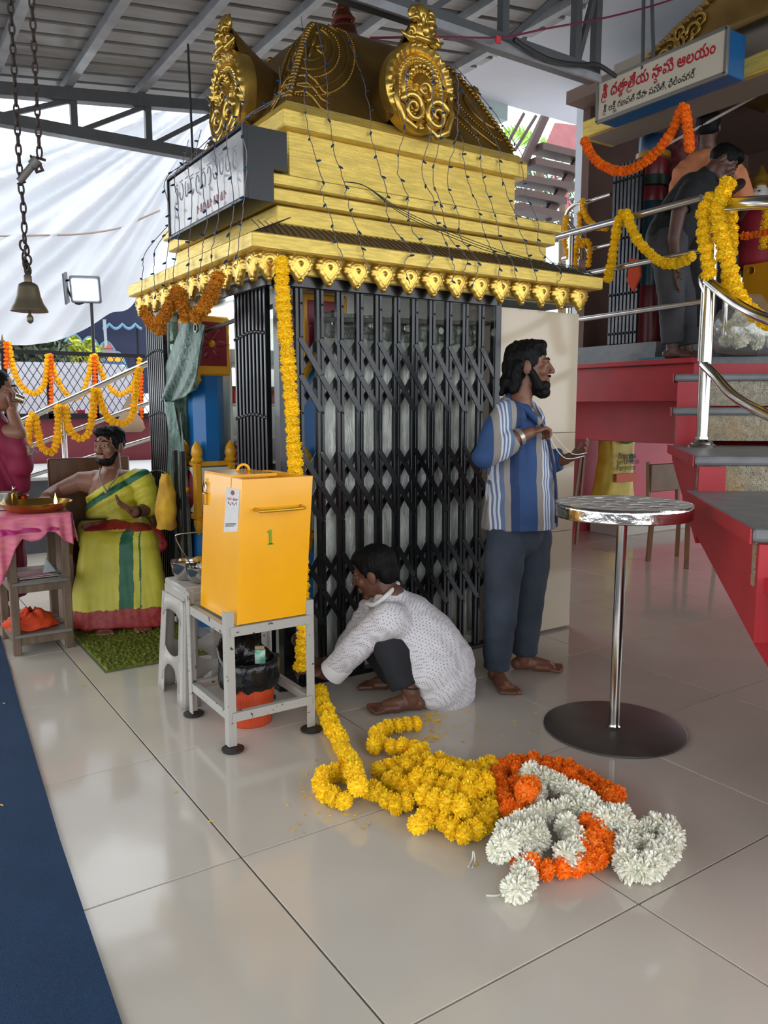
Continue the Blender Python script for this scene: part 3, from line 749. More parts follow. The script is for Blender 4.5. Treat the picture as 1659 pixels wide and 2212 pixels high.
# ---- sign box on the left face
sgn = thing('shrine_sign', (.58,1.62,2.25), 'black sign box with worn glossy grey panel on the side of the shrine', 'sign')
xs_ = .60; ya, yb = 1.19, 2.17
zt = [2.515, 2.471]
fr = M('black_sign_frame', (20,22,26), .35)
dy = yb-ya
put('case', MB().prism([(xs_+.005,ya,2.212),(X0+.166,ya,2.212),(X0+.166,ya,2.354),(xs_+.195,ya,2.354),(xs_+.195,ya,2.512),(xs_+.005,ya,2.512)],(0,dy,0)), fr, sgn)
pan = put('panel', MB().bbox((xs_+.001,(ya+yb)/2,2.362),(.004,dy/2-.012,.135),.001), M('scuffed_acrylic',(150,152,156),.14,col2=(196,194,192),vscale=5,bump=.3,bscale=9,detail=2), sgn)
for y,w in ((ya,.008),(yb,.006)): put('frame_bar', MB().bbox((xs_-.003,y,2.362),(.008,w,.152),.002), fr, sgn)
for z in (2.213,2.511): put('frame_bar', MB().bbox((xs_-.003,(ya+yb)/2,z),(.008,dy/2,.007),.002), fr, sgn)
ink = M('faded_violet_ink',(158,156,168),.3); inkr = M('faded_red_ink',(188,146,146),.3)
random.seed(3)
for k in range(11):
    y = yb-.12-k*.075; c = Vector((xs_-.0035,y,2.40+.008*math.sin(k)))
    put('faded_letter', MB().tube([c+Vector((0,.026*math.cos(a)*(1 if k%2 else .8),.04*math.sin(a))) for a in [2*math.pi*(.1+.75*j/12)+k for j in range(13)]], .0032, 4).tube([c+Vector((0,.02,.05)),c+Vector((0,-.02,.052))],.003,4), ink, pan)
for k in range(9):
    y = yb-.42-k*.042; c = Vector((xs_-.0035,y,2.275))
    put('faded_letter', MB().tube([c+Vector((0,.01,-.018)),c+Vector((0,.0,.018)),c+Vector((0,-.01,-.018))] if k%2 else [c+Vector((0,.01,-.018)),c+Vector((0,.01,.018)),c+Vector((0,-.008,.0))], .004, 4), inkr, pan)
# ---- strings of small fairy lights over the shrine
wire_m = M('lilac_wire', (116,104,112), .5); bulb_m = M('teal_bulb', (16,62,96), .3)
def light_string(pts, label, group, left=False):
    r = thing('fairy_light_string', pts[0], label, 'string lights', group)
    path = catmull(pts, 6); path = [p+(Vector((random.uniform(-.003,0),random.uniform(-.006,.006),0)) if left else Vector((random.uniform(-.006,.006),random.uniform(-.003,0),0))) for p in path]
    put('wire', MB().tube(path, .0022, 5), wire_m, r)
    b = MB()
    for p in resample(path, .125)[1:]:
        d = Vector((random.uniform(-1,1),random.uniform(-1,-.1),random.uniform(-1,.3))).normalized()
        if left: d = Vector((d.y,d.x,d.z))
        b.tube([p, p+d*.012, p+d*.022],[.005,.0055,.003],6)
    put('bulbs', b, bulb_m, r, kind='stuff')
random.seed(11)
for i,x in enumerate([.98,1.10,1.34,1.46,1.62,1.68,1.78,1.92,2.04,2.18,2.34]):
    j = lambda a: random.uniform(-a,a); xt = 1.62+(x-1.62)*.72
    zl = random.choice((1.93,1.98,1.90))
    pts = [Vector((xt,Y0+dz(3.27)-.01,3.28)), Vector(((xt+x)/2,Y0+dz(3.0)-.035,3.0)), Vector((x,Y0+.30,2.735)), Vector((x+j(.01),Y0+.297,2.66)), Vector((x+j(.02),Y0+.25,2.50)), Vector((x+j(.02),Y0+.158,2.352)),
           Vector((x+j(.02),Y0+.15,2.29)), Vector((x+j(.03),Y0+.10,2.17)), Vector((x+j(.03),Y0-.006,2.055)), Vector((x+j(.02),Y0-.008,1.99)), Vector((x+j(.05),Y0-.012,zl))]
    if 1.4 < x < 1.82: pts = [Vector((x,1.252,3.02)),Vector((x,1.232,2.93)),Vector((x,1.232,2.80)),Vector((x,1.240,2.68))]+pts[4:]
    light_string(pts, 'thin wire of tiny blue bulbs hanging down the golden front face', 'fairy lights on the front of the shrine')
for i,y in enumerate([1.16,1.30,1.46,1.62,1.80,1.98,2.14,2.34,2.55]):
    j = lambda a: random.uniform(-a,a)
    gb = 1.4 < y < 1.85
    light_string([Vector((.772 if gb else X0+.40,y+.28,2.95)),Vector((.775 if gb else X0+.30,y+.12,2.735)),Vector((xs_-.018 if y<2.17 else X0+.28,y,2.515)),Vector((xs_-.018 if y<2.17 else X0+.150,y+j(.03),2.36)),Vector((X0+.02,y+j(.02),2.2)),Vector((X0+.0,y+j(.02),2.10)),Vector((X0-.010,y+j(.03),2.02)),Vector((X0-.012,y+j(.04),1.93))],
                 'thin wire of tiny blue bulbs hanging over the sign on the shrine side', 'fairy lights on the side of the shrine', True)
mb = MB()
for k in range(3): mb.tube(catmull([(1.10,Y0+.155,2.36),(1.22,Y0+.15,2.355),(1.42,Y0+.13,2.27-.01*k),(1.72,Y0+.05,2.17-.012*k),(2.1,Y0+.03,2.11-.01*k),(2.66,Y0+.02,2.07)],8), .002, 5)
single('electric_cable', mb, M('dark_green_cable',(34,52,44),.5), 'three thin dark green cables sagging across the golden cornices', 'cable')
# ================================================================== props on the floor
chrome = M('stainless_steel', (196,194,188), .16, metal=1.0, var=.08, vscale=12)
wornwhite = M('worn_white_enamel', (164,160,152), .5, var=.05)
def chipped(name, col, dark, amt=.60, sc=26):
    m = M(name, col, .5); nt = m.node_tree; b = nt.nodes['Principled BSDF']
    tc = nt.nodes.new('ShaderNodeTexCoord'); n = nt.nodes.new('ShaderNodeTexNoise'); n.inputs['Scale'].default_value = sc; n.inputs['Detail'].default_value = 5
    r = nt.nodes.new('ShaderNodeValToRGB'); r.color_ramp.elements[0].position = amt; r.color_ramp.elements[1].position = amt+.03
    r.color_ramp.elements[0].color = srgb(*col); r.color_ramp.elements[1].color = srgb(*dark)
    nt.links.new(tc.outputs['Object'], n.inputs['Vector']); nt.links.new(n.outputs['Fac'], r.inputs['Fac']); nt.links.new(r.outputs['Color'], b.inputs['Base Color'])
    return m
# ---- blue ribbed floor mat
def mat_mat():
    m = M('blue_ribbed_pvc', (24,58,92), .75, var=.08, vscale=5, spec=.25); nt = m.node_tree; b = nt.nodes['Principled BSDF']
    tc = nt.nodes.new('ShaderNodeTexCoord'); w = nt.nodes.new('ShaderNodeTexWave'); w.bands_direction = 'Y'; w.inputs['Scale'].default_value = 26; w.inputs['Distortion'].default_value = 3.5; w.inputs['Detail'].default_value = 2; w.inputs['Detail Scale'].default_value = 12
    bp = nt.nodes.new('ShaderNodeBump'); bp.inputs['Strength'].default_value = .8; bp.inputs['Distance'].default_value = .006
    nt.links.new(tc.outputs['Object'], w.inputs['Vector']); nt.links.new(w.outputs['Fac'], bp.inputs['Height']); nt.links.new(bp.outputs[0], b.inputs['Normal'])
    return m
mb = MB().prism([(-.50,-1.6,.001),(-.474,-.448,.001),(-.43,.383,.001),(-.345,1.62,.001),(-.30,2.2,.001),(-.25,2.9,.001),(-1.3,3.0,.001),(-1.55,-1.6,.001)], (0,0,.007))
single('floor_mat', mb, mat_mat(), 'long dark blue ribbed floor mat beside the tiled walkway', 'mat')
# ---- green shaggy rug
P = []
rx0, rx1, ry0, ry1 = .095, .70, 1.90, 2.78
for i in range(121):
    row = []
    for j in range(161):
        x = rx0+(rx1-rx0)*i/120; y = ry0+(ry1-ry0)*j/160; e = min(i,120-i,j,160-j)
        x += .008*noise.noise((y*9,0,2)) if i in (0,120) else 0
        row.append(Vector((x,y,(.012+.012*noise.noise((x*60,y*60,0))+.009*noise.noise((x*150,y*150,3))) if e > 1 else .002)))
    P.append(row)
rug = thing('floor_rug', (.4,2.3,0), 'olive green shaggy rug under the seated man\'s feet', 'rug')
put('pile', MB().grid(P), M('green_pile',(106,114,28),.9,var=.35,vscale=60), rug, smooth=True, kind='stuff')
put('backing', MB().bbox(((rx0+rx1)/2,(ry0+ry1)/2,.002),((rx1-rx0)/2+.006,(ry1-ry0)/2+.006,.002),.001), M('grey_hem',(96,104,84),.8), rug)
# ---- donation box on a metal stand
stand_m = chipped('chipped_white_stand', (168,164,156), (52,44,40), .64, 40)
fx0, fx1, fy0, fy1 = .27, .615, .70, 1.13
st = thing('metal_stand', (.44,.92,0), 'chipped white angle-iron stand carrying the yellow donation box', 'stand')
for x in (fx0,fx1):
    for y in (fy0,fy1):
        sx = 1 if x == fx0 else -1; sy = 1 if y == fy0 else -1
        lg = put('leg', MB().bbox((x,y+sy*.0,.285),(.017,.004,.268),.001).bbox((x-sx*.015,y+sy*.015,.285),(.003,.017,.268),.001), stand_m, st)
        put('foot_disc', MB().lathe([(.042,0.001),(.044,.004),(.044,.010),(.02,.014)], (x,y,0), 20), M('dark_steel',(66,62,60),.45,metal=.6), lg, smooth=40)
for z in (.475,.135):
    for (a,b_) in (((fx0,fy0),(fx1,fy0)),((fx0,fy1),(fx1,fy1)),((fx0,fy0),(fx0,fy1)),((fx1,fy0),(fx1,fy1))):
        put('rail', MB().beam((a[0],a[1],z),(b_[0],b_[1],z),.026,.036), stand_m, st)
yb_ = M('yellow_gloss_enamel', (246,172,4), .26, var=.03, vscale=5, coat=.35, bump=.03, bscale=12)
FLb, FLt = onY(512,1366,.70), onY(523,1040,.70); FRt, FRb = onY(676,1043,.70), onY(660,1340,.70)
for p in (FLb, FRb): p.z = .497
FLt.z = 1.055; FRt.z = 1.055
dy_ = Vector((-.004,.375,0)); 
box = thing('donation_box', (FLb+FRb+dy_)/2, 'tall glossy yellow metal donation box with padlock and handle', 'donation box')
c8 = [FLb,FRb,FRb+dy_,FLb+dy_,FLt,FRt,FRt+dy_,FLt+dy_]
ins = .022
top_in = [FLt+Vector((ins,ins,0)),FRt+Vector((-ins,ins,0)),FRt+dy_+Vector((-ins,-ins,0)),FLt+dy_+Vector((ins,-ins,0))]
low_in = [p+Vector((0,0,-.03)) for p in top_in]
mb = MB().add(c8+top_in+low_in, [(3,2,1,0),(0,1,5,4),(1,2,6,5),(2,3,7,6),(3,0,4,7),(4,5,9,8),(5,6,10,9),(6,7,11,10),(7,4,8,11),(8,9,13,12),(9,10,14,13),(10,11,15,14),(11,8,12,15),(12,13,14,15)])
bo = put('body', mb, yb_, box); carve(bo, MB().beam(FLt+Vector((-.01,.098,.03)), FLt+Vector((-.012,.102,-.11)), .006, .07, (1,0,0))); md = bo.modifiers.new('edge','BEVEL'); md.width = .0015; md.segments = 2; md.limit_method = 'ANGLE'
lidc = (FLt+FRt+dy_)/2
lp = [FLt+Vector((.0,.10,.0)), FRt+Vector((-.11,.10,0)), FRt+dy_+Vector((-.11,0,0)), FLt+dy_]
lid = put('lid', MB().prism([p+Vector((0,0,-.002)) for p in lp], (0,0,.012)), yb_, box)
rc = FLt+Vector((.115,.25,.012))
put('lid_ring', MB().tube([rc+Vector((.026*math.cos(a),0,.026*math.sin(a))) for a in [math.pi*k/12 for k in range(13)]], .006, 8), yb_, lid, smooth=True)
hb_ = M('brass_yellow_bar',(206,160,50),.32,metal=.6)
hz = FLt.z-.115; hx0, hx1 = onY(553,1097,.69).x, onY(650,1097,.69).x
put('handle', MB().tube(catmull([(hx0,.70,hz),(hx0+.004,.665,hz-.003),(hx0+.02,.655,hz-.005),(hx1-.02,.655,hz-.005),(hx1,.665,hz-.003),(hx1+.004,.70,hz)],4), .0065, 8), hb_, box, smooth=True)
n1 = onY(584,1160,.6985)
put('painted_number', MB().box((n1.x-.005,.6965,n1.z-.028),(n1.x+.006,.699,n1.z+.028)).box((n1.x-.012,.6965,n1.z-.03),(n1.x+.013,.699,n1.z-.025)).prism([(n1.x-.014,.6965,n1.z+.018),(n1.x-.005,.6965,n1.z+.028),(n1.x-.005,.6965,n1.z+.018)],(0,.0025,0)), M('green_paint',(120,150,24),.5), box)
# sticker and padlock on the left side (plane through the leaning left face)
lt, lb = FLt, FLb
def left_face(px, py):
    p = onX(px,py,(lt.x+lb.x)/2); t = (p.z-lb.z)/(lt.z-lb.z); x = lb.x+(lt.x-lb.x)*t; p = onX(px,py,x); return p
sp = [left_face(490,1052), left_face(519,1058), left_face(514,1148), left_face(484,1150)]
stk = put('paper_notice', MB().prism([p+Vector((-.0006,0,0)) for p in sp], (-.0012,0,0)), M('notice_paper',(208,204,200),.6,var=.05,vscale=20), box)
def on_stk(u,v):
    a = sp[0].lerp(sp[1],u); b2 = sp[3].lerp(sp[2],u); return a.lerp(b2,v)+Vector((-.0024,0,0))
def stk_rect(u0,v0,u1,v1): return MB().prism([on_stk(u0,v0),on_stk(u1,v0),on_stk(u1,v1),on_stk(u0,v1)],(-.0006,0,0))
rd = M('red_print',(176,58,70),.6); bk = M('black_print',(44,42,46),.6)
put('emblem', MB().prism([on_stk(.5+.13*math.cos(a),.10+.055*math.sin(a)) for a in [2*math.pi*k/14 for k in range(14)]],(-.0006,0,0)), M('maroon_print',(130,56,58),.6), stk)
for k,(u0,v0,u1,v1) in enumerate([(.14,.225,.44,.245),(.16,.255,.42,.27),(.56,.22,.62,.275),(.66,.225,.9,.25),(.66,.262,.84,.275)]): put('red_lettering', stk_rect(u0,v0,u1,v1), rd, stk)
for k in range(5):
    a = on_stk(.2+.14*k,.335); b2 = on_stk(.27+.14*k,.365); put('handwriting', MB().tube([a,a.lerp(b2,.5)+Vector((0,0,.006*(-1)**k)),b2],.0012,4), bk, stk)
for k,v in enumerate((.80,.83,.86)): put('printed_line', stk_rect(.12,v,.86-.12*(k==2),v+.014), bk, stk)
pl = left_face(449,1048)+Vector((-.012,0,0)); brass = M('brass',(196,150,50),.25,metal=.9)
lk = put('padlock', MB().bbox(pl+Vector((0,0,-.055)),(.009,.016,.024),.003), brass, box)
put('shackle', MB().tube(catmull([pl+Vector((0,-.010,-.032)),pl+Vector((0,-.010,.0)),pl+Vector((0,0,.012)),pl+Vector((0,.010,0)),pl+Vector((0,.010,-.032))],5),.0032,7), chrome, lk, smooth=True)
put('hasp', MB().bbox(pl+Vector((.009,.0,.0)),(.003,.010,.03),.001), yb_, box)
# ---- plastic stool behind the stand
plast = M('greyed_white_plastic',(172,166,158),.38,var=.06,vscale=9,bump=.03,bscale=30)
sc_ = Vector((.425,1.385,0)); stool = thing('plastic_stool', sc_, 'greyish white moulded plastic stool standing behind the metal stand', 'stool')
TZ = .535
put('seat', MB().bbox(sc_+Vector((0,0,TZ-.012)),(.135,.135,.014),.012).bbox(sc_+Vector((0,0,TZ-.045)),(.139,.139,.03),.012), plast, stool, smooth=40)
def sq(h, z, k, w):   # point on square frustum side k at lateral w
    h_ = h; R = Matrix.Rotation(k*math.pi/2,3,'Z'); return sc_ + R@Vector((-h_, w, z))
hw = lambda z: .140+.034*(TZ-z)/TZ
for k in range(4):
    for s in (-1,1):
        P = []
        for i in range(13):
            z = TZ-.06-(TZ-.06)*i/12; h = hw(z); wd_ = .062+.02*(i/12)**2
            P.append([sq(h,z,k,s*h), sq(h+.004,z,k,s*(h-.012)), sq(h-.002,z,k,s*(h-wd_*.6)), sq(h-.001,z,k,s*(h-wd_))])
        put('leg_panel', MB().grid(P), plast, stool, smooth=True, solid=.004)
    P = []
    for i in range(17):
        w = -1+2*i/16; z1 = TZ-.06; z0 = TZ-.125-.045*abs(w)**3
        P.append([sq(hw(z1),z1,k,w*.12), sq(hw(z0)+.002,z0,k,w*.12)])
    put('apron', MB().grid(P), plast, stool, smooth=True, solid=.004)
    P = []
    for i in range(17):
        w = -1+2*i/16; z1 = .20+.04*w*w; z0 = .135-.08*abs(w)**3+.02*(1-w*w)
        P.append([sq(hw(z1)-.002,z1,k,w*.115), sq(hw(z0),z0,k,w*.118)])
    put('lower_band', MB().grid(P), plast, stool, smooth=True, solid=.004)
# bowls and ladle on the stool
def bowl(name, c, r, h, label):
    prof = [(r*.35,0),(r*.7,.004),(r*.9,h*.35),(r*.985,h*.8),(r,h),(r*1.03,h+.002),(r*.97,h-.002),(r*.95,h*.8),(r*.86,h*.35),(r*.6,.008),(.001,.007)]
    return single(name, MB().lathe(prof, c, 32), chrome, label, 'bowl', smooth=50, org=c)
bowl('steel_bowl', sc_+Vector((-.055,.045,TZ+.003)), .075, .085, 'stainless steel bowl with a bent ladle resting in it on the stool')
bowl('steel_bowl', sc_+Vector((-.028,-.062,TZ+.003)), .07, .075, 'stainless steel bowl beside the yellow donation box on the stool')
lq = sc_+Vector((-.03,.045,TZ+.05))
la = thing('ladle', lq, 'thin bent steel ladle leaning out of a bowl on the stool', 'ladle')
put('handle', MB().tube(catmull([lq, lq+Vector((-.06,.0,.11)), lq+Vector((-.075,0,.15)), lq+Vector((-.06,-.005,.165)), lq+Vector((.06,-.03,.17))],6), .0035, 7), chrome, la, smooth=True)
put('cup', MB().lathe([(.001,-.02),(.02,-.012),(.026,0),(.024,0),(.018,-.010),(.001,-.017)], lq+Vector((0,0,-.012)), 16), chrome, la, smooth=50)
single('yellow_petals_heap', MB().sphere(sc_+Vector((-.0,.045,TZ+.085)), (.03,.03,.016), 10, 6), M('petal_mix',(190,140,40),.8,var=.3,vscale=80,bump=.8,bscale=120), 'small heap of yellow petals in the steel bowl', 'petals', smooth=True)
# ---- waste bucket with black bag under the stand
bc = Vector((.447,.935,0)); bkt = thing('waste_bucket', bc, 'orange-red plastic bucket lined with a black bag under the stand', 'bucket')
bprof = [(.088,0),(.094,.006),(.099,.06),(.106,.15),(.112,.225),(.117,.232),(.115,.238),(.108,.232),(.09,.02),(.001,.015)]
def bucket_mat():
    return M('orange_red_plastic',(200,74,38),.35,var=.06,vscale=3)
bb = put('bucket_body', MB().lathe(bprof, bc, 40), bucket_mat(), bkt, smooth=50)
for k in range(5):
    a = math.radians(225+7*k); put('rib', MB().tube([bc+Vector((.093*math.cos(a),.093*math.sin(a),.01)),bc+Vector((.1125*math.cos(a),.1125*math.sin(a),.22))],.0025,6), bucket_mat(), bb)
P = []
for j in range(60):
    th = 2*math.pi*j/60; row = []
    hi = .085*max(0,math.sin(th-.3)) ; w = noise.noise((math.cos(th)*3,math.sin(th)*3,0))
    for (r,z) in ((.122+.012*w,.165+.03*w),(.128+.012*noise.noise((th*3,1,0)),.20),(.124,.245+.3*hi*.5),(.128,.275+hi+.012*w),(.112,.28+hi*1.1+.01*w),(.10,.23+hi*.4),(.085,.18)):
        q = noise.noise((th*4,r*30,z*20)); row.append(bc+Vector(((r+.008*q)*math.cos(th),(r+.008*q)*math.sin(th),z+.006*q)))
    P.append(row)
put('bin_bag', MB().grid(P, closed_u=True), M('black_plastic_bag',(16,16,18),.22,bump=.4,bscale=30), bkt, smooth=True)
pk = onD(562,1412,bc+Vector((0,.02,0)))
pkt = thing('small_carton', pk, 'small green and white carton sticking out of the black bag', 'carton')
put('carton_face', MB().bbox(pk+Vector((0,0,-.012)),(.022,.008,.03),.001,Matrix.Rotation(-.5,3,'Z')), M('green_foil_print',(96,168,130),.25,col2=(190,220,206),vscale=40), pkt)
put('carton_flap', MB().bbox(pk+Vector((.0,.004,.026)),(.02,.006,.007),.001,Matrix.Rotation(-.5,3,'Z')), M('tan_card',(150,128,96),.6), pkt)
# small tin fixtures hanging under the box (oil lamp holders)
for k,(x,y) in enumerate(((526,1385),(640,1383))):
    c = onY(x,y,1.12)
    single('clay_cup', MB().lathe([(.012,0),(.03,.006),(.036,.03),(.033,.03),(.026,.01),(.001,.006)], c, 18, axis=Matrix.Rotation(1.2,3,'X')), M('brown_clay',(108,82,66),.6), ['brown clay cup hung under the left rail of the stand','brown clay cup hung beside the garland under the stand'][k], 'cup', smooth=40)
# ---- round steel pedestal table
tcn = onZ(1326,1574); ztop = .948
tab = thing('pedestal_table', tcn, 'round steel pedestal table with a perforated top and dark base disc', 'table')
put('base_disc', MB().lathe([(.284,0.001),(.287,.003),(.287,.010),(.283,.012)], tcn, 72), M('dull_grey_steel',(104,100,98),.42,metal=.75,var=.12,vscale=5), tab, smooth=40)
put('pole', MB().lathe([(.026,.012),(.022,.018),(.021,.03),(.021,ztop-.05)], tcn, 28), chrome, tab, smooth=40)
tr_ = .262
holes = []
for r,n_,ph in ((.0,1,0),(.088,6,.3),(.168,11,.1),(.232,16,.2)):
    for k in range(n_): holes.append((r*math.cos(ph+2*math.pi*k/n_), r*math.sin(ph+2*math.pi*k/n_), .031 if r < .2 else .020))
# top plate built with real holes: triangulated ring mesh through bmesh
bm = bmesh.new(); ov = [bm.verts.new((tr_*math.cos(2*math.pi*k/72), tr_*math.sin(2*math.pi*k/72), 0)) for k in range(72)]
eds = [bm.edges.new((ov[k],ov[(k+1)%72])) for k in range(72)]
for hx,hy,hr in holes:
    hv = [bm.verts.new((hx+hr*math.cos(2*math.pi*k/16), hy+hr*math.sin(2*math.pi*k/16), 0)) for k in range(16)]; eds += [bm.edges.new((hv[k],hv[(k+1)%16])) for k in range(16)]
bmesh.ops.triangle_fill(bm, edges=eds, use_beauty=True, use_dissolve=False)
def inhole(f):
    c = f.calc_center_median(); return any((c.x-hx)**2+(c.y-hy)**2 < (hr*.93)**2 for hx,hy,hr in holes)
bmesh.ops.delete(bm, geom=[f for f in bm.faces if inhole(f)], context='FACES')
bmesh.ops.recalc_face_normals(bm, faces=bm.faces)
me = bpy.data.meshes.new('perforated_top'); bm.to_mesh(me); bm.free(); me.materials.append(M('dull_table_steel',(190,186,180),.45,metal=.25,var=.08,vscale=8))
to = bpy.data.objects.new('perforated_top', me); COL.objects.link(to); to.parent = tab; to.location = (0,0,ztop); md = to.modifiers.new('plate','SOLIDIFY'); md.thickness = .003; md.offset = 1
P = []
for j in range(96):
    th = 2*math.pi*j/96; row = []
    for z in (0,-.016,-.032,-.05,-.055):
        r = tr_+.004+.0025*noise.noise((th*9,z*60,0)); row.append(tcn+Vector((r*math.cos(th),r*math.sin(th),ztop+z)))
    P.append(row)
put('foil_band', MB().grid(P, closed_u=True), M('crinkled_foil',(206,204,198),.14,metal=1.0,bump=.25,bscale=25), tab, smooth=True, solid=.002)
put('under_plate', MB().lathe([(.02,ztop-.05),(tr_,ztop-.048),(tr_,ztop-.044),(.02,ztop-.044)], tcn, 48), MATS['dull_table_steel'], tab)
# ---- wooden two-shelf rack with pink cloth
wood = M('weathered_wood',(104,84,66),.6,var=.22,vscale=7,stretch=(5,5,.7),bump=.15,bscale=30)
wood_s = M('grey_worn_shelf',(112,104,96),.4,var=.2,vscale=5,stretch=(1,4,1))
rk = thing('wooden_rack', (-.09,2.63,0), 'old wooden rack with two shelves under a pink cloth', 'rack')
lx0, lx1, ly0, ly1 = -.226, .043, 2.46, 2.84; RT_ = .735
for x in (lx0,lx1):
    for y in (ly0,ly1): put('leg', MB().bbox((x,y,RT_/2),(.021,.021,RT_/2),.003), wood, rk)
for z in (.10,.385):
    for k in range(3):
        y = ly0+.03+k*(ly1-ly0-.06)/2; put('shelf_plank', MB().bbox(((lx0+lx1)/2,y,z+.005+.001*k),((lx1-lx0)/2+.01,.062,.009),.002), wood_s, rk)
    for y in (ly0,ly1): put('shelf_rail', MB().bbox(((lx0+lx1)/2,y,z-.025),((lx1-lx0)/2,.012,.024),.002), wood, rk)
    for x in (lx0,lx1): put('shelf_rail', MB().bbox((x,(ly0+ly1)/2,z-.025),(.012,(ly1-ly0)/2,.024),.002), wood, rk)
put('top_board', MB().bbox(((lx0+lx1)/2-.02,(ly0+ly1)/2,RT_+.008),((lx1-lx0)/2+.05,(ly1-ly0)/2+.03,.01),.003), wood, rk)
pinkc = M('pink_brocade',(206,92,132),.5,col2=(216,124,128),vscale=14,stretch=(1,1,4),bump=.1,bscale=60)
pk_th = thing('table_cloth', (-.1,2.62,RT_+.02), 'pink brocade cloth with magenta band draped over the wooden rack', 'tablecloth')
tx0, tx1, ty0, ty1 = lx0-.075, lx1+.035, ly0-.035, ly1+.035; tzc = RT_+.022
put('top_sheet', MB().bbox(((tx0+tx1)/2,(ty0+ty1)/2,tzc),((tx1-tx0)/2,(ty1-ty0)/2,.003),.002), pinkc, pk_th)
def drape(a, b_, lens, out, n=48, m=10, amp=.012):
    P = []
    a = Vector(a); b_ = Vector(b_); out = Vector(out)
    for i in range(n+1):
        t = i/n; L = np.interp(t, np.linspace(0,1,len(lens)), lens); row = []
        for j in range(m+1):
            s = j/m; fold = amp*math.sin(t*26+2*math.sin(t*7))*s
            row.append(a.lerp(b_,t)+out*(.004+fold+.02*s)+Vector((0,0,-L*s)))
        P.append(row)
    return MB().grid(P)
mag = M('magenta_band',(176,48,112),.5,bump=.1,bscale=60)
fr_ = put('front_drape', drape((tx0,ty0,tzc),(tx1,ty0,tzc),[.36,.30,.17,.12,.14,.13,.09,.10,.15,.17],(0,-1,0)), pinkc, pk_th, smooth=True, solid=.002)
put('magenta_band', drape((tx0+.02,ty0-.006,tzc-.065),(tx1-.07,ty0-.006,tzc-.065),[.03,.025,.02,.02,.02],(0,-1,0)), mag, fr_, smooth=True, solid=.002)
put('right_drape', drape((tx1,ty0,tzc),(tx1,ty1,tzc),[.16,.12,.10,.09,.1,.08],(1,0,0)), pinkc, pk_th, smooth=True, solid=.002)
put('left_drape', drape((tx0,ty1,tzc),(tx0,ty0,tzc),[.2,.25,.33,.36],(-1,0,0)), pinkc, pk_th, smooth=True, solid=.002)
# brass plate, flame lamp, pot, cup on it
pc = onZ(84,1100,tzc+.01); brassp = M('brass_plate',(190,150,70),.24,metal=.95,var=.08,vscale=8)
pc = Vector((tx0+.165,ty0+.16,tzc+.004))
pc.x = onD(82,1095,pc).x
single('brass_plate', MB().lathe([(.13,0),(.135,.002),(.165,.028),(.182,.05),(.186,.05),(.17,.026),(.138,.004),(.001,.003)], pc, 56), brassp, 'wide shallow brass plate holding a burning wick on the pink cloth', 'plate', smooth=50, org=pc)
lp_ = pc+Vector((.095,-.03,.004))
ol = thing('oil_lamp', lp_, 'small clay oil lamp with a flame in the brass plate', 'lamp')
put('lamp_bowl', MB().lathe([(.012,0),(.024,.008),(.034,.03),(.03,.03),(.02,.012),(.001,.01)], lp_, 20), M('dark_clay',(120,66,40),.5), ol, smooth=50)
put('flame', MB().lathe([(.002,.026),(.008,.034),(.0095,.046),(.006,.062),(.0025,.078),(.0005,.09)], lp_, 12), M('flame',(255,170,70),.5,emit=9), ol, smooth=True)
pot = thing('steel_pot', pc+Vector((-.16,.16,.0)), 'shiny steel pot with a spoon at the edge of the pink table', 'pot'); pp = pot.location
pp.z = tzc+.004; pp.x = onD(10,1060,pp).x
put('pot_body', MB().lathe([(.06,0),(.068,.004),(.07,.09),(.078,.093),(.078,.097),(.066,.094),(.064,.01),(.001,.008)], pp, 32), chrome, pot, smooth=50)
put('spoon', MB().tube([pp+Vector((.02,0,.02)),pp+Vector((.045,-.01,.11)),pp+Vector((.05,-.01,.125))],[.004,.005,.012],8), chrome, pot, smooth=True)
cp = pc+Vector((-.02,.21,0)); cp.z = tzc+.004; cp.x = onD(47,1065,cp).x
single('copper_cup', MB().lathe([(.022,0),(.026,.003),(.031,.065),(.036,.068),(.034,.07),(.028,.064),(.022,.006),(.001,.005)], cp, 24), M('polished_copper',(184,96,64),.2,metal=.95), 'small polished copper cup behind the brass plate', 'cup', smooth=50, org=cp)
tp = Vector((-.09,2.53,.402)); pap = thing('paper_tray', tp, 'steel tray with printed papers and a clear packet on the rack\'s upper shelf', 'tray')
put('tray', MB().bbox(tp+Vector((.0,.06,.004)),(.10,.10,.004),.003), chrome, pap); put('paper', MB().bbox(tp+Vector((-.03,.05,.011)),(.085,.09,.002),.001,Matrix.Rotation(.15,3,'Z')), M('pink_print_paper',(196,150,156),.6,var=.2,vscale=15), pap)
put('clear_packet', MB().prism([tp+Vector((.03,.02,.014)),tp+Vector((.1,.03,.014)),tp+Vector((.055,.05,.09))],(.008,.03,.0)), M('cellophane',(190,206,204),.12,alpha=.6), pap)
oc = Vector((-.13,2.58,.118)); P = []
for i in range(40):
    a = 2*math.pi*i/40; row = []
    for j in range(12):
        t = j/11; r = .125*math.cos(t*1.45)+.01; z = .085*math.sin(t*1.5)*(1+.5*noise.noise((math.cos(a)*1.5,math.sin(a)*1.5,t*2)))
        q = noise.noise((math.cos(a)*2.5,math.sin(a)*2.5,t*5)); row.append(oc+Vector((r*math.cos(a)*(1+.25*q),r*math.sin(a)*(1+.25*q)*.8,max(.002,z+.02*q*t))))
    P.append(row)
single('crumpled_cloth', MB().grid(P, closed_u=True), M('orange_red_cloth',(206,66,22),.8,var=.15,vscale=8,bump=.3,bscale=25), 'crumpled orange-red cloth on the bottom shelf of the rack', 'cloth', smooth=True)
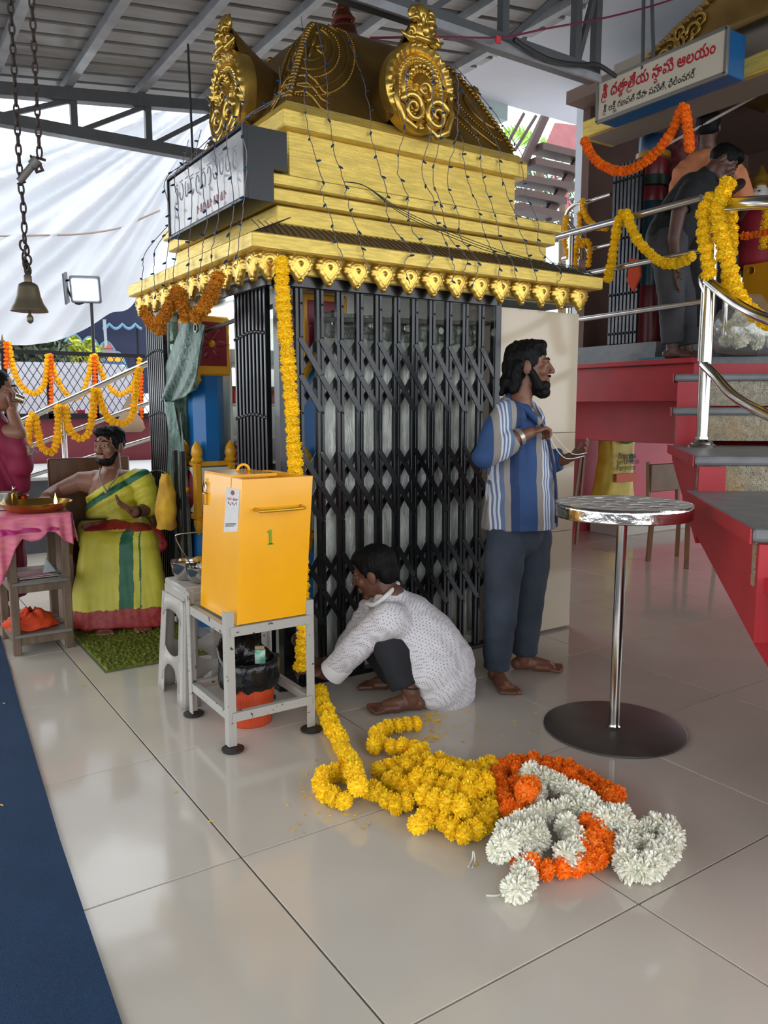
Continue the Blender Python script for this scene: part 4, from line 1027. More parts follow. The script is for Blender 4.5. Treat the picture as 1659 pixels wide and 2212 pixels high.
# ---- wooden armchair of the priest
chw = M('polished_brown_wood',(98,64,40),.35,var=.2,vscale=5,stretch=(4,4,.8))
ch = thing('armchair', (.36,3.02,0), 'dark brown wooden armchair with curved sides under the seated man', 'chair')
CX0, CX1, CY0, CY1 = .13, .665, 2.83, 3.33
def side(x):
    pr_ = [(CY0-.02,0),(CY0-.05,.25),(CY0-.02,.46),(CY0-.06,.55),(CY0+.02,.655),(CY0+.16,.70),(CY1-.05,.735),(CY1,.66),(CY1+.02,0)]
    return MB().prism([(x,y,z) for y,z in pr_],(.03,0,0))
for x in (CX0,CX1-.03):
    s_ = put('side_panel', side(x), chw, ch); md = s_.modifiers.new('round','BEVEL'); md.width = .006; md.segments = 2
    put('arm_rest', MB().tube(catmull([(x+.015,CY0-.05,.55),(x+.015,CY0+.03,.665),(x+.015,CY0+.16,.715),(x+.015,CY1-.05,.745)],6),.024,10), chw, ch, smooth=True)
put('seat', MB().bbox(((CX0+CX1)/2,(CY0+CY1)/2,.365),((CX1-CX0)/2-.02,(CY1-CY0)/2,.03),.01), chw, ch)
put('backrest', MB().bbox(((CX0+CX1)/2,CY1,.66),((CX1-CX0)/2-.01,.02,.34),.012), chw, ch)
put('front_rail', MB().bbox(((CX0+CX1)/2,CY0+.02,.33),((CX1-CX0)/2-.02,.012,.05),.004), chw, ch)
# ---- hanging brass bell on a chain
iron = M('rusty_chain',(62,52,48),.55,metal=.6,var=.2,vscale=20)
bz = onD(63,655,CAM+FH*3.0); bell_m = M('dull_bronze',(110,100,82),.42,metal=.7,var=.12,vscale=9)
bl = thing('hanging_bell', bz, 'bronze temple bell with clapper hanging at the end of a chain', 'bell')
put('bell_body', MB().lathe([(.066,-.010),(.063,0),(.052,.018),(.042,.045),(.037,.075),(.033,.087),(.022,.094),(.014,.096),(.014,.118),(.010,.124)], bz+Vector((0,0,-.02)), 36), bell_m, bl, smooth=50)
put('clapper', MB().lathe([(.004,.05),(.005,-.02),(.012,-.03),(.012,-.045),(.006,-.052),(.001,-.055)][::-1], bz+Vector((0,0,-.02)), 12), bell_m, bl, smooth=50)
def chain_pts(path, th, step=.034, r=.0125, w=.0036):
    lk = MB()
    for a in range(1): pass
    N = 16; pts = []
    for k in range(N):
        a = 2*math.pi*k/N; pts.append(Vector((r*.72*math.cos(a), 0, r*1.75*math.sin(a))))
    me = MB().tube(pts, w, 6, closed=True).mesh('chain_link', mats=[iron], smooth=True)
    P = resample(path, step)
    for i in range(len(P)-1):
        t = (P[i+1]-P[i]).normalized(); Mx = Matrix.Translation((P[i]+P[i+1])/2) @ frame(t, Vector((0,1,0))).to_4x4() @ Matrix.Rotation(math.pi/2*(i%2)+.5,4,'Z')
        inst('chain_link', me, Mx, th)
q0 = CAM+FH*3.0
chn = thing('bell_chain', onD(25,0,q0)+Vector((0,0,.2)), 'rusty iron chain with a steel sleeve carrying the bronze bell', 'chain')
top1, top2 = onD(24,0,q0), onD(71,0,q0)
rz = Vector((0,0,roofz(top1.x)+.03)); up1 = Vector((top1.x,top1.y,rz.z)); up2 = Vector((top2.x,top2.y,rz.z))
chain_pts([up1, onD(44,395,q0), onD(50,440,q0), onD(53,505,q0)], chn, .034)
chain_pts([up2, onD(86,345,q0)], chn, .036)
mb = MB()
for x,y in ((53,515),(50,530),(58,540),(52,555),(60,562),(55,570),(58,578),(60,584)):
    c = onD(x,y,q0); a0 = random.uniform(0,3)
    mb = MB().tube([c+Vector((.012*math.cos(a)*math.cos(a0),.012*math.cos(a)*math.sin(a0),.018*math.sin(a))) for a in [2*math.pi*k/14 for k in range(14)]], .004, 6, closed=True)
    put('knotted_link', mb, iron, chn, smooth=True)
put('sleeve', MB().tube([onD(42,392,q0),onD(72,355,q0)],.013,12).tube([onD(70,358,q0),onD(82,345,q0)],.019,12), M('grey_sleeve',(112,108,104),.5,metal=.4), chn, smooth=40)
put('sleeve_knot', MB().tube([onD(66,338,q0),onD(84,352,q0),onD(92,368,q0),onD(80,372,q0),onD(72,352,q0)],.007,7,closed=True), iron, chn, smooth=True)
put('bolt', MB().tube([onD(38,398,q0),onD(55,392,q0)],.005,8), iron, chn); put('bolt', MB().tube([onD(78,340,q0),onD(98,346,q0)],.005,8), iron, chn)
put('swivel', MB().tube([onD(60,584,q0),bz+Vector((0,0,.095))],.006,8), iron, chn)
# ================================================================== flowers and garlands
def flower_mesh(name, mat, seed, npet, flat, pw, inner, curl, split=1):
    """ruffled bloom, radius 1, axis z"""
    rs = random.Random(seed); mb = MB(); ga = math.pi*(3-math.sqrt(5))
    mb.sphere((0,0,0), (inner,inner,inner*flat), 10, 7)
    for i in range(npet):
        z = 1-2*(i+.5)/npet; r = math.sqrt(1-z*z); a = i*ga+rs.uniform(-.3,.3)
        d = Vector((r*math.cos(a), r*math.sin(a), z)); d = (d+Vector((rs.uniform(-.2,.2),rs.uniform(-.2,.2),rs.uniform(-.2,.2)))).normalized()
        s = Vector((rs.uniform(-1,1),rs.uniform(-1,1),rs.uniform(-1,1))).cross(d)
        if s.length < .05: s = d.orthogonal()
        s.normalize(); u = d.cross(s)
        L = rs.uniform(.90,1.06); w = pw*rs.uniform(.8,1.25); f = lambda v: Vector((v.x,v.y,v.z*flat))
        b0 = d*(inner*.85); m = d*(L*.86)+u*(curl*.35); t = d*L+u*curl
        mb.add([f(b0-s*w*.35), f(b0+s*w*.35), f(m+s*w), f(t+s*w*.45), f(t-s*w*.5+d*.03), f(m-s*w)], [(0,1,2,5),(5,2,3,4)])
    return mb.mesh(name, mats=[mat])
def petal_mat(name, col, col2, rnd):
    m = M(name, col, .65, col2=col2, vscale=3.2, rnd=rnd, sss=0.0); b = m.node_tree.nodes['Principled BSDF']
    return m
pm_y = petal_mat('marigold_yellow',(255,200,4),(255,226,30),.07); pm_o = petal_mat('marigold_orange',(248,106,4),(255,146,12),.10)
pm_a = petal_mat('marigold_amber',(190,112,16),(214,146,30),.15); pm_w = petal_mat('chrysanthemum_cream',(246,242,218),(255,254,244),.04)
pm_g = petal_mat('marigold_gold',(250,190,14),(255,212,34),.08)
def fam(name, mat, n, flat, pw, inner, curl): return [flower_mesh(name, mat, s, n, flat, pw, inner, curl) for s in (1,2,3)]
FY = fam('marigold_bloom', pm_y, 260, .74, .115, .80, .07); FO = fam('marigold_bloom', pm_o, 240, .76, .12, .79, .08)
FW_ = fam('chrysanthemum_bloom', pm_w, 230, .78, .105, .52, .12); FA = fam('marigold_bloom', pm_a, 110, .70, .15, .66, .12)
FS = fam('marigold_bloom', pm_g, 90, .74, .19, .72, .10); FSO = fam('marigold_bloom', pm_o, 80, .72, .20, .72, .10)
thread = M('white_thread',(226,222,214),.8)
def garland(pts, fams, r, label, group=None, step=None, jit=.18, rnd=None, tilt=.35, name='flower_garland', smooth=8):
    rs = random.Random(len(pts)*31+int(abs(pts[0][0])*977)+int(abs(pts[-1][1])*463)); path = catmull([Vector(p) for p in pts], smooth); P = resample(path, step or r*1.22)
    g = thing(name, (path[0]+path[-1])/2 if True else path[0], label, 'garland', group)
    g.location.z = min(p.z for p in path)
    for i,p in enumerate(P):
        t = (P[min(i+1,len(P)-1)]-P[max(i-1,0)]).normalized()
        R = frame(t, Vector((.3,.9,.2))).to_4x4() @ Matrix.Rotation(rs.uniform(0,6.28),4,'Z') @ Matrix.Rotation(rs.uniform(-tilt,tilt),4,'X') @ Matrix.Rotation(rs.uniform(-tilt,tilt),4,'Y')
        s = r*rs.uniform(1-jit*.6,1+jit*.6); off = Vector((rs.uniform(-1,1),rs.uniform(-1,1),rs.uniform(-1,1)))*r*jit*.5
        o = inst('bloom', rs.choice(fams), Matrix.Translation(p+off) @ R @ Matrix.Scale(s,4), g)
    return g
def flo(l, z):      # pixel list on the floor heap at centre height z (or per-point heights)
    return [onZ(q[0],q[1],q[2] if len(q) > 2 else z) for q in l]
r_ = .036
grpY = 'yellow garlands heaped on the floor'
garland(flo([(690,1492,.05),(700,1530),(722,1576),(745,1622),(762,1658,.06),(772,1692,.09),(770,1722,.06)],.036), FY, r_, 'yellow marigold rope running from the squatting man to the heap')
garland(flo([(748,1668),(715,1668),(694,1688),(702,1710),(730,1726),(752,1734)],.036), FY, r_, 'short looped end of yellow marigolds curling left of the rope')
garland(flo([(900,1562),(866,1566),(834,1572),(812,1590),(822,1606),(794,1612)],.036), FY, .034, 'yellow marigold strand curled beside the squatting man\'s foot')
garland(flo([(845,1612),(880,1614),(912,1618),(885,1640),(850,1655),(820,1664),(800,1672)],.036), FY, .034, 'thin yellow marigold strand between the curled strand and the heap')
garland(flo([(800,1704),(830,1722),(862,1738),(888,1722),(868,1700),(842,1690),(870,1672),(905,1662)],.036), FY, r_, 'yellow marigold loop at the near left of the heap')
garland(flo([(880,1660),(915,1648),(955,1645),(990,1658),(1022,1664),(1050,1652),(1065,1650)],.045), FY, r_+.001, 'yellow marigold strand along the far edge of the heap')
garland(flo([(900,1782),(932,1760),(958,1772),(985,1792),(1012,1802),(1040,1782),(1058,1752),(1062,1716),(1048,1690)],.038), FY, r_+.002, 'yellow marigold loop at the near edge of the heap')
garland(flo([(860,1690),(892,1706),(918,1724),(948,1742),(978,1752),(1008,1760),(1036,1742)],.045), FY, r_+.001, 'yellow marigold strand crossing low through the heap')
garland(flo([(905,1680),(940,1690),(972,1704),(1004,1712),(1034,1700),(1058,1684)],.085), FY, r_+.002, 'yellow marigold strand lying on top of the heap')
garland(flo([(930,1654),(962,1664),(992,1676),(1018,1690),(1030,1672)],.095), FY, r_, 'short yellow marigold strand on the crest of the heap')
garland(flo([(915,1716),(950,1730),(985,1738),(1018,1744)],.10), FY, r_, 'yellow marigold strand resting over the middle of the heap')
# orange
garland(flo([(1078,1668),(1100,1652),(1140,1646),(1182,1648),(1226,1660),(1266,1680),(1300,1702),(1335,1722),(1348,1728)],.038), FO, r_, 'orange marigold garland arching along the far side of the white flowers')
garland(flo([(1120,1662),(1160,1664),(1200,1672),(1240,1690),(1275,1712),(1310,1728)],.06), FO, r_, 'orange marigold garland just inside the far orange arch')
garland(flo([(1080,1690),(1090,1722),(1106,1752),(1130,1738),(1120,1708),(1104,1684)],.05), FO, r_, 'red-orange marigold loop between the yellow heap and the white flowers')
garland(flo([(1135,1712),(1150,1690)],.10), FO, r_+.004, 'pair of bright orange marigolds lying on the white garland')
garland(flo([(1196,1766),(1196,1762)],.13), FO, r_+.004, 'single orange marigold on the crossing of the white garlands')
garland(flo([(1262,1795),(1298,1812),(1318,1832),(1286,1848),(1250,1862),(1214,1876),(1172,1878),(1128,1862),(1108,1850)],.036), FO, r_, 'orange marigold garland along the near side of the white flowers')
garland(flo([(1268,1778),(1290,1790),(1275,1820),(1240,1838)],.06), FO, r_, 'orange marigold loop under the near white coil')
garland(flo([(1182,1832),(1196,1838)],.085), FO, r_+.002, 'orange marigolds showing inside the white loop')
garland(flo([(962,1806),(975,1812)],.036), FO, .033, 'orange marigold pair peeping from under the yellow heap')
oe = garland(flo([(1030,1838),(1036,1832)],.036), FO, .036, 'orange marigold end with a loose white thread beside the yellow heap')
put('loose_thread', MB().tube(catmull(flo([(1022,1838,.03),(1020,1856,.006),(1012,1872,.002)],0),5), .0022, 5).tube(catmull(flo([(1024,1840,.03),(1026,1860,.004),(1020,1874,.002)],0),5), .0018, 5), thread, oe, kind='stuff')
# white
wr = .040
garland(flo([(1142,1674),(1150,1700),(1158,1728),(1140,1742)],.06), FW_, wr, 'short cream chrysanthemum length beside the orange pair', step=.034)
garland(flo([(1150,1668),(1186,1684),(1222,1702),(1258,1724),(1286,1744)],.085), FW_, wr, 'cream chrysanthemum garland crossing over the orange arch', step=.036)
garland(flo([(1078,1838),(1090,1806),(1116,1782),(1152,1766),(1192,1752),(1234,1748),(1276,1756),(1318,1768),(1352,1782)],.07), FW_, wr, 'long cream chrysanthemum garland bowed through the middle of the heap', step=.036)
garland(flo([(1286,1752),(1318,1758),(1342,1764),(1300,1772)],.085), FW_, wr, 'cream chrysanthemum bend on the long white garland', step=.036)
garland(flo([(1352,1796),(1390,1800),(1424,1788),(1450,1796),(1446,1826),(1420,1856)],.042), FW_, wr+.002, 'cream chrysanthemum coil at the end of the heap nearest the steel table base', step=.036)
garland(flo([(1356,1816),(1350,1850),(1368,1876),(1400,1878),(1420,1852),(1396,1826)],.042), FW_, wr+.002, 'round cream chrysanthemum coil at the near end of the heap', step=.036)
garland(flo([(1222,1786),(1246,1808),(1242,1838),(1218,1850)],.06), FW_, wr, 'cream chrysanthemum loop beside the near orange garland', step=.036)
garland(flo([(1090,1828),(1110,1812),(1140,1800),(1176,1786)],.085), FW_, wr, 'cream chrysanthemum strand lying on the near white bow', step=.036)
wt = garland(flo([(1166,1808,.07),(1148,1838,.045),(1138,1866),(1130,1892),(1112,1922)],.036), FW_, wr, 'cream chrysanthemum tail with a loose thread pointing away from the heap', step=.034)
put('loose_thread', MB().tube(catmull(flo([(1100,1918,.03),(1092,1928,.006),(1074,1934,.002),(1050,1934,.002)],0),5), .0024, 5), thread, wt)
# hanging garland at the shrine corner, going down to the squatting man's hands
gy = 1.035
garland([onY(x,y,gy) for x,y in ((606,566),(610,640),(617,720),(623,800),(630,880),(635,960),(640,1035),(648,1180),(655,1300),(655,1400),(648,1440))], FY, .0355, 'long yellow marigold garland hanging straight down the shrine corner', step=.037, jit=.14)
# wet amber garlands on the left eave
for l,lab in ((((314,672),(326,696),(348,714)),'brownish orange marigold drop at the far end of the shrine eave'), (((340,702),(356,682),(374,650),(383,628),(392,652),(404,688)),'brownish orange marigold zigzag on the side eave of the shrine'), (((424,684),(440,664),(460,632),(472,594)),'brownish orange marigold drop nearest the shrine corner on the side eave')):
    garland([onX(x,y,.51) for x,y in l], FA, .036, lab, step=.027, jit=.12)
# loose petals on the tiles
rs = random.Random(5); mb = MB()
def petal(p, s):
    a = rs.uniform(0,6.28); d = Vector((math.cos(a),math.sin(a),0)); n_ = Vector((-d.y,d.x,0)); mb.add([p-d*s+Vector((0,0,.001)), p+n_*s*.35+Vector((0,0,.003)), p+d*s+Vector((0,0,.002)), p-n_*s*.35+Vector((0,0,.003))], [(0,1,2,3)])
for k in range(150):
    x = rs.gauss(930,90); y = rs.gauss(1565,34)
    if y < 1538 and x < 985: continue
    petal(onZ(x,y), rs.uniform(.004,.009))
for k in range(55): petal(onZ(rs.gauss(932,14),rs.gauss(1553,8)), rs.uniform(.006,.011))
for k in range(40): petal(onZ(rs.gauss(932,14),rs.gauss(1592,7)), rs.uniform(.006,.010))
for k in range(30): petal(onZ(rs.gauss(872,12),1552+abs(rs.gauss(0,5))), rs.uniform(.006,.010))
for k in range(60): petal(onZ(rs.uniform(640,800),rs.uniform(1640,1800)), rs.uniform(.005,.010))
for x,y in ((1028,1868),(1455,1842),(1015,1750),(783,1790),(620,1740),(632,1795),(380,1712),(456,1775),(180,1483),(1012,1535),(1325,1510),(1318,1518),(8,1520),(3,1740)): petal(onZ(x,y,.009 if x < 20 else 0), .010)
o = put('loose_petals', mb, M('fallen_petals',(232,186,40),.7,var=.15,vscale=30), None, Vector((1.0,.5,0)), solid=.001); tag(o, 'scattered yellow marigold petals lying on the tiles around the heap', 'petals', kind='stuff')
# ================================================================== people
def remesh(mb, voxel, smooth=6, fac=.5):
    me = mb.mesh('form'); ob = bpy.data.objects.new('form', me); COL.objects.link(ob)
    m1 = ob.modifiers.new('r','REMESH'); m1.mode = 'VOXEL'; m1.voxel_size = voxel
    m2 = ob.modifiers.new('s','SMOOTH'); m2.iterations = smooth; m2.factor = fac
    dg = bpy.context.evaluated_depsgraph_get(); out = bpy.data.meshes.new_from_object(ob.evaluated_get(dg))
    bpy.data.objects.remove(ob); bpy.data.meshes.remove(me); return out
class Form:
    def __init__(s): s.mb = MB()
    def cap(s, a, b, ra, rb=None):
        rb = ra if rb is None else rb; a = Vector(a); b = Vector(b); s.mb.sphere(a, ra, 14, 9); s.mb.sphere(b, rb, 14, 9); s.mb.tube([a,b],[ra,rb],14); return s
    def chain(s, pts, rr):
        for i in range(len(pts)-1): s.cap(pts[i],pts[i+1],rr[i],rr[i+1])
        return s
    def cone(s, a, b, ra, rb): s.mb.tube([Vector(a),Vector(b)],[ra,rb],18); return s
    def ell(s, c, r, R=None): s.mb.sphere(c, r, 18, 12, R=R); return s
def finish(name, form, parent, mat, voxel=.006, smooth=6, wrinkle=None, cut=None, mats=None, pick=None, solid=0):
    me = remesh(form.mb, voxel, smooth); og = worg(parent); n = len(me.vertices)
    if wrinkle:
        co = np.empty(n*3); no = np.empty(n*3); me.vertices.foreach_get('co', co); me.vertices.foreach_get('normal', no); co = co.reshape(-1,3); no = no.reshape(-1,3)
        d = np.array([wrinkle(Vector(c)) for c in co]); co = co+no*d[:,None]; me.vertices.foreach_set('co', co.ravel()); me.update()
    me.materials.clear()
    bm = bmesh.new(); bm.from_mesh(me)
    if cut:
        bmesh.ops.delete(bm, geom=[v for v in bm.verts if cut(v.co)], context='VERTS')
    ms = mats if mats else [mat]
    if pick:
        for f in bm.faces: f.material_index = pick(f.calc_center_median())
    bmesh.ops.translate(bm, verts=bm.verts, vec=-og); bm.to_mesh(me); bm.free()
    for m in ms: me.materials.append(m)
    me.name = name; me.polygons.foreach_set('use_smooth', [True]*len(me.polygons))
    o = bpy.data.objects.new(name, me); COL.objects.link(o); o.parent = parent
    if solid: md = o.modifiers.new('t','SOLIDIFY'); md.thickness = solid; md.offset = 1
    return o
def skin_mat(name, col): return M(name, col, .48, var=.10, vscale=9, bump=.04, bscale=90, sss=.06)
hair_m = M('black_hair',(9,8,9),.62,var=.3,vscale=40,stretch=(1,1,.3),bump=.5,bscale=90,spec=.18)
eye_w = M('eye_white',(150,138,130),.4); eye_d = M('eye_dark',(22,14,12),.15)
def hframe(f, u):
    f = Vector(f).normalized(); u = Vector(u); r = f.cross(u).normalized(); u = r.cross(f); return Matrix((r,f,u)).transposed()
def head(F, c, R, k=1.0, neck=None):
    """adds a head to form F; c centre, R columns (right, forward, up)"""
    P = lambda x,y,z: Vector(c)+R@(Vector((x,y,z))*k)
    F.ell(P(0,-.012,.025),(.074*k,.094*k,.088*k),R); F.ell(P(0,.024,-.03),(.060*k,.064*k,.085*k),R); F.ell(P(0,.030,-.084),(.045*k,.052*k,.030*k),R)
    F.cap(P(-.018,.066,-.102),P(.018,.066,-.102),.016*k)
    for s in (-1,1):
        F.cap(P(s*.012,.083,.020),P(s*.046,.072,.017),.011*k,.009*k); F.ell(P(s*.038,.058,-.028),(.024*k,.024*k,.026*k),R); F.ell(P(s*.013,.098,-.034),(.009*k,.010*k,.008*k),R)
        F.ell(P(s*.076,-.008,-.012),(.010*k,.021*k,.034*k),R); F.cap(P(s*.02,.080,-.006),P(s*.04,.074,-.006),.0105*k)
    F.cap(P(0,.088,.012),P(0,.108,-.030),.008*k,.0125*k)
    F.cap(P(-.020,.087,-.060),P(.020,.087,-.060),.0075*k); F.cap(P(-.017,.087,-.073),P(.017,.087,-.073),.0085*k)
    if neck is not None: F.chain([P(0,-.018,-.06), (P(0,-.03,-.11)+Vector(neck))/2, Vector(neck)], [.052*k,.053*k,.060*k])
def eyes(parent, c, R, k=1.0):
    P = lambda x,y,z: Vector(c)+R@(Vector((x,y,z))*k)
    for s in (-1,1):
        put('eye', MB().sphere(P(s*.031,.0815,-.002),(.0125*k,.0075*k,.0055*k),12,8,R=R), eye_w, parent, smooth=True); put('iris', MB().sphere(P(s*.031,.0868,-.002),(.0062*k,.0038*k,.0056*k),10,7,R=R), eye_d, parent, smooth=True)
        put('eyebrow', MB().tube([P(s*.012,.0935,.024),P(s*.03,.089,.030),P(s*.05,.078,.024)],[.0035*k,.0045*k,.002*k],6), hair_m, parent, smooth=True)
def hand(F, w, d, n_, side, k=1.0, curl=.5, spread=.12, thumb=.7):
    """w wrist, d direction of the palm, n_ palm normal (fingers curl towards it), side +1/-1 thumb side"""
    d = Vector(d).normalized(); n_ = Vector(n_); n_ = (n_-d*n_.dot(d)).normalized(); s = d.cross(n_)*side
    w = Vector(w); palm = w+d*.05*k
    F.ell(palm,(.040*k,.048*k,.016*k), Matrix((s,d,n_)).transposed()); F.cap(w-d*.01,w+d*.02*k,.025*k,.026*k)
    for i,(L,off) in enumerate(((.072,.030),(.080,.010),(.075,-.011),(.058,-.030))):
        p = w+d*.088*k+s*off*k; dr = (d+s*spread*(1.2-i*.8)).normalized(); pts = [p-d*.02*k]; cu = 0
        for j,f in enumerate((.42,.33,.25)):
            cu += curl*(.55 if j == 0 else .75); v = dr*math.cos(cu)+n_*math.sin(cu); p = p+v*(L*f*k) if j else p; 
            if j == 0: pts.append(p); p = p+v*(L*f*k)
            pts.append(p)
        F.chain(pts, [.0095*k,.0092*k,.0088*k,.0082*k,.0072*k][:len(pts)])
    b = w+d*.028*k+s*.028*k; v = (s*.75+d*.65+n_*.25*thumb).normalized(); m_ = b+v*.035*k; v2 = (s*.35+d*.85+n_*.5*thumb).normalized()
    F.chain([b-s*.012*k, m_, m_+v2*.030*k], [.013*k,.0115*k,.0085*k])
def foot(F, ankle, d, k=1.0, toes=1):
    d = Vector((d[0],d[1],0)).normalized(); s = Vector((-d.y,d.x,0)); a = Vector(ankle); g = Vector((a.x,a.y,0)); z0 = a.z-.085*k
    G = lambda x,y,z: Vector((a.x,a.y,z0))+d*x*k+s*y*k+Vector((0,0,z*k))
    F.chain([a, G(-.005,0,.045)],[.036*k,.036*k]); F.cap(G(-.035,0,.030),G(.05,0,.034),.030*k,.030*k); F.cap(G(.04,0,.042),G(.11,0,.026),.030*k,.026*k); F.cap(G(.06,-.018,.022),G(.13,-.018,.018),.022*k,.018*k); F.cap(G(.06,.018,.022),G(.13,.020,.018),.022*k,.018*k)
    for i,(y,L) in enumerate(((.040,.048),(.016,.050),(-.004,.044),(-.023,.036),(-.040,.027))):
        yy = y*toes; F.cap(G(.125,yy*.95,.015),G(.135+L,yy*1.05,.011),.0125*k if i == 0 else .0088*k,.012*k if i == 0 else .0085*k)
def wr(seed, a1=.004, s1=14, a2=.002, s2=40, st=(1,1,.6)):
    return lambda c: a1*noise.noise((c.x*s1*st[0]+seed,c.y*s1*st[1],c.z*s1*st[2]))+a2*noise.noise((c.x*s2,c.y*s2+seed,c.z*s2*.5))
def stripe_mat(name, dirv, period, stops, rough=.8):
    m = M(name, (120,120,120), rough, bump=.15, bscale=300); nt = m.node_tree; b = nt.nodes['Principled BSDF']
    tc = nt.nodes.new('ShaderNodeTexCoord'); dp = nt.nodes.new('ShaderNodeVectorMath'); dp.operation = 'DOT_PRODUCT'; dp.inputs[1].default_value = Vector(dirv)/period
    fr = nt.nodes.new('ShaderNodeMath'); fr.operation = 'FRACT'; rp = nt.nodes.new('ShaderNodeValToRGB'); rp.color_ramp.interpolation = 'CONSTANT'
    nt.links.new(tc.outputs['Object'], dp.inputs[0]); nt.links.new(dp.outputs['Value'], fr.inputs[0]); nt.links.new(fr.outputs[0], rp.inputs['Fac'])
    el = rp.color_ramp.elements
    while len(el) < len(stops): el.new(.5)
    for e,(p,c) in zip(el, stops): e.position = p; e.color = srgb(*c)
    nt.links.new(rp.outputs['Color'], b.inputs['Base Color']); return m
def hair_cap(name, parent, c, R, k=1.0, extra=None, size=(.084,.098,.088), off=(0,-.022,.036), amp=.004, cutf=None, voxel=.005):
    F = Form(); P = lambda x,y,z: Vector(c)+R@(Vector((x,y,z))*k)
    F.ell(P(*off), tuple(v*k for v in size), R)
    if extra: extra(F, P)
    return finish(name, F, parent, hair_m, voxel, 3, wrinkle=wr(3,amp,30,amp*.7,80), cut=cutf)

# ------------------------------------------------------------------ standing man in the striped shirt
Q = Vector((1.72,.735,0)); 
def S(px, py, off=0.0): return onD(px, py, Q+FH*off)
man = thing('person', Vector((1.72,.735,0)), 'standing bearded man in blue striped shirt and jeans tying thread beside the gate', 'person')
sk1 = skin_mat('brown_skin',(116,74,54))
f1 = (RT*.95-FH*.20).normalized(); R1 = hframe((f1+Vector((0,0,.03))), (0,0,1)); hc = S(1143,790)
B = Form(); nb = S(1122,872)
head(B, hc, R1, 1.0, nb)
lat = FH      # his left is away from the camera
sR, sL = S(1096,898,-.15), S(1140,898,.17)
B.chain([nb, S(1118,900)],[.06,.075]); B.chain([sR, S(1118,905), sL],[.055,.075,.055]); B.chain([S(1118,920),S(1122,1000),S(1118,1110)],[.11,.125,.125])
eR, wR, hR = S(1048,985,-.19), S(1108,950,-.22), S(1150,932,-.20)
B.chain([sR,eR],[.048,.042]); B.chain([eR,wR,S(1138,938,-.21)],[.042,.036,.026]); hand(B, S(1140,937,-.21), (S(1180,922,-.16)-S(1140,937,-.21)), Vector((0,0,-1))+RT*.2, 1, .95, 1.15, .05)
eL, wL = S(1170,1000,.22), S(1222,992,.14)
B.chain([sL,eL],[.048,.042]); B.chain([eL,wL],[.040,.028]); hand(B, S(1226,990,.13), (S(1280,968,.06)-S(1226,990,.13)), Vector((0,0,1))-FH*.6, -1, .95, .75, .10)
aR, kR, pR = S(1072,1452,-.08), S(1083,1300,-.085), S(1096,1150,-.065)
aL, kL, pL = S(1133,1402,.12), S(1143,1285,.10), S(1142,1150,.085)
B.chain([pR,kR,aR],[.085,.06,.04]); B.chain([pL,kL,aL],[.085,.06,.04])
aR2 = Vector((aR.x,aR.y,.088)); aL2 = Vector((aL.x,aL.y,.088)); B.chain([aR,aR2],[.04,.036]); B.chain([aL,aL2],[.04,.036])
foot(B, aR2, -FH*.92+RT*.25, 1.0, 1); foot(B, aL2, RT*.97-FH*.1, 1.05, 1)
bod = finish('body', B, man, sk1, .0042, 3)
eyes(man, hc, R1)
def longhair(F, P):
    F.ell(P(0,-.055,-.01),(.078,.07,.10),R1); F.ell(P(0,-.085,-.075),(.075,.055,.06),R1)
    for s in (-1,1): F.cap(P(s*.072,-.045,.0),P(s*.06,-.07,-.105),.03,.026)
    for k in range(7): F.cap(P(-.06+.02*k,-.10,-.07),P(-.065+.0215*k,-.125,-.125),.018,.010)
    F.cap(P(-.03,.055,.095),P(-.055,.075,.055),.018,.010); F.cap(P(.03,.055,.095),P(.055,.07,.05),.018,.010); F.ell(P(0,.03,.088),(.06,.055,.035),R1)
hair_cap('hair', man, hc, R1, extra=longhair, amp=.007)
BF = Form(); P = lambda x,y,z: hc+R1@Vector((x,y,z))
BF.ell(P(0,.045,-.098),(.052,.055,.045),R1); BF.ell(P(0,.060,-.125),(.040,.040,.030),R1)
for s in (-1,1): BF.cap(P(s*.060,.012,-.03),P(s*.048,.045,-.10),.018,.024)
BF.cap(P(-.022,.094,-.052),P(.022,.094,-.052),.008); 
finish('beard', BF, man, hair_m, .005, 3, wrinkle=wr(5,.005,40,.003,90))
# shirt
Fs = Form()
Fs.chain([S(1112,912),S(1118,945),S(1121,1010),S(1123,1075)],[.112,.140,.150,.153]); Fs.chain([sR,S(1108,908,-.02),sL],[.068,.085,.068])
Fs.cone(S(1122,1040),S(1122,1138),.158,.186); Fs.ell(S(1140,1020),(.135,.13,.20))
Fs.chain([sR,S(1068,940,-.18),eR],[.070,.064,.058]); Fs.cone(eR, S(1118,946,-.22),.058,.054); Fs.chain([sL,eL],[.074,.066]); Fs.cone(eL, S(1214,992,.16),.066,.056)
stp = [(0,(38,66,110)),(.36,(134,126,120)),(.50,(196,198,206)),(.535,(96,112,142)),(.565,(196,198,206)),(.60,(96,112,142)),(.63,(196,198,206)),(.665,(92,108,138)),(.74,(142,134,128)),(.84,(30,52,92))]
sh_m = stripe_mat('blue_striped_cotton', f1*.9+FH*.32, .205, stp)
finish('shirt', Fs, man, sh_m, .0075, 6, wrinkle=lambda c: .009*noise.noise((c.x*9,c.y*9,c.z*16))+.005*noise.noise((c.x*28,c.y*28,c.z*14))+.008*math.sin((c.z+c.x*.6)*52)*max(0,noise.noise((c.x*6,c.y*6,c.z*7))))
put('collar', MB().tube(catmull([S(1086,868,-.05),S(1104,852,.0),S(1132,858,.07),S(1158,882,.03),S(1172,905,-.05)],6),[.015]*25,8), sh_m, man, smooth=True)
put('collar', MB().tube(catmull([S(1086,866,-.05),S(1100,868,-.10),S(1134,884,-.11),S(1168,916,-.12)],6),[.017]*19,8), sh_m, man, smooth=True)
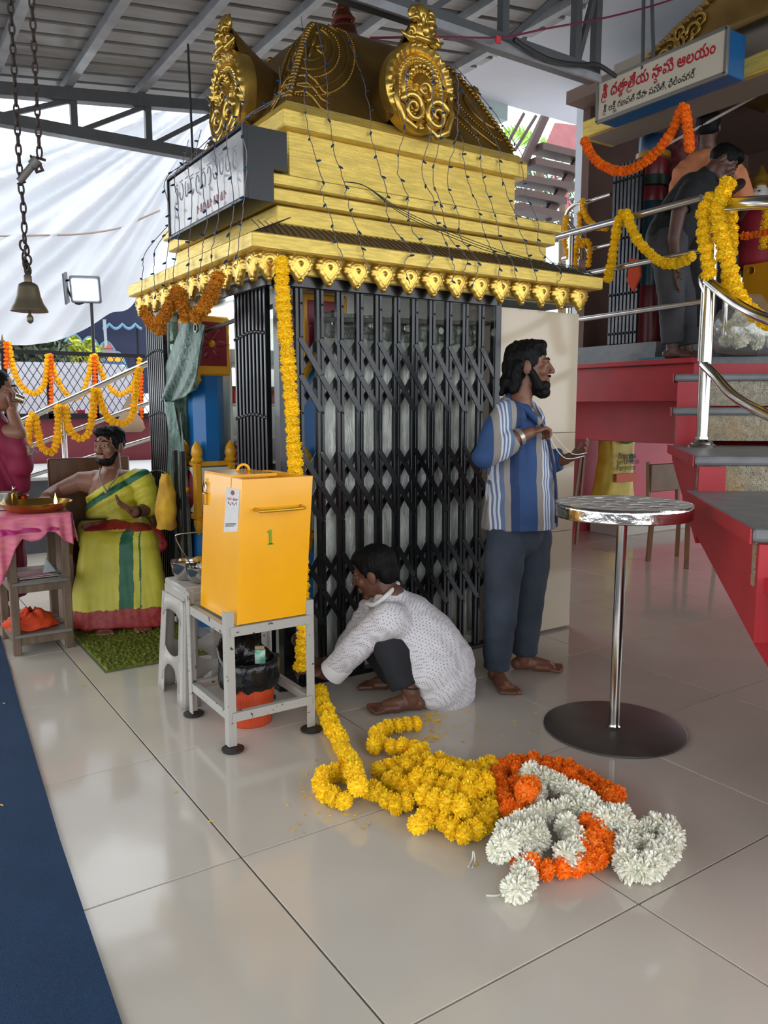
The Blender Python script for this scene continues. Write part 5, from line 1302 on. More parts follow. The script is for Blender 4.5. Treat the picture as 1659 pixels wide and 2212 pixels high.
put('button_placket', MB().tube(catmull([S(1166,905,-.10),S(1186,960,-.10),S(1200,1040,-.09),S(1202,1130,-.09)],6),.007,6), M('dark_blue_placket',(26,44,78),.8), man, smooth=True)
# jeans
Fj = Form(); Fj.chain([S(1113,1100),S(1113,1150)],[.13,.135])
Fj.chain([pR,S(1088,1220,-.085),kR],[.096,.096,.080]); Fj.cone(kR,Vector((aR.x,aR.y,.075))+Vector((0,0,.0)),.082,.066)
Fj.chain([pL,S(1146,1220,.095),kL],[.112,.10,.08]); Fj.cone(kL,Vector((aL.x,aL.y,.085)),.080,.064); Fj.ell(kR,(.083,.083,.083)); Fj.ell(kL,(.08,.08,.08))
jm = M('dark_denim',(40,48,60),.85,col2=(56,64,76),vscale=5,bump=.15,bscale=200)
finish('jeans', Fj, man, jm, .0075, 5, wrinkle=lambda c: .006*noise.noise((c.x*8,c.y*8,c.z*15))+.005*math.sin(c.z*70+c.x*14)*max(0,.45-abs(c.z-.22)*2))
put('wrist_band', MB().tube([S(1118,946,-.22)+Vector((.0,.0,0)), S(1126,942,-.215)],.040,16), M('steel_bracelet',(176,168,156),.3,metal=.7), man, smooth=40)
th_ = thing('white_thread', S(1190,935,-.1), 'loop of pale thread stretched between the standing man\'s hands', 'thread')
put('strand', MB().tube(catmull([S(1182,925,-.16),S(1196,960,-.12),S(1222,990,-.03),S(1262,985,.04)],6),.0022,5), thread, th_); put('strand', MB().tube(catmull([S(1184,922,-.16),S(1204,948,-.12),S(1236,980,-.03),S(1268,978,.04)],6),.0018,5), thread, th_)

# ------------------------------------------------------------------ squatting man in the white shirt
Q2 = onZ(868,1532)+Vector((0,0,0)); 
def S2(px, py, off=0.0): return onD(px, py, Q2+FH*off)
cm_ = thing('person', Vector((Q2.x,Q2.y,0)), 'squatting man in white patterned shirt and black jeans tying a garland', 'person')
sk2 = skin_mat('dark_brown_skin',(96,60,44))
f2 = (-RT*.93+FH*.30+Vector((0,0,-.30))).normalized(); R2 = hframe(f2, (-.1,0,1)); h2 = S2(808,1234,.14)
B = Form(); nb2 = S2(846,1290,.12); head(B, h2, R2, 1.0, nb2)
sN, sF = S2(838,1338,-.02), S2(806,1320,.30); pel = S2(944,1470,.12); chs = S2(876,1350,.13)
B.chain([nb2,chs,S2(930,1410,.12),pel],[.065,.115,.12,.125]); B.chain([sN,chs,sF],[.055,.09,.055])
eN, wN = S2(770,1398,.04), S2(716,1452,.11); hN = S2(676,1450,.24)
B.chain([sN,eN,wN,S2(700,1456,.14)],[.05,.042,.032,.026]); hand(B, S2(700,1456,.14), S2(652,1440,.15)-S2(700,1456,.14), Vector((0,0,-1))+FH*.4, -1, .95, .8)
eF, wF = S2(752,1400,.27), S2(712,1430,.25); B.chain([sF,eF,wF],[.05,.04,.028]); hand(B, wF, S2(655,1428,.20)-wF, Vector((0,0,-1)), 1, .95, .8)
aN = S2(888,1500,-.03); aN.z = .092; kN = S2(836,1384,.02); hN_ = S2(930,1462,.09)
aF = S2(862,1488,.24); aF.z = .092; kF = S2(806,1392,.26); hF_ = S2(930,1462,.24)
B.chain([hN_,kN,aN],[.085,.058,.038]); B.chain([hF_,kF,aF],[.085,.058,.038]); foot(B, aN, -RT*.98-FH*.12, 1.0, -1); foot(B, aF, -RT*.98+FH*.1, 1.0, 1)
finish('body', B, cm_, sk2, .0042, 3); eyes(cm_, h2, R2)
hair_cap('hair', cm_, h2, R2, extra=lambda F,P: [F.ell(P(0,.02,.075),(.066,.066,.042),R2), F.ell(P(0,-.06,-.012),(.072,.05,.062),R2)]+[F.cap(P(s*.074,.015,.03),P(s*.072,.018,-.006),.012,.006) for s in (-1,1)], amp=.003)
Fs = Form(); Fs.chain([nb2+Vector((0,0,-.03)),chs,S2(920,1395,.12),S2(950,1440,.12),S2(958,1485,.12)],[.085,.152,.168,.168,.150]); Fs.chain([sN,chs,sF],[.075,.12,.075])
Fs.cap(S2(950,1470,.06),S2(948,1505,.06),.13,.075); Fs.cap(S2(935,1440,.04),S2(940,1490,.03),.13,.09)
Fs.chain([sN,S2(800,1368,.02),eN],[.080,.074,.068]); Fs.cone(eN,S2(722,1448,.105),.068,.056); Fs.chain([sF,eF],[.076,.062])
def dots():
    m = M('white_patterned_cotton',(206,202,204),.8); nt = m.node_tree; b = nt.nodes['Principled BSDF']
    tc = nt.nodes.new('ShaderNodeTexCoord'); mp = nt.nodes.new('ShaderNodeMapping'); mp.inputs['Rotation'].default_value = (0,.6,-.59); mp.inputs['Scale'].default_value = (95,95,95)
    v = nt.nodes.new('ShaderNodeTexVoronoi'); v.inputs['Randomness'].default_value = 0; v.inputs['Scale'].default_value = 1.0
    r = nt.nodes.new('ShaderNodeValToRGB'); r.color_ramp.elements[0].position = .28; r.color_ramp.elements[1].position = .36; r.color_ramp.elements[0].color = srgb(150,148,160); r.color_ramp.elements[1].color = srgb(214,210,212)
    nt.links.new(tc.outputs['Object'], mp.inputs[0]); nt.links.new(mp.outputs[0], v.inputs['Vector']); nt.links.new(v.outputs['Distance'], r.inputs['Fac']); nt.links.new(r.outputs['Color'], b.inputs['Base Color']); return m
ws = dots(); hemz = .075
def wr2(c):
    t = (c-chs).length; return .008*noise.noise((c.x*10,c.y*10,c.z*10))+.003*noise.noise((c.x*30,c.y*30,c.z*30))+.007*math.sin((c.z*1.0+(c-chs).dot(RT)*.75)*80)*max(0,noise.noise((c.x*5+3,c.y*5,c.z*5))+.15)
finish('shirt', Fs, cm_, ws, .0075, 5, wrinkle=wr2)
white_c = M('plain_white_cotton',(222,220,220),.8)
put('cuff', MB().tube([S2(740,1432,.085),S2(718,1452,.11)],[.060,.064],20), white_c, cm_, smooth=40)
put('collar', MB().tube(catmull([S2(858,1262,.14),S2(838,1284,.05),S2(810,1306,.04),S2(792,1304,.10),S2(795,1316,.12)],6),[.011]*19+[.009]*6,8), white_c, cm_, smooth=True)
put('collar', MB().tube(catmull([S2(858,1262,.14),S2(852,1268,.22),S2(826,1290,.24)],6),[.014]*13,8), white_c, cm_, smooth=True)
Fj = Form(); Fj.chain([hN_,kN],[.085,.078]); Fj.ell(kN,(.078,.078,.078)); Fj.cone(kN,S2(876,1482,-.02),.078,.066); Fj.chain([hF_,kF],[.098,.072]); Fj.cone(kF,S2(852,1462,.24),.072,.058)
finish('jeans', Fj, cm_, M('black_denim',(26,27,32),.8,var=.2,vscale=6,bump=.15,bscale=200), .0075, 5, wrinkle=wr(9,.005,14,.002,40))
put('anklet', MB().tube([aN+Vector((.04*math.cos(a),.04*math.sin(a),.03+.006*math.sin(a))) for a in [2*math.pi*k/18 for k in range(18)]],.0035,6,closed=True), M('black_thread',(14,14,16),.7), cm_)
put('wrist_band', MB().tube([S2(717,1428,.252),S2(711,1431,.249)],.034,16), MATS['black_thread'], cm_, smooth=40)

# ------------------------------------------------------------------ seated man in the yellow dhoti
Q3 = Vector((.344,2.777,0)); 
def S3(px, py, off=0.0): return onD(px, py, Q3+FH*off)
pr3 = thing('person', Q3, 'seated man in yellow dhoti with red border and beaded chain, one palm open', 'person')
sk3 = skin_mat('warm_brown_skin',(134,92,72))
f3 = (-FH*.94-RT*.30).normalized(); R3 = hframe(f3+Vector((0,0,.02)), (0,0,1)); h3 = S3(236,962,.18); nb3 = S3(241,1020,.24)
B = Form(); head(B, h3, R3, 1.0, nb3)
sRp, sLp = S3(176,1040,.22), S3(305,1040,.20)
B.chain([nb3,S3(242,1040,.24)],[.065,.085]); B.chain([sRp,S3(210,1044,.22),S3(242,1048,.22),S3(275,1044,.22),sLp],[.062,.085,.105,.085,.062])
B.chain([S3(242,1055,.20),S3(244,1095,.20),S3(246,1135,.22)],[.130,.140,.150]); B.ell(S3(216,1066,.14),(.07,.06,.055)); B.ell(S3(268,1066,.14),(.07,.06,.055))
eRp, wRp = S3(122,1062,.22), S3(100,1072,.06); B.chain([sRp,S3(148,1052,.23),eRp,wRp],[.060,.056,.046,.032]); hand(B, wRp, Vector((-.35,-.75,-.25)), Vector((0,0,-1)), -1, .95, .9)
eLp, wLp = S3(318,1100,.14), S3(290,1106,-.02); B.chain([sLp,S3(316,1070,.18),eLp,wLp],[.060,.056,.046,.031]); hand(B, S3(288,1105,-.03), S3(262,1090,-.08)-S3(288,1105,-.03), Vector((0,0,1))-FH*.5, -1, .95, .35, .2)
fR, fL = Vector((.27,2.70,.095)), Vector((.45,2.65,.095))
B.chain([S3(205,1160,.02),S3(205,1200,-.06),Vector((fR.x,fR.y,.2)),fR],[.07,.055,.04,.036]); B.chain([S3(300,1160,.02),S3(300,1200,-.06),Vector((fL.x,fL.y,.2)),fL],[.07,.055,.04,.036]); B.chain([S3(205,1160,.02),S3(246,1140,.2),S3(300,1160,.02)],[.07,.1,.07])
foot(B, fR, (-.1,-1), 1, 1); foot(B, fL, (.1,-1), 1, -1)
finish('body', B, pr3, sk3, .0055, 4); eyes(pr3, h3, R3)
hair_cap('hair', pr3, h3, R3, extra=lambda F,P: [F.ell(P(.01,.03,.080),(.068,.062,.038),R3), F.ell(P(0,-.04,.06),(.082,.07,.06),R3)]+[F.cap(P(s*.074,.012,.03),P(s*.070,.02,-.02),.012,.007) for s in (-1,1)], amp=.005)
BF = Form(); P = lambda x,y,z: h3+R3@Vector((x,y,z))
BF.ell(P(0,.038,-.096),(.051,.053,.032),R3)
for s in (-1,1): BF.cap(P(s*.062,.016,-.045),P(s*.046,.047,-.095),.012,.018)
BF.cap(P(-.02,.092,-.050),P(.02,.092,-.050),.0055)
finish('beard', BF, pr3, hair_m, .0045, 3, wrinkle=wr(2,.002,60,.002,90))
put('forehead_mark', MB().sphere(P(-.0,.088,.042),(.006,.004,.011),8,6,R=R3), M('vermilion',(150,10,24),.5), pr3)
# upper cloth over the left shoulder
Fu = Form(); Fu.chain([sRp,S3(210,1044,.22),S3(242,1048,.22),S3(275,1044,.22),sLp],[.072,.095,.117,.097,.078]); Fu.chain([S3(242,1055,.20),S3(244,1095,.20),S3(248,1140,.20)],[.143,.156,.172]); Fu.ell(S3(216,1066,.14),(.08,.07,.065)); Fu.ell(S3(268,1066,.14),(.08,.07,.065)); Fu.chain([sLp,S3(317,1072,.18),S3(320,1092,.15)],[.078,.074,.066])
pA, pB = S3(290,1008,.1), S3(172,1082,.1); nrm = ((pB-pA).normalized()).cross(-FH).normalized()
if nrm.z < 0: nrm = -nrm
side_ = lambda c: (Vector(c)-pA).dot(nrm)
ylw = M('yellow_silk',(196,186,56),.5,var=.08,vscale=7,bump=.12,bscale=70); grn = M('green_silk_band',(20,92,60),.5); rds = M('red_gold_border',(140,12,32),.5,col2=(160,52,38),vscale=40)
finish('upper_cloth', Fu, pr3, ylw, .007, 5, wrinkle=lambda c: .006*math.sin((side_(c)*1.0+(Vector(c)-pA).dot(RT)*.12)*105)*(.5+noise.noise((c.x*7,c.y*7,c.z*7)))+.003*noise.noise((c.x*22,c.y*22,c.z*22)), cut=lambda c: side_(c) > 0 or c.z > sLp.z+.13, mats=[ylw,grn], pick=lambda c: 1 if -.075 < side_(c) < -.035 else 0, solid=.004)
# dhoti: lap and skirt
Fd = Form()
kR3, kL3 = S3(205,1172,-.05), S3(308,1172,-.05); hp1, hp2 = S3(208,1150,.22), S3(292,1150,.22)
Fd.chain([hp1,kR3],[.12,.095]); Fd.chain([hp2,kL3],[.12,.095]); Fd.chain([hp1,hp2],[.12,.12]); Fd.chain([kR3,S3(256,1178,-.05),kL3],[.085,.078,.085]); Fd.ell(S3(250,1140,.12),(.17,.17,.07))
for t in np.linspace(0,1,9):
    a = kR3.lerp(kL3,t); b_ = Vector((.185+.38*t, 2.665-.09*t, .026)); Fd.cone(a, b_, .085, .105)
def dwr(c):
    return .007*math.sin((Vector(c)).dot(RT)*62+c.z*5)*min(1,max(0,(.62-c.z)*3))*(.6+noise.noise((c.x*5,c.y*5,c.z*3)))+.004*noise.noise((c.x*14,c.y*14,c.z*14))
xg = S3(286,1250,-.05).dot(RT); 
def dpick(c):
    c = Vector(c); front = (c-Q3).dot(-FH)
    if c.z < .15: return 2
    if .60 < c.z < .655 and front > -.05: return 2
    u = c.dot(RT)
    if front > 0 and c.z < .6 and abs(u-xg) < .040: return 1
    if front > 0 and c.z < .6 and .075 < u-xg < .083: return 1
    return 0
finish('dhoti', Fd, pr3, ylw, .0075, 6, wrinkle=dwr, mats=[ylw,grn,rds], pick=dpick)
fl_ = Form(); fl_.chain([S3(316,1150,.05),S3(335,1160,.02),S3(344,1178,.0)],[.05,.055,.045]); finish('cloth_fold', fl_, pr3, rds, .0075, 4, wrinkle=wr(6,.010,16,.005,40))
bead = M('silver_beads',(150,140,124),.35,metal=.6)
neckl = catmull([S3(216,1012,.12),S3(215,1030,.06),S3(222,1046,.03),S3(231,1060,.01),S3(240,1046,.03),S3(252,1030,.06),S3(262,1008,.14)],8)
mb = MB(); [mb.sphere(p,.0055,7,5) for p in resample(neckl,.010)]; put('bead_chain', mb, bead, pr3, smooth=True, kind='stuff')
put('pendant', MB().sphere(S3(229,1064,.0),(.010,.008,.014),10,7), bead, pr3, smooth=True)
put('wrist_band', MB().tube([S3(296,1106,.01),S3(291,1106,-.01)],.036,16), M('black_strap',(20,20,22),.5), pr3, smooth=40)
put('arm_ring', MB().tube([S3(318,1074,.175)+Vector((.064*math.cos(a),.05*math.sin(a),.02*math.sin(a))) for a in [2*math.pi*k/20 for k in range(20)]],.006,6,closed=True), chrome, pr3, smooth=True)
single('mobile_phone', MB().bbox(S3(200,1138,-.02)+Vector((0,0,.05)),(.085,.04,.006),.003,Matrix.Rotation(-.35,3,'Z')), M('black_glass',(20,24,28),.12), 'black mobile phone lying on the seated man\'s lap', 'phone')

# ------------------------------------------------------------------ man in the maroon robe at the table
Q4 = Vector((-.17,3.25,0)); 
def S4(px, py, off=0.0): return onD(px, py, Q4+FH*off)
m4 = thing('person', Q4, 'maroon-robed man with shaved head drinking from a steel cup at the pink table', 'person')
f4 = (RT*.96+FH*.28).normalized(); R4 = hframe(f4+Vector((0,0,-.05)), (0,0,1)); h4 = S4(-6,842); nb4 = S4(-24,905)
B = Form(); head(B, h4, R4, 1.09, nb4); B.chain([nb4,S4(-28,960),S4(-25,1090)],[.08,.14,.15])
e4, w4 = S4(40,935,-.14), S4(26,890,-.06); B.chain([S4(-10,935,-.14),e4,w4],[.055,.045,.032]); hand(B, w4, S4(34,862,-.04)-w4, -RT+Vector((0,0,.2)), 1, 1, .8)
for dx in (-.09,.09): B.chain([S4(-25,1090)+FH*dx,Vector((Q4.x-.06+FH.x*dx,Q4.y+.05+FH.y*dx,.5)),Vector((Q4.x-.06+FH.x*dx,Q4.y+.05+FH.y*dx,.088))],[.10,.065,.038]); foot(B, Vector((Q4.x-.06+FH.x*dx,Q4.y+.05+FH.y*dx,.088)), RT, 1, 1)
finish('body', B, m4, sk3, .006, 4); eyes(m4, h4, R4, 1.09)
hair_cap('hair_stubble', m4, h4, R4, 1.09, size=(.0775,.096,.089), off=(0,-.018,.030), amp=.001)
Fr = Form(); Fr.chain([S4(-28,925),S4(-26,980),S4(-20,1050)],[.13,.18,.20]); Fr.chain([S4(-10,935,-.12),S4(42,975,-.12),S4(48,1010,-.10)],[.10,.07,.06]); Fr.cone(S4(-20,1020),Vector((Q4.x-.06,Q4.y+.05,.16)),.19,.20); Fr.chain([S4(20,950,-.1),S4(40,1010,-.06),S4(44,1045,-.04)],[.09,.08,.06])
finish('robe', Fr, m4, M('maroon_robe',(122,16,52),.7,var=.06,vscale=5), .009, 6, wrinkle=lambda c: .009*math.sin((c.dot(RT)+c.z*.25)*60)*(.5+noise.noise((c.x*5,c.y*5,c.z*3)))+.004*noise.noise((c.x*20,c.y*20,c.z*20)))
put('robe_patch', MB().prism([S4(56,962,-.16),S4(84,978,-.17),S4(60,984,-.17)],FH*.012), M('navy_gold_patch',(46,52,96),.7,col2=(150,120,40),vscale=40), m4)
cu_ = S4(52,865,-.06); single('drinking_cup', MB().lathe([(.020,0),(.024,.003),(.027,.055),(.03,.058),(.026,.056),(.02,.006),(.001,.005)], cu_, 20, axis=Matrix.Rotation(-1.2,3,'Y')), chrome, 'small steel cup held at the maroon-robed man\'s mouth', 'cup', smooth=40)

# ------------------------------------------------------------------ two men on the upper platform
Q5 = Vector((3.980,1.450,1.655)); 
def S5(px, py, off=0.0): return onD(px, py, Q5+FH*off)
m5 = thing('person', Q5, 'bending man in black T-shirt and grey jeans on the upper platform', 'person')
f5 = (RT*.75-FH*.35+Vector((0,0,-.75))).normalized(); R5 = hframe(f5, (.45,-.2,1)); h5 = S5(1562,352,-.05); nb5 = S5(1530,385,0)
B = Form(); head(B, h5, R5, 1.0, nb5); sN5, sF5 = S5(1492,415,-.17), S5(1520,400,.17); pv5 = S5(1440,525)
B.chain([nb5,S5(1500,420),S5(1465,470),pv5],[.06,.12,.125,.13]); B.chain([sN5,S5(1505,410),sF5],[.055,.09,.055])
e5, w5 = S5(1456,515,-.20), S5(1460,580,-.16); B.chain([sN5,S5(1466,460,-.2),e5,w5],[.05,.048,.042,.030]); hand(B, w5, Vector((.02,0,-1)), RT, 1, 1.0, .35)
eF5, wF5 = S5(1530,480,.15), S5(1520,545,.05); B.chain([sF5,eF5,wF5],[.05,.042,.03]); hand(B, wF5, Vector((-.2,-.2,-1)), RT, -1, 1.0, .5)
kn5, an5 = S5(1450,640,-.08), S5(1452,742,-.08); kf5, af5 = S5(1475,640,.08), S5(1485,738,.08); an5.z = af5.z = 1.655+.088
B.chain([pv5,kn5,an5],[.11,.065,.04]); B.chain([pv5,kf5,af5],[.11,.065,.04]); foot(B, an5, RT*.9-FH*.3, 1, 1); foot(B, af5, RT*.9-FH*.2, 1, 1)
sk5 = skin_mat('deep_brown_skin',(88,58,48)); finish('body', B, m5, sk5, .006, 4); eyes(m5, h5, R5)
hair_cap('hair', m5, h5, R5, extra=lambda F,P: [F.ell(P(0,.03,.085),(.066,.064,.04),R5), F.ell(P(0,-.03,.05),(.085,.08,.07),R5)], amp=.004)
Fs = Form(); Fs.chain([nb5,S5(1500,420),S5(1468,468),S5(1445,512)],[.085,.148,.155,.158]); Fs.chain([sN5,S5(1505,410),sF5],[.072,.115,.072]); Fs.cone(sN5,S5(1472,448,-.2),.075,.07); Fs.chain([sF5,S5(1528,440,.16)],[.072,.068])
finish('shirt', Fs, m5, M('black_tshirt',(24,25,28),.85,var=.15,vscale=6), .008, 5, wrinkle=wr(12,.006,12,.003,34))
Fj = Form(); Fj.ell(pv5,(.15,.15,.14)); Fj.chain([pv5+RT*.0-FH*.05,kn5],[.13,.09]); Fj.cone(kn5,Vector((an5.x,an5.y,1.76)),.09,.075); Fj.chain([pv5+FH*.06,kf5],[.13,.088]); Fj.cone(kf5,Vector((af5.x,af5.y,1.765)),.088,.072)
finish('jeans', Fj, m5, M('charcoal_denim',(52,52,56),.85,col2=(70,70,74),vscale=6), .008, 5, wrinkle=lambda c: .006*noise.noise((c.x*9,c.y*9,c.z*16))+.005*math.sin(c.z*80)*max(0,.3-abs(c.z-1.85)))
Q6 = Vector((4.50,1.54,1.815))
def S6(px, py, off=0.0): return onD(px, py, Q6+FH*off)
m6 = thing('person', Q6, 'man in orange shirt seen from behind standing by the temple doorway', 'person')
f6 = (FH*.85+RT*.4).normalized(); R6 = hframe(f6, (0,0,1)); h6 = S6(1530,276); nb6 = S6(1528,318)
B = Form(); head(B, h6, R6, 1.0, nb6); s61, s62 = S6(1478,372), S6(1588,375); B.chain([s61,S6(1530,362),s62],[.058,.09,.058]); B.chain([S6(1530,370),S6(1530,430),S6(1530,500)],[.12,.13,.13])
e61, w61 = S6(1460,440), S6(1475,490,.12); e62, w62 = S6(1610,440), S6(1596,470,.18)
B.chain([s61,e61,w61],[.05,.042,.03]); hand(B, w61, RT+FH, FH, 1, 1, .6); B.chain([s62,e62,w62],[.05,.042,.03]); hand(B, w62, FH-RT, FH, -1, 1, .6)
pl6 = S6(1530,520)
for dx in (-.09,.09): B.chain([pl6+RT*dx,Vector((Q6.x+RT.x*dx,Q6.y+RT.y*dx,2.2)),Vector((Q6.x+RT.x*dx,Q6.y+RT.y*dx,1.815+.088))],[.10,.06,.038]); foot(B, Vector((Q6.x+RT.x*dx,Q6.y+RT.y*dx,1.815+.088)), f6, 1, 1)
finish('body', B, m6, sk5, .0065, 4); hair_cap('hair', m6, h6, R6, 1.0, extra=lambda F,P: [F.ell(P(0,-.05,-.01),(.074,.05,.06),R6), F.ell(P(0,.02,.07),(.07,.07,.05),R6)], amp=.003)
Fs = Form(); Fs.chain([s61,S6(1505,358),S6(1530,352),S6(1560,360),s62],[.075,.10,.105,.10,.075]); Fs.chain([S6(1530,375),S6(1530,430),S6(1530,500)],[.145,.155,.16]); Fs.cone(s61,e61,.08,.072); Fs.cone(s62,e62,.08,.072); Fs.ell(S6(1500,372),(.09,.09,.08)); Fs.ell(S6(1560,375),(.09,.09,.08))
finish('shirt', Fs, m6, M('orange_cotton',(196,124,84),.8,var=.06,vscale=5), .008, 5, wrinkle=lambda c: .007*math.sin(((c-Q6).dot(RT)*1.4+c.z)*48)*(.4+noise.noise((c.x*6,c.y*6,c.z*6)))+.003*noise.noise((c.x*22,c.y*22,c.z*22)))
Fj = Form(); 
for dx in (-.09,.09): Fj.cone(pl6+RT*dx,Vector((Q6.x+RT.x*dx,Q6.y+RT.y*dx,1.93)),.12,.08)
Fj.ell(pl6,(.15,.15,.12)); finish('trousers', Fj, m6, M('dark_trousers',(40,38,42),.85), .009, 5)
# ================================================================== background on the left: fence, ramp, cloth, tent, lamp
FY_ = 7.5
fence_m = M('black_fence_steel',(30,30,34),.5,metal=.4)
maroon = M('maroon_wall_paint',(112,38,48),.55,var=.05,vscale=2)
xa, xb = onY(-60,905,FY_).x, 4.2
zt_ = onY(100,905,FY_).z
struct('wall_maroon', MB().box((xa-2.5,FY_+.02,0),(xb,FY_+.18,zt_)), maroon)
fn = thing('chain_link_fence', (1.5,FY_,zt_), 'black framed chain-link fence on top of the maroon wall', 'fence')
zr = onY(103,762,FY_).z
for px in (8,103,203,300):
    x = onY(px,850,FY_).x; put('post', MB().bbox((x+.02,FY_,(zt_+zr)/2),(.028,.02,(zr-zt_)/2),.003), fence_m, fn)
put('top_rail', MB().beam((xa-.5,FY_,zr),(xb,FY_,zr),.03,.045), fence_m, fn); put('bottom_rail', MB().beam((xa-.5,FY_,zt_+.03),(xb,FY_,zt_+.03),.04,.06), fence_m, fn)
mb = MB(); sp_ = .085; H = zr-zt_
k = -12
while xa+k*sp_ < 2.6:
    x = xa+k*sp_
    for sg in (1,-1):
        a = Vector((x,FY_+.01,zt_)); b_ = Vector((x+sg*H*.62,FY_+.01,zr)); mb.tube([a,b_],.004,4)
    k += 1
put('wire_mesh', mb, M('fence_wire',(52,54,60),.5,metal=.5), fn, kind='stuff')
ft = onY(11,745,FY_); put('spear_finial', MB().lathe([(.02,0),(.03,.01),(.012,.03),(.03,.06),(.04,.08),(.014,.10),(.002,.16)], (onY(8,850,FY_).x+.02,FY_,zr+.02), 8), M('bronze_finial',(96,76,56),.5,metal=.5), fn, smooth=40)
# white sheeting behind the fence
pts = [onY(x,y,8.4) for x,y in ((-80,780),(100,782),(200,783),(262,788),(282,800),(296,830),(302,870),(304,915),(-80,915))]
single('white_sheeting', MB().prism(pts,(0,.03,0)), M('grey_white_sheet',(202,206,216),.7,var=.03,vscale=2), 'greyish white sheet panel standing behind the chain-link fence', 'panel')
# garlands on the fence
def sag(a, b_, px_y, n=9):
    a = Vector(a); b_ = Vector(b_); out = []
    for i in range(n): t = i/(n-1); p = a.lerp(b_,t); p.z = a.z+(b_.z-a.z)*t-4*t*(1-t)*px_y; out.append(p)
    return out
fy2 = FY_-.07
for (l,lab) in ((((18,742),(24,775),(35,815),(55,842),(78,850),(97,825),(103,768)),'yellow marigold swag on the fence nearest the maroon-robed man'),
                (((108,768),(116,800),(132,835),(155,860),(178,850),(190,815),(200,768)),'yellow marigold swag on the middle bay of the fence'),
                (((205,768),(217,800),(235,835),(258,852),(282,840),(296,810),(302,775)),'yellow marigold swag on the fence bay beside the shrine')):
    garland([onY(x,y,fy2) for x,y in l], FS, .036, lab, step=.044, jit=.15)
for px,y0,y1,lab in ((13,742,800,'orange marigold strand hanging on the fence post behind the maroon-robed man'),(110,768,885,'orange marigold strand hanging on the fence post between two yellow swags'),(204,772,905,'orange marigold strand hanging on the fence post below the flood lamp'),(304,800,905,'orange marigold strand hanging on the fence post at the shrine edge')):
    garland([onY(px,y0,fy2-.02),onY(px+1,(y0+y1)/2,fy2-.02),onY(px+1,y1,fy2-.02)], FSO, .030, lab, step=.042, jit=.12)
# flood lamp on a pole
lpx = onY(203,850,FY_).x+.02
fl = thing('flood_lamp', (lpx,FY_,zr), 'square LED flood lamp glowing on a thin pole above the fence', 'lamp')
lampc = onY(184,626,FY_-.05)
put('pole', MB().tube([(lpx,FY_,zr),(lpx,FY_,lampc.z-.05)],.018,10), fence_m, fl, smooth=40)
dirv = (CAM+Vector((-1.2,1.5,-1.0))-lampc).normalized(); Rl = frame(dirv, Vector((0,0,1)))
put('housing', MB().bbox(lampc-dirv*.03,(.165,.15,.03),.02,Rl), M('grey_housing',(70,74,80),.5), fl)
put('led_face', MB().bbox(lampc+dirv*.006,(.135,.115,.008),.004,Rl), M('led_light',(240,250,255),.4,emit=22), fl)
put('bracket', MB().tube(catmull([lampc+Rl@Vector((-.15,.10,-.05)), lampc+Rl@Vector((-.23,.05,-.14)), lampc+Rl@Vector((-.13,-.17,-.10)), (lpx,FY_,lampc.z-.08)],5),.012,7), fence_m, fl, smooth=True)
put('cooling_fin', MB().bbox(lampc+Rl@Vector((-.225,.0,-.10)),(.01,.17,.10),.003,Rl), MATS['grey_housing'], fl)
# hanging white cloth
tops = [(-420,262),(-200,262),(0,258),(80,253),(130,275),(200,280),(260,256),(315,238),(380,234),(452,212)]
bots = [(-420,770),(-200,758),(0,746),(60,746),(120,736),(180,714),(240,676),(278,662),(330,560),(452,330)]
P = []; NU = 130; NV = 60
tx = [t[0] for t in tops]; 
tc_ = catmull([Vector((a,b_,0)) for a,b_ in tops],14); bc_ = catmull([Vector((a,b_,0)) for a,b_ in bots],14)
for i in range(len(tc_)):
    row = []
    for j in range(NV+1):
        s = j/NV; q = tc_[i].lerp(bc_[i],s); Yc = 8.55
        p = onY(q.x,q.y,Yc)
        ang = math.atan2(q.y-180, 500-q.x); rad = math.hypot(q.y-180,500-q.x)
        f = .20*math.sin(ang*26+.6*math.sin(rad*.012))*min(1,rad/260)+.10*math.sin(ang*57+1.3)*min(1,rad/320)+.03*noise.noise((q.x*.012,q.y*.03,0))+.012*noise.noise((q.x*.05,q.y*.12,4))
        f += .25*(s-.5)**2
        p = p+Vector((0,f,0)); row.append(p)
    P.append(row)
def cloth_mat():
    m = bpy.data.materials.new('white_cotton_sheet'); m.use_nodes = True; nt = m.node_tree; nt.nodes.remove(nt.nodes['Principled BSDF']); out = nt.nodes['Material Output']
    d = nt.nodes.new('ShaderNodeBsdfDiffuse'); t = nt.nodes.new('ShaderNodeBsdfTranslucent'); mx = nt.nodes.new('ShaderNodeMixShader')
    d.inputs[0].default_value = (.66,.67,.69,1); t.inputs[0].default_value = (.62,.64,.68,1); mx.inputs[0].default_value = .42
    n_ = nt.nodes.new('ShaderNodeTexNoise'); n_.inputs['Scale'].default_value = 9; bp = nt.nodes.new('ShaderNodeBump'); bp.inputs['Strength'].default_value = .35; bp.inputs['Distance'].default_value = .03
    nt.links.new(n_.outputs['Fac'], bp.inputs['Height']); nt.links.new(bp.outputs[0], d.inputs['Normal'])
    nt.links.new(d.outputs[0], mx.inputs[1]); nt.links.new(t.outputs[0], mx.inputs[2]); nt.links.new(mx.outputs[0], out.inputs[0]); return m
cl = thing('hanging_cloth', P[60][60], 'large off-white cloth sheet hung in sweeping folds behind the roof truss', 'cloth')
put('sheet', MB().grid(P), cloth_mat(), cl, smooth=True)
put('seam_rope', MB().tube(catmull([onY(x,y,8.40) for x,y in ((-200,512),(0,510),(100,508),(180,505),(260,492),(310,470),(345,455))],6),.012,6), M('rope_tan',(150,132,116),.8), cl, smooth=True)
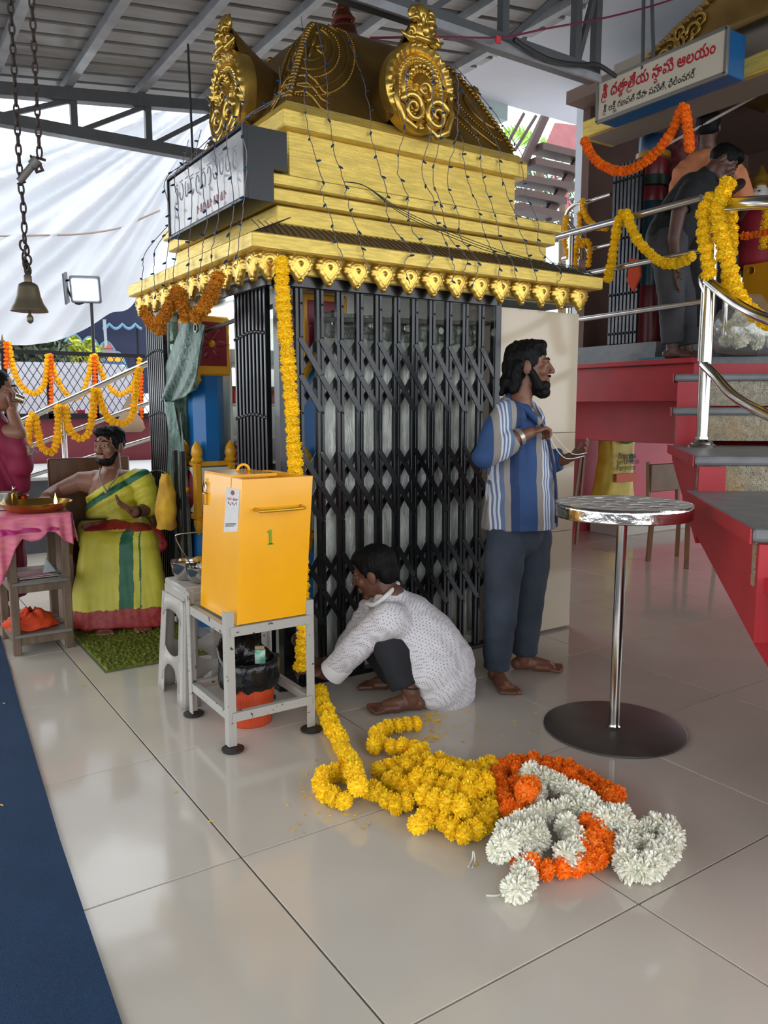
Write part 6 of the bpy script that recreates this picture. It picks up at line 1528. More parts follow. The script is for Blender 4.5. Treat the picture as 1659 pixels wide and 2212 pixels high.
# navy tent with scalloped edge
tv = [(140,742),(158,728),(176,742),(196,736),(214,752),(232,744),(252,764),(262,756),(276,800),(286,790),(306,862),(320,862),(330,620),(250,640),(200,690)]
navy = M('navy_canvas',(46,54,82),.8,var=.05)
tn = thing('tent_canopy', onY(250,700,9.6), 'dark navy tent canopy with scalloped edge behind the fence', 'tent')
sc = []
edge = [(140,738),(178,738),(214,748),(250,760),(274,795),(300,850)]
for (x0_,y0_),(x1_,y1_) in zip(edge, edge[1:]):
    for k in range(6):
        t = k/6; sc.append((x0_+(x1_-x0_)*t, y0_+(y1_-y0_)*t-16*math.sin(t*math.pi)*(1 if x0_ < 250 else .7)))
sc.append(edge[-1])
poly = [onY(x,y,9.6) for x,y in sc+[(345,850),(345,600),(250,600)]]
put('canopy_panel', MB().prism(poly,(0,.03,0)), navy, tn)
put('edge_trim', MB().tube([onY(x,y,9.57) for x,y in sc],.012,5), M('pale_blue_trim',(120,170,196),.7), tn)
sc2 = []
for k in range(31):
    t = k/10; f_ = t-int(t) if k < 30 else 1; sc2.append((222+t*28, 702-12*math.sin((f_)*math.pi) if False else 700+10*abs(math.cos(t*math.pi))))
put('inner_trim', MB().tube([onY(x,y,9.5) for x,y in sc2],.02,5), MATS['pale_blue_trim'], tn)
put('tent_tape', MB().prism([onY(x,y,9.45) for x,y in ((222,690),(229,690),(232,745),(227,752))],(0,.01,0)), M('pale_tape',(180,200,206),.7), tn)
for px in (300,345):
    tb = onY(px,800,9.62); put('tent_pole', MB().tube([(tb.x,9.62,0),(tb.x,9.62,tb.z+.6)],.03,8), fence_m, tn)
# far trees and houses glimpsed over the sheet
rs = random.Random(21)
def tree(c, r, n_, col, label, name='tree', leaf=.16):
    t = thing(name, (c.x,c.y,0), label, 'tree'); mb = MB()
    for k in range(n_):
        d = Vector((rs.gauss(0,1),rs.gauss(0,1),rs.gauss(0,.8))).normalized()*r*rs.uniform(.4,1)**.5; p = Vector(c)+d
        a = Vector((rs.uniform(-1,1),rs.uniform(-1,1),rs.uniform(-1,1))).normalized(); b_ = a.orthogonal().normalized(); s = leaf*rs.uniform(.5,1.2)
        mb.add([p-a*s, p+b_*s*.35, p+a*s, p-b_*s*.35], [(0,1,2,3)])
    put('foliage', mb, M('leaf_'+'_'.join(map(str,col)), col, .6, var=.35, vscale=3), t, kind='stuff')
    put('trunk', MB().tube([(c.x,c.y,0),(c.x+.1,c.y,c.z*.6),(c.x,c.y,c.z)],[.16,.12,.05],8), M('bark',(82,68,56),.9), t)
c = onY(40,748,13); tree(c, .8, 1400, (70,84,58), 'dark olive tree beyond the white sheeting')
c = onY(125,745,17); tree(c, 1.0, 1600, (86,96,66), 'grey-green tree beyond the white sheeting near the flood lamp')
c = onY(170,748,14.2); tree(c, .42, 700, (180,190,60), 'bright yellow-green tree beside the far red-roofed house', leaf=.1)
hs = thing('house', onY(205,760,18), 'far white house with a red sloping roof beyond the fence', 'house')
h0 = onY(178,790,18); h1 = onY(262,790,18)
put('wall', MB().box((h0.x,18,0),(h1.x,21,onY(200,752,18).z)), M('white_house',(220,222,222),.8), hs)
rz0, rz1 = onY(200,752,18).z, onY(200,738,18).z
put('roof', MB().prism([(h0.x-.1,17.8,rz0),(h0.x+.6,17.8,rz1+.1),(h0.x+1.3,17.8,rz0)],(0,3,0)), M('red_roof',(190,90,80),.7), hs)
put('shop_board', MB().bbox(onY(245,775,17.9),(.35,.03,.14),.01), M('blue_board',(60,110,170),.6), hs); put('orange_board', MB().bbox(onY(248,772,17.85),(.2,.03,.1),.01), M('orange_board',(220,170,60),.6), hs)
bd_ = thing('apartment_block', onY(400,228,30), 'far pale apartment block with red shutters above the cloth', 'building')
b0 = onY(355,245,30); b1 = onY(470,245,30)
put('wall', MB().box((b0.x,30,0),(b1.x,34,onY(400,195,30).z)), M('pale_block',(206,222,236),.8), bd_)
for px in (367,378): put('shutter', MB().bbox(onY(px,224,29.9)+Vector((.08,0,0)),(.09,.05,.24),.01), M('red_shutter',(170,60,84),.7), bd_)
for px in (392,398,404): put('window', MB().bbox(onY(px+22,226,29.9),(.04,.05,.15),.01), M('blue_pane',(120,150,180),.3), bd_)
# ramp with railing
ry = 5.35
rl = thing('ramp_railing', (1.0,ry,.6), 'steel handrail of the ramp sloping up behind the seated man', 'railing')
tube_m = M('brushed_steel_rail',(190,190,188),.25,metal=.95)
e0, e1 = -260, 420
for (xA,yA,xB,yB,rr) in ((35,915,308,790,.026),(70,962,308,875,.02),(58,1030,308,952,.02)):
    sl = (yB-yA)/(xB-xA); put('rail', MB().tube([onY(e0,yA+sl*(e0-xA),ry), onY(e1,yA+sl*(e1-xA),ry)], rr, 12), tube_m, rl, smooth=40)
for px in (135,360,-120):
    top = onY(px,880+(px-135)*-.457,ry); put('post', MB().tube([(top.x,ry+.005,.55),(top.x,ry+.005,top.z)],.026,12), tube_m, rl, smooth=40)
rp = thing('ramp', (1,6.0,0), 'dark stone ramp plinth with pale ledge behind the seated man', 'ramp')
zl = onY(100,1030,5.6).z; zl2 = .66
put('plinth', MB().box((-1.5,5.6,0),(3.5,7.4,zl-.03)), M('dark_slate',(72,74,80),.5,var=.2,vscale=6), rp)
put('ledge', MB().bbox((1.0,6.5,zl-.015),(2.5,.93,.016),.004), M('pale_ledge',(186,186,186),.6), rp)
for l,lab in ((((62,1002),(60,960),(66,905),(74,900),(80,920),(88,960),(108,978),(122,955),(126,890),(124,872)),'yellow marigold garland looped low on the ramp railing'),
              (((142,880),(146,915),(165,945),(190,938),(200,890),(203,845),(208,838)),'yellow marigold garland hung between the ramp railing posts'),
              (((212,845),(222,880),(236,905),(262,916),(284,900),(292,860),(295,820),(304,790)),'yellow marigold garland on the ramp railing beside the shrine')):
    garland([onY(x,y,ry-.06) for x,y in l], FS, .036, lab, step=.038, jit=.15)
# things on the maroon wall ledge
for k,(px,col) in enumerate(((155,(190,150,40)),(163,(210,210,210)),(180,(200,30,50)))):
    p = onY(px,900,FY_-.0); p.z = zt_
    single(['oil_bottle','water_bottle','red_carton'][k], MB().lathe([(.017,0),(.018,.08),(.008,.11),(.008,.14)], p+Vector((0,.12,.0)), 12) if k < 2 else MB().bbox(p+Vector((0,.12,.05)),(.045,.03,.05),.004), M('ledge_item_%d' % k, col, .3), ['small amber oil bottle on the maroon wall ledge','small clear bottle on the maroon wall ledge','small red carton on the maroon wall ledge'][k], ['bottle','bottle','carton'][k], smooth=40)
p = onY(275,905,FY_); p.z = zt_
P = []
for i in range(12):
    a = 2*math.pi*i/12; P.append([p+Vector((.0+r*math.cos(a)*(1+.3*noise.noise((i,z*9,0))),-.105+.5*r*math.sin(a),z)) for r,z in ((.02,.26),(.05,.16),(.09,.05),(.16,-.02),(.18,-.12),(.12,-.16))])
single('khaki_cloth', MB().grid(P, closed_u=True), M('khaki_cloth',(140,116,92),.9,bump=.3,bscale=20), 'crumpled khaki cloth hung over the maroon wall near the shrine', 'cloth', smooth=True)
# yellow cloth bundle on the gate
yc = onX(362,1080,.60); P = []
for i in range(22):
    a = 2*math.pi*i/22; row = []
    for j in range(14):
        t = j/13; r = .035+.045*math.sin(min(1,t*1.15)*math.pi*.62); z = .15-.31*t
        q = noise.noise((math.cos(a)*1.6,math.sin(a)*1.6,t*4)); row.append(yc+Vector((r*.7*math.cos(a)*(1+.3*q)-.015*t, r*math.sin(a)*(1+.3*q), z+.02*q)))
    P.append(row)
single('cloth_bundle', MB().grid(P, closed_u=True), M('mustard_cloth',(206,160,32),.75,col2=(160,112,24),vscale=9,bump=.3,bscale=25), 'mustard yellow cloth bundle hanging on the gate beside the seated man', 'cloth', smooth=True)
# ================================================================== the upper temple and stairs on the right
def outlines(s): return OUTL[s]
def outline_span(s):
    xs = [v.x for p in outlines(s) for v in p]; return min(xs), max(xs)
def flat_text(s, Mx, size, mat, name, parent, bold=0.0):
    """lettering traced from font outlines; every contour filled on its own so that overlaps stay solid"""
    from mathutils.geometry import tessellate_polygon
    polys = outlines(s)
    area = lambda p: sum(p[i].x*p[(i+1)%len(p)].y-p[(i+1)%len(p)].x*p[i].y for i in range(len(p)))/2
    def inside(q, p):
        r = False
        for i in range(len(p)):
            a, b_ = p[i], p[i-1]
            if (a.y > q.y) != (b_.y > q.y) and q.x < (b_.x-a.x)*(q.y-a.y)/(b_.y-a.y)+a.x: r = not r
        return r
    if not polys: return None, 0
    big = max(polys, key=lambda p: abs(area(p))); sg = 1 if area(big) > 0 else -1
    outs = [p for p in polys if area(p)*sg > 0]; hol = [p for p in polys if area(p)*sg <= 0]
    mb = MB()
    for o_ in outs:
        hs = [h for h in hol if inside(h[0], o_)]; loops = [o_]+hs; flat = [v for l in loops for v in l]
        tri = tessellate_polygon(loops); off = 0
        mb.add([Mx @ (Vector((v.x,v.y,0))*size) for v in flat], [tuple(t) for t in tri])
        if bold:
            for l in loops: mb.tube([Mx @ (Vector((v.x,v.y,0))*size) for v in l], bold*size, 4, closed=True)
    o = put(name, mb, mat, parent)
    xs = [v.x for p in polys for v in p]; return o, (min(xs), max(xs))
XS = 3.66
sg_ = thing('temple_sign', onX(1430,200,XS), 'cream sign box with red and black Telugu lettering above the upper temple', 'sign')
q00, q01 = onX(1290,265,XS), onX(1290,182,XS); q10 = onX(1567,155,XS)
sy1, sy0, sz0, sz1 = q00.y, q10.y, q00.z, q01.z
blue_box = M('sign_blue',(24,92,148),.4,var=.06)
put('case', MB().bbox((XS+.10,(sy0+sy1)/2,(sz0+sz1)/2),(.095,(sy1-sy0)/2,(sz1-sz0)/2),.004), blue_box, sg_)
face_ = put('face', MB().bbox((XS+.0,(sy0+sy1)/2,(sz0+sz1)/2),(.006,(sy1-sy0)/2-.012,(sz1-sz0)/2-.01),.001), M('cream_acrylic',(206,196,178),.35), sg_)
alum = M('aluminium_trim',(160,160,158),.35,metal=.7)
for z in (sz0,sz1): put('trim_bar', MB().bbox((XS,(sy0+sy1)/2,z),(.012,(sy1-sy0)/2+.004,.011),.002), alum, sg_)
for y in (sy0,sy1): put('trim_bar', MB().bbox((XS,y,(sz0+sz1)/2),(.012,.011,(sz1-sz0)/2+.004),.002), alum, sg_)
redl = M('sign_red',(178,24,44),.5); blackl = M('sign_black',(24,22,22),.5)
def line(words, y_left, width, zc, mat, bold, gap=.09, zs=1.3):
    """words: list of clusters (text, subscripts, hook); widths measured from the outlines"""
    x = 0; tmp = []
    for cl in words:
        if cl == ' ': x += .26; continue
        t, subs, hook = cl; lo, hi = outline_span(t); tmp.append((t,subs,hook,x-lo)); x += hi-lo+gap
    k = width/x
    for t,subs,hook,x_ in tmp:
        def place(dx,dz): return Matrix.Translation((XS-.0075, y_left-(x_+dx)*k, zc+dz*k*zs)) @ Matrix(((0,0,-1,0),(-1,0,0,0),(0,1,0,0),(0,0,0,1))) @ Matrix.Diagonal((1,zs,1,1))
        flat_text(t, place(0,0), k, mat, 'letter', face_, bold)
        for (s_,dx,dz,sc) in subs: flat_text(s_, place(dx,dz), k*sc, mat, 'letter', face_, bold)
        if hook:
            pts = [(.16,.10),(.0,.06),(-.05,-.08),(.04,-.22),(.22,-.25),(.40,-.17)]
            put('letter', MB().tube([place(p.x,p.y) @ Vector((0,0,.001)) for p in catmull([Vector((a,b_,0)) for a,b_ in pts],4)], .036*k, 5), mat, face_)
W = sy1-sy0
line([('శీ',[],1),' ',('ద',[],0),('తా',[('త',.16,-.30,.5)],0),('తే',[],1),('య',[],0),' ',('సా',[('వ',.2,-.36,.5)],0),('మి',[],0),' ',('ఆ',[],0),('ల',[],0),('య',[],0),('ం',[],0)], sy1-.045, W-.11, (sz0+sz1)/2+.012, redl, .026)
line([('శీ',[],1),' ',('ల',[],0),('కీ',[('ష',.05,-.36,.5),('మ',.35,-.36,.4)],0),' ',('గ',[],0),('ణ',[],0),('ప',[],0),('తి',[],0),' ',('సే',[],0),('వా',[],0),' ',('స',[],0),('మి',[],0),('తి',[],0),(',',[],0),' ',('ఫి',[],0),('లి',[],0),('ం',[],0),('న',[],0),('గ',[],0),('ర్',[],0)], sy1-.06, W-.26, sz0+.046, blackl, .012)
# temple body: canopy with gold edge, columns, dark interior
tp = thing('upper_temple', (4.9,.9,1.66), 'upper temple with gold canopy, painted column and dark doorway behind the railings', 'temple')
cz = onX(1262,300,3.88).z; cyl = onX(1262,300,3.88).y
gold2 = gold
put('canopy', MB().box((3.90,-2.2,cz),(4.2,cyl-.02,cz+.10)), M('canopy_soffit',(132,120,108),.7), tp)
put('header_beam', MB().box((4.16,-2.2,cz+.10),(4.24,cyl-.02,3.92)), MATS['canopy_soffit'], tp)
put('canopy_edge', MB().bbox((3.88,(cyl-2.2)/2,cz+.06),(.03,(cyl+2.2)/2,.058),.01), gold2, tp)
put('canopy_edge', MB().bbox((4.05,cyl,cz+.06),(.17,.03,.058),.01), gold2, tp)
br_ = bronze
Le = [onX(px,py,4.02) for px,py in ((1392,150),(1404,128),(1432,98),(1470,60),(1512,24),(1550,-12),(1610,-70))]
put('dome', MB().grid([[p+Vector((0,-3.2,0)),p,p+Vector((1.5,0,0))] for p in Le]), br_, tp, smooth=30, solid=.03)
gs = MATS['worn_gold_relief']
edge_ = catmull(Le[:-1],6)
bd2 = MB(); [bd2.sphere(p+Vector((-.01,0,0)),(.03,.035,.028),8,6) for p in resample(edge_,.05)]
put('corner_beads', bd2, br_, tp, smooth=True, kind='stuff')
orn2 = MB()
for k,(px,py,r0) in enumerate(((1436,122,.05),(1448,104,.06),(1464,98,.055),(1478,82,.07),(1492,98,.05),(1470,70,.05),(1500,66,.06),(1512,44,.05))):
    c = onX(px,py,3.995); pts = []
    for i in range(18): a = i*.5+k; r = r0*(1-i/20); pts.append(c+Vector((0,r*math.cos(a),r*math.sin(a))))
    orn2.tube(pts,[.014*(1-i/26) for i in range(18)],6)
put('scroll_relief', orn2, gs, tp, smooth=True, kind='stuff')
dark = M('brown_inner_wall',(104,80,72),.8,var=.08)
put('inner_back', MB().box((6.75,-2.2,1.66),(6.85,2.85,3.82)), dark, tp)
put('inner_side', MB().box((4.45,2.78,1.66),(6.75,2.86,3.82)), dark, tp)
put('inner_ceiling', MB().box((4.24,-2.2,3.82),(6.85,2.86,3.92)), M('brown_ceiling',(112,92,82),.8), tp)
# painted round column
colp = Vector((4.48,0,0)); colp.y = onX(1404,500,4.48).y
zf = lambda py: onX(1404,py,4.48).z
bands = [(745,'c_red',(104,22,30)),(620,'c_teal',(16,62,74)),(440,'c_maroon',(110,24,34)),(410,'c_green',(20,50,38)),(385,'c_maroon',(110,24,34)),(350,'c_goldband',(150,112,40)),(333,'c_blue',(22,60,96)),(300,'c_blue',(22,60,96))]
cr = .115
for (p0,nm,col),(p1,_,_) in zip(bands, bands[1:]):
    z0, z1 = zf(p0), zf(p1); bulge = 1.16 if nm in ('c_green','c_goldband') else 1.0
    put('column_band', MB().lathe([(cr*.98,z0),(cr*bulge,z0+.01),(cr*bulge,z1-.01),(cr*.98,z1)], colp, 24), M(nm,col,.35,var=.1), tp, smooth=40)
cvp = [onX(1436,352,4.5), onX(1470,352,4.5)]
put('carved_jamb', MB().bbox((4.62,(cvp[0].y+cvp[1].y)/2,2.81),(.05,abs(cvp[0].y-cvp[1].y)/2+.03,1.0),.01), M('maroon_carving',(104,32,40),.5,col2=(150,96,96),vscale=14,bump=.8,bscale=14), tp)
# squeezed folding gate of the upper temple
gy1, gy0 = onX(1322,600,4.18).y, onX(1378,600,4.18).y
ug = thing('folding_gate', (4.18,(gy0+gy1)/2,1.82), 'grey metal folding gate squeezed shut at the side of the upper temple', 'gate')
gm = M('grey_gate_steel',(74,76,80),.35,metal=.5,var=.2,vscale=20)
for i in range(8):
    y = gy0+(gy1-gy0)*i/7; put('upright', MB().bbox((4.18,y,2.50),(.014,.012,.68),.002), gm if i else black_iron, ug)
rv = MB()
for z in (3.05,2.62,2.2,1.9):
    for i in range(8): rv.sphere((4.16,gy0+(gy1-gy0)*i/7,z),.010,7,5)
put('rivets', rv, black_iron, ug, kind='stuff')
put('pull_ring', MB().tube([Vector((4.14,gy0+.03+.045*math.cos(a),2.34+.075*math.sin(a))) for a in [2*math.pi*k/18 for k in range(18)]],.007,6,closed=True), black_iron, ug, smooth=True)
# orange garland under the sign, rod
garland([onX(x,y,3.66) for x,y in ((1264,306),(1276,332),(1300,356),(1340,370),(1382,356),(1420,326),(1450,286),(1468,246),(1478,230),(1484,262),(1490,325))], FO, .034, 'orange marigold garland swinging below the temple sign', step=.036, jit=.12)
single('ceiling_rod', MB().tube([(4.3,onX(1410,330,4.3).y,onX(1410,330,4.3).z),(4.3,onX(1700,170,4.3).y,onX(1700,170,4.3).z)],.010,8), M('white_rod',(190,180,172),.5), 'thin pale rod under the upper temple ceiling', 'rod')
oc_ = onX(1366,592,4.12); single('orange_cloth', MB().prism([oc_+Vector((0,.03,.12)),oc_+Vector((0,-.05,.10)),oc_+Vector((0,-.07,-.02)),oc_+Vector((0,-.01,-.13)),oc_+Vector((0,.05,-.05))],(.02,0,0)), M('saffron_cloth',(206,70,24),.8), 'saffron cloth strip tied on the upper folding gate', 'cloth')
# idols and yellow box inside
def idol(c, h, label):
    t = thing('idol', c, label, 'statue'); wm = M('white_marble',(216,208,198),.3); rm = M('red_cloth_idol',(150,20,40),.6)
    put('body', MB().lathe([(.16,0),(.19,.05),(.17,.2),(.15,.34),(.17,.44),(.12,.52),(.05,.545)], c, 20), rm, t, smooth=60)
    hd = put('head', MB().sphere(c+Vector((0,0,.65)),(.075,.07,.095),18,12).tube([c+Vector((0,0,.5)),c+Vector((0,0,.6))],.04,10), wm, t, smooth=True)
    put('crown', MB().lathe([(.07,.72),(.085,.735),(.07,.76),(.075,.79),(.045,.83),(.01,.90)], c, 16), M('gold_crown',(190,150,60),.35,metal=.7), t, smooth=50)
    for s in (-1,1): put('eye', MB().sphere(c+Vector((-.068,s*.03,.665)),(.01,.016,.007),8,6), M('painted_eye',(30,18,16),.4), hd)
    put('forehead_mark', MB().sphere(c+Vector((-.072,0,.70)),.008,8,6), M('painted_mark',(90,20,20),.5), hd)
    put('nose', MB().sphere(c+Vector((-.076,0,.645)),(.012,.009,.02),8,6), wm, hd)
    return t
pi_ = onX(1642,420,6.1); idol(Vector((6.1,pi_.y,pi_.z-.65)), 1, 'white-faced idol in red cloth deep inside the upper temple')
pi2 = onX(1600,410,6.3); idol(Vector((6.3,pi2.y,pi2.z-.65)), 1, 'second white-faced idol standing behind the first inside the upper temple')
zal = min(pi_.z,pi2.z)-.655; put('altar', MB().bbox((6.2,.6,(1.815+zal)/2),(.35,.9,max(.02,(zal-1.815)/2)),.01), M('dark_altar',(60,40,40),.6), tp)
garland([onX(x,y,5.7) for x,y in ((1657,440),(1652,500),(1645,545))], FS, .04, 'yellow marigold string beside the idols in the upper temple', step=.05)
yb2 = thing('offering_box', onX(1640,640,4.75), 'orange-yellow metal box with round hole beside the stair post', 'box')
pa, pb = onX(1608,520,4.75), onX(1760,660,4.75)
put('body', MB().bbox((4.92,(pa.y+pb.y)/2,2.02),(.17,abs(pa.y-pb.y)/2,.36),.006), M('ochre_enamel',(206,140,20),.3,coat=.3), yb2)
hc = onX(1622,585,4.75); carve([c for c in yb2.children][0], MB().lathe([(.028,-.03),(.028,.14)], hc, 20, axis=Matrix.Rotation(math.pi/2,3,'Y'))); put('hole_rim', MB().tube([hc+Vector((-.001,.03*math.cos(a),.03*math.sin(a))) for a in [2*math.pi*k/20 for k in range(20)]],.004,6,closed=True), M('ochre_enamel',(206,140,20),.3,coat=.3), yb2, smooth=True)
garland([onX(x,y,4.80) for x,y in ((1606,510),(1640,505),(1700,492))], FSO, .03, 'orange marigold edging along the top of the offering box', step=.035)
# railing along the platform edge
pr_t = thing('platform_railing', (3.72,1.8,1.66), 'steel railing with three bars along the red platform edge', 'railing')
rail_m = tube_m
for (xA,yA,xB,yB,rr) in ((1205,512,1515,428,.025),(1240,597,1515,542,.020),(1240,692,1520,651,.019)): put('rail', MB().tube([onX(xA,yA,3.70), onX(xB,yB,3.70)],rr,14), rail_m, pr_t, smooth=40)
yp = onX(1255,700,3.70).y; put('post', MB().tube([(3.70,yp+.12,1.66),(3.70,yp+.12,2.60)],.02,12), rail_m, pr_t, smooth=40)
yp2 = onX(1527,540,3.70).y; put('post', MB().tube([(3.70,yp2,1.62),(3.70,yp2,2.60)],.022,12), rail_m, pr_t, smooth=40)
garland([onX(x,y,3.632) for x,y in ((1314,602),(1322,560),(1330,510),(1340,468),(1352,460),(1362,488),(1380,522),(1408,552),(1440,570),(1475,565),(1505,545))], FY, .036, 'yellow marigold swag hung on the platform railing below the temple sign', step=.04, jit=.14)
# stair post and handrails
pb_ = Vector((3.157,.690,1.10))
sr = thing('stair_railing', pb_, 'shiny steel stair post with curved handrails wrapped in yellow garland', 'railing')
ptop = onD(1540,445,pb_)
put('post', MB().tube([pb_,(pb_.x,pb_.y,ptop.z)],.034,18), chrome, sr, smooth=40)
put('base_collar', MB().lathe([(.075,0),(.078,.012),(.06,.022),(.062,.03),(.04,.045),(.038,.06)], pb_, 24), chrome, sr, smooth=40)
near = lambda k: CAM+FH*k
d0 = (pb_-CAM).dot(FH)
put('handrail', MB().tube(catmull([onD(1548,442,pb_),onD(1600,440,near(d0-.25)),onD(1659,438,near(d0-.5)),onD(1800,445,near(d0-.9))],6),.034,16), chrome, sr, smooth=40)
put('rail_end', MB().tube(catmull([onD(1545,438,near(d0+.05)),onD(1572,415,near(d0+.35)),onD(1600,396,near(d0+.6))],6),[.034]*12+[.03],14), chrome, sr, smooth=40)
put('handrail', MB().tube(catmull([onD(1528,606,pb_),onD(1560,632,near(d0-.15)),onD(1600,662,near(d0-.35)),onD(1659,690,near(d0-.6)),onD(1780,730,near(d0-.9))],6),.027,14), chrome, sr, smooth=40)
put('handrail', MB().tube(catmull([onD(1521,788,pb_),onD(1545,812,near(d0-.15)),onD(1585,855,near(d0-.35)),onD(1659,897,near(d0-.65)),onD(1780,950,near(d0-.95))],6),.027,14), chrome, sr, smooth=40)
put('handrail', MB().tube(catmull([onD(1531,640,near(d0+.05)),onD(1516,605,near(d0+.25)),onD(1522,590,near(d0+.5))],6),.022,12), chrome, sr, smooth=40)
for px,yA,yB in ((1562,560,748),(1590,600,745)):
    a = onD(px,yB,near(d0+.9)); put('post', MB().tube([a,(a.x,a.y,onD(px,yA,near(d0+.9)).z)],.02,12), chrome, sr, smooth=40)
nd = near(d0-.10)
garland([onD(x,y,nd) for x,y in ((1536,428),(1524,450),(1520,500),(1526,540),(1530,575),(1531,592))], FY, .042, 'yellow marigold bunch hanging on the near side of the stair post', step=.045)
garland([onD(x,y,near(d0-.15)) for x,y in ((1572,398),(1560,425),(1548,455),(1556,500),(1566,545),(1578,590),(1592,630),(1615,665),(1650,695),(1700,715))], FY, .047, 'thick yellow marigold rope falling from the stair handrail', step=.047)
garland([onD(x,y,near(d0+.10)) for x,y in ((1575,440),(1580,500),(1575,560),(1572,610),(1562,650))], FY, .042, 'yellow marigold bunch hanging behind the stair post', step=.045)
# plastic bag of white flowers on the upper stair
bgc = onZ(1615,752,1.70); bgc.z = 1.657; bgt = thing('flower_bag', bgc, 'clear plastic bag stuffed with white flowers on the upper step', 'bag')
rs = random.Random(4)
for k in range(26):
    p = bgc+Vector((rs.uniform(-.14,.16),rs.uniform(-.12,.12),rs.uniform(.07,.26))); inst('bloom', rs.choice(FW_), Matrix.Translation(p) @ Matrix.Rotation(rs.uniform(0,6),4,'X') @ Matrix.Scale(.05,4), bgt)
P = []
for i in range(36):
    a = 2*math.pi*i/36; P.append([bgc+Vector((r*math.cos(a)*(1+.1*noise.noise((i*.6,z*14,0))),r*.85*math.sin(a),z)) for r,z in ((.05,.0),(.21,.02),(.25,.10),(.25,.20),(.20,.28),(.10,.33),(.07,.37))])
def film():
    m = bpy.data.materials.new('clear_film'); m.use_nodes = True; nt = m.node_tree; nt.nodes.remove(nt.nodes['Principled BSDF']); out = nt.nodes['Material Output']
    t = nt.nodes.new('ShaderNodeBsdfTransparent'); g = nt.nodes.new('ShaderNodeBsdfGlossy'); d = nt.nodes.new('ShaderNodeBsdfDiffuse'); g.inputs['Roughness'].default_value = .15; mx = nt.nodes.new('ShaderNodeMixShader'); m2 = nt.nodes.new('ShaderNodeMixShader')
    mx.inputs[0].default_value = .4; m2.inputs[0].default_value = .25; d.inputs[0].default_value = (.6,.62,.58,1)
    nt.links.new(g.outputs[0], mx.inputs[1]); nt.links.new(d.outputs[0], mx.inputs[2]); nt.links.new(t.outputs[0], m2.inputs[1]); nt.links.new(mx.outputs[0], m2.inputs[2]); nt.links.new(m2.outputs[0], out.inputs[0]); return m
FILM = film(); put('film', MB().grid(P, closed_u=True), FILM, bgt, smooth=True)
# blue slipper on platform edge
sl = onX(1412,764,3.84); single('slipper', MB().bbox((3.86,sl.y,1.664),(.05,.11,.009),.006), M('blue_rubber',(40,110,150),.6), 'blue rubber slipper at the platform edge', 'slipper')
# ---- things under the platform
sk = onY(1322,1060,3.42); skb = Vector((sk.x,3.42,.15)); sack = thing('printed_sack', skb, 'yellow woven fertiliser sack with black lettering and orange band', 'sack')
P = []; NA = 48
zt2 = onY(1322,948,3.42).z+.06
for i in range(NA):
    a = 2*math.pi*i/NA; row = []
    for j in range(20):
        t = j/19; rx = .25-.06*t+.012*math.sin(t*9)+.02*(t > .85)*math.cos(a*6); ry = .15-.06*t
        q = noise.noise((math.cos(a)*2,math.sin(a)*2,t*5))*.02
        e = .55; cx_ = math.copysign(abs(math.cos(a))**e,math.cos(a)); sy_ = math.copysign(abs(math.sin(a))**e,math.sin(a))
        row.append(skb+Vector(((rx+q)*cx_+.05*t,(ry+q)*sy_,(zt2-.15)*t)))
    P.append(row)
ym = M('yellow_woven_sack',(196,172,36),.45,col2=(214,196,70),vscale=6,bump=.2,bscale=25)
put('sack_body', MB().grid(P, closed_u=True), ym, sack, smooth=True)
put('orange_band', MB().bbox(skb+Vector((.02,-.165,.46)),(.16,.004,.045),.002), M('sack_orange',(206,84,30),.5), sack)
put('green_leaf_print', MB().sphere(skb+Vector((-.1,-.165,.25)),(.05,.004,.04),10,6), M('sack_green',(90,140,40),.5), sack)
put('green_tie', MB().tube(catmull([skb+Vector((-.06,-.12,zt2-.22)),skb+Vector((.02,-.14,zt2-.25)),skb+Vector((.16,-.12,zt2-.23))],5),.012,6), M('sack_tie',(50,120,50),.6), sack)
put('emblem_print', MB().sphere(skb+Vector((.10,-.155,.66)),(.045,.004,.045),12,6), M('sack_teal',(60,110,90),.5), sack)
bkm = M('sack_ink',(40,36,24),.6)
for s_,x_,z_,k in (('Bhartiya',-.13,.66,.085),('Jan Urvarak',-.15,.60,.075),('Pariyojna',-.15,.54,.08)):
    flat_text(s_, Matrix.Translation(skb+Vector((x_,-.172,z_))) @ Matrix.Rotation(math.pi/2,4,'X'), k, bkm, 'sack_lettering', sack, .006)
# wooden chair under the stairs
wc = Vector((4.95,2.0,0)); lc = onZ(1482,1228); kc = M('brown_chair_wood',(120,86,52),.45,var=.15)
wch = thing('wooden_chair', lc+Vector((.2,.2,0)), 'brown wooden chair standing half hidden under the red stairs', 'chair')
for dx,dy in ((0,0),(.40,0),(0,.38),(.40,.38)): put('leg', MB().beam(lc+Vector((dx,dy,0)),lc+Vector((dx*.92+.02,dy*.92+.02,.45)),.035,.035), kc, wch)
put('seat', MB().bbox(lc+Vector((.2,.2,.46)),(.22,.21,.02),.008), kc, wch); put('backrest', MB().bbox(lc+Vector((.2,.4,.72)),(.2,.015,.12),.006), kc, wch)
for dx in (0,.4): put('back_post', MB().beam(lc+Vector((dx,.40,.45)),lc+Vector((dx,.42,.86)),.03,.03), kc, wch)
# dark folded frame beside the pillar
single('folded_frame', MB().beam(Vector((onY(1248,1060,3.2).x,3.2,0)),onY(1262,985,3.2),.02,.03).beam(Vector((onY(1240,1060,3.2).x-.05,3.2,0)),onY(1254,985,3.2),.02,.03), kc, 'thin wooden frame leaning behind the beige pillar', 'frame')
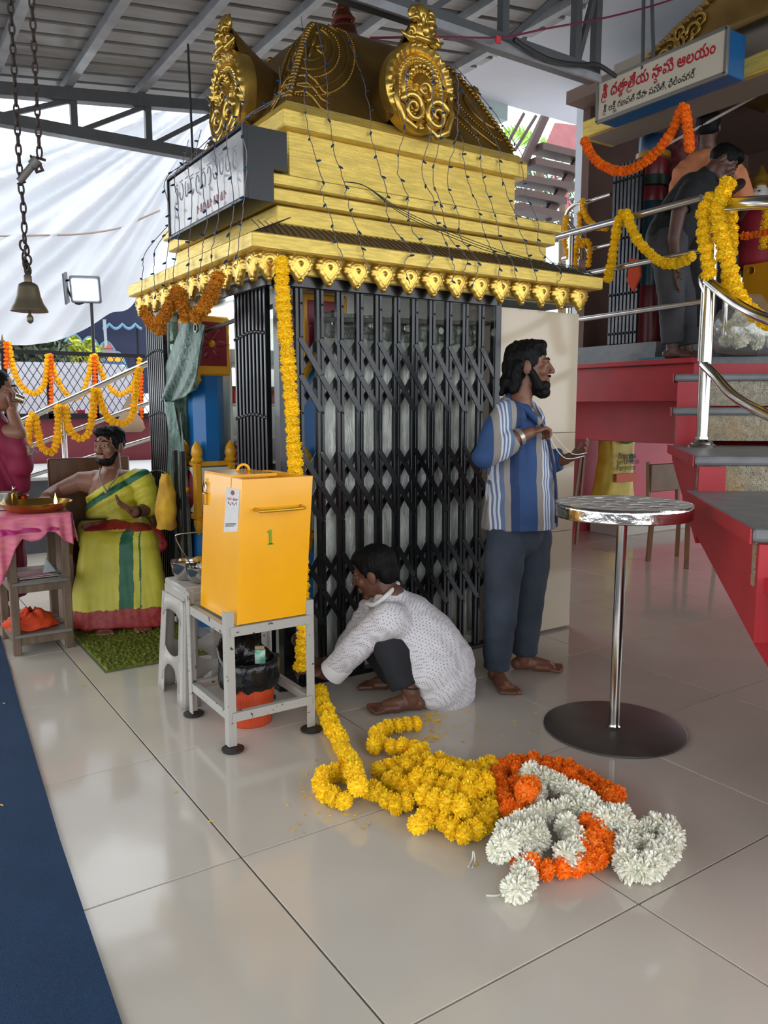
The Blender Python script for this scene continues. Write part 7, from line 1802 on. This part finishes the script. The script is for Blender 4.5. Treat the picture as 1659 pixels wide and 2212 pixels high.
# ---- second little stair railing with garlands, metal stair and plants seen past the column
r2 = thing('side_railing', (4.3,2.9,1.66), 'small curved steel railing with garlands in front of the white column', 'railing')
xq = 4.35
for l in (((1238,520),(1226,490),(1222,470),(1230,452),(1245,441),(1262,438),(1320,420)),((1224,475),(1240,495),(1262,520),(1270,545)),((1255,440),(1256,560)),((1215,560),(1255,548)),((1270,540),(1320,528))):
    put('rail', MB().tube(catmull([onX(x,y,xq) for x,y in l],5),.017,10), tube_m, r2, smooth=40)
for l,lab in ((((1258,434),(1262,458),(1272,476),(1290,490),(1314,494)),'small yellow marigold swag on the side railing by the white column'),(((1222,470),(1220,510),(1224,545),(1234,556),(1244,545),(1250,500),(1253,460)),'yellow marigold loop around the bend of the side railing'),(((1242,530),(1243,560),(1244,585)),'short yellow marigold drop on the side railing'),(((1258,530),(1266,520),(1274,535),(1270,580)),'yellow marigold knot on the side railing end')):
    garland([onX(x,y,xq-.05) for x,y in l], FS, .027, lab, step=.034)
ms = thing('metal_stair', (6.3,6.4,3), 'dark steel open stair with red sheet behind the golden shrine', 'stair')
ysd = 7.2
dkm = M('rusty_brown_steel',(64,46,42),.6,metal=.3)
sA, sB = onY(1110,490,ysd), onY(1200,215,ysd); sC, sD = onY(1170,492,ysd), onY(1255,330,ysd)
for px in (1125,1240):
    fb = onY(px,470,ysd); put('support_post', MB().beam((fb.x,ysd,0),(fb.x,ysd,fb.z),.08,.08,(0,1,0)), dkm, ms)
put('stringer', MB().beam(onY(1118,380,ysd),onY(1185,235,ysd),.08,.12), dkm, ms); put('stringer', MB().beam(onY(1180,470,ysd),onY(1262,325,ysd),.08,.16), dkm, ms)
for (a,b_) in (((1158,320),(1262,345)),((1142,352),(1250,375)),((1118,388),(1230,408)),((1110,418),(1210,438)),((1110,448),(1205,470))):
    put('tread', MB().beam(onY(*a,ysd),onY(*b_,ysd),.30,.10), dkm, ms)
put('red_sheet', MB().prism([onY(x,y,ysd-.1) for x,y in ((1200,265),(1262,272),(1262,335),(1180,312))],(0,.02,0)), M('faded_red_sheet',(150,90,92),.7,var=.1), ms)
for a,b_ in (((1205,400),(1245,460)),((1225,380),(1225,470)),((1200,360),(1198,430))): put('pink_bar', MB().beam(onY(*a,ysd+.3),onY(*b_,ysd+.3),.03,.04), M('pink_bar',(176,96,104),.6), ms)
for a,b_ in (((1132,245),(1092,318)),((1158,250),(1112,325))): put('brace', MB().beam(onY(*a,ysd-.2),onY(*b_,ysd-.2),.03,.04), dkm, ms)
rs = random.Random(77)
def palm(c, n_, L, col, label):
    t = thing('palm', (c.x,c.y,0), label, 'plant'); lm = M('palm_'+'_'.join(map(str,col)), col, .5, var=.3, vscale=4)
    for k in range(n_):
        a = rs.uniform(0,6.28); dr = Vector((math.cos(a),math.sin(a)*.4,rs.uniform(.2,1.1))).normalized(); pts = [Vector(c)+dr*(L*s)+Vector((0,0,-.55*L*s*s)) for s in np.linspace(0,1,12)]; mb = MB()
        for i in range(1,12):
            tg = (pts[i]-pts[i-1]).normalized(); sd = tg.cross(Vector((0,1,.3))).normalized()
            for sgn in (-1,1):
                tip = pts[i]+(sd*sgn*.8+tg*.6-Vector((0,0,.25)))*(.30*(1-.5*i/12)); w = tg*.03; mb.add([pts[i]-w,pts[i]+w,tip], [(0,1,2)])
        mb.tube(pts,.012,4); put('frond', mb, lm, t)
    put('trunk', MB().tube([(c.x,c.y,0),(c.x+.1,c.y,c.z*.5),c],[.10,.09,.06],8), M('palm_bark',(96,82,64),.9), t)
palm(onY(1165,330,8.6), 9, 1.2, (126,176,40), 'bright green palm behind the dark metal stair')
palm(onY(1215,420,9.2), 8, 1.3, (60,96,44), 'deep green palm behind the lower treads of the metal stair')
c = onY(1160,440,11.5); tree(c, 1.0, 900, (52,74,46), 'dark leafy shrub mass behind the metal stair', leaf=.14)
# ---- cables on the truss
single('red_cable', MB().tube(catmull([onY(x,y,1.5) for x,y in ((800,82),(930,80),(1050,82),(1095,80),(1180,62),(1300,40),(1400,15),(1480,-10))],6),.006,6), M('maroon_cable',(112,34,60),.6), 'maroon electric cable strung along the roof truss towards the temple sign', 'cable')
single('red_tape', MB().bbox(onY(1076,86,1.5),(.018,.006,.02),.003).bbox(onY(944,88,1.5),(.012,.006,.02),.003), M('red_tape',(196,50,60),.6), 'red tape tags tied on the truss cable', 'tape')
single('black_cable', MB().tube(catmull([onY(x,y,1.52) for x,y in ((1110,85),(1140,105),(1190,130),(1250,140),(1290,140),(1330,165))],6),.014,6), M('black_hose',(40,40,42),.6), 'thick black cable sagging on the lower truss chord', 'cable')
for k,(a,b_) in enumerate((((1388,0),(1388,150)),((1402,0),(1412,130)))): single('hanger_pipe', MB().tube([onX(*a,3.66)+Vector((0,0,.25)),onX(*b_,3.66)],.012,8), steel_d, ['grey hanger pipe above the temple sign beside the truss end','thin slanting hanger pipe above the temple sign'][k], 'pipe')
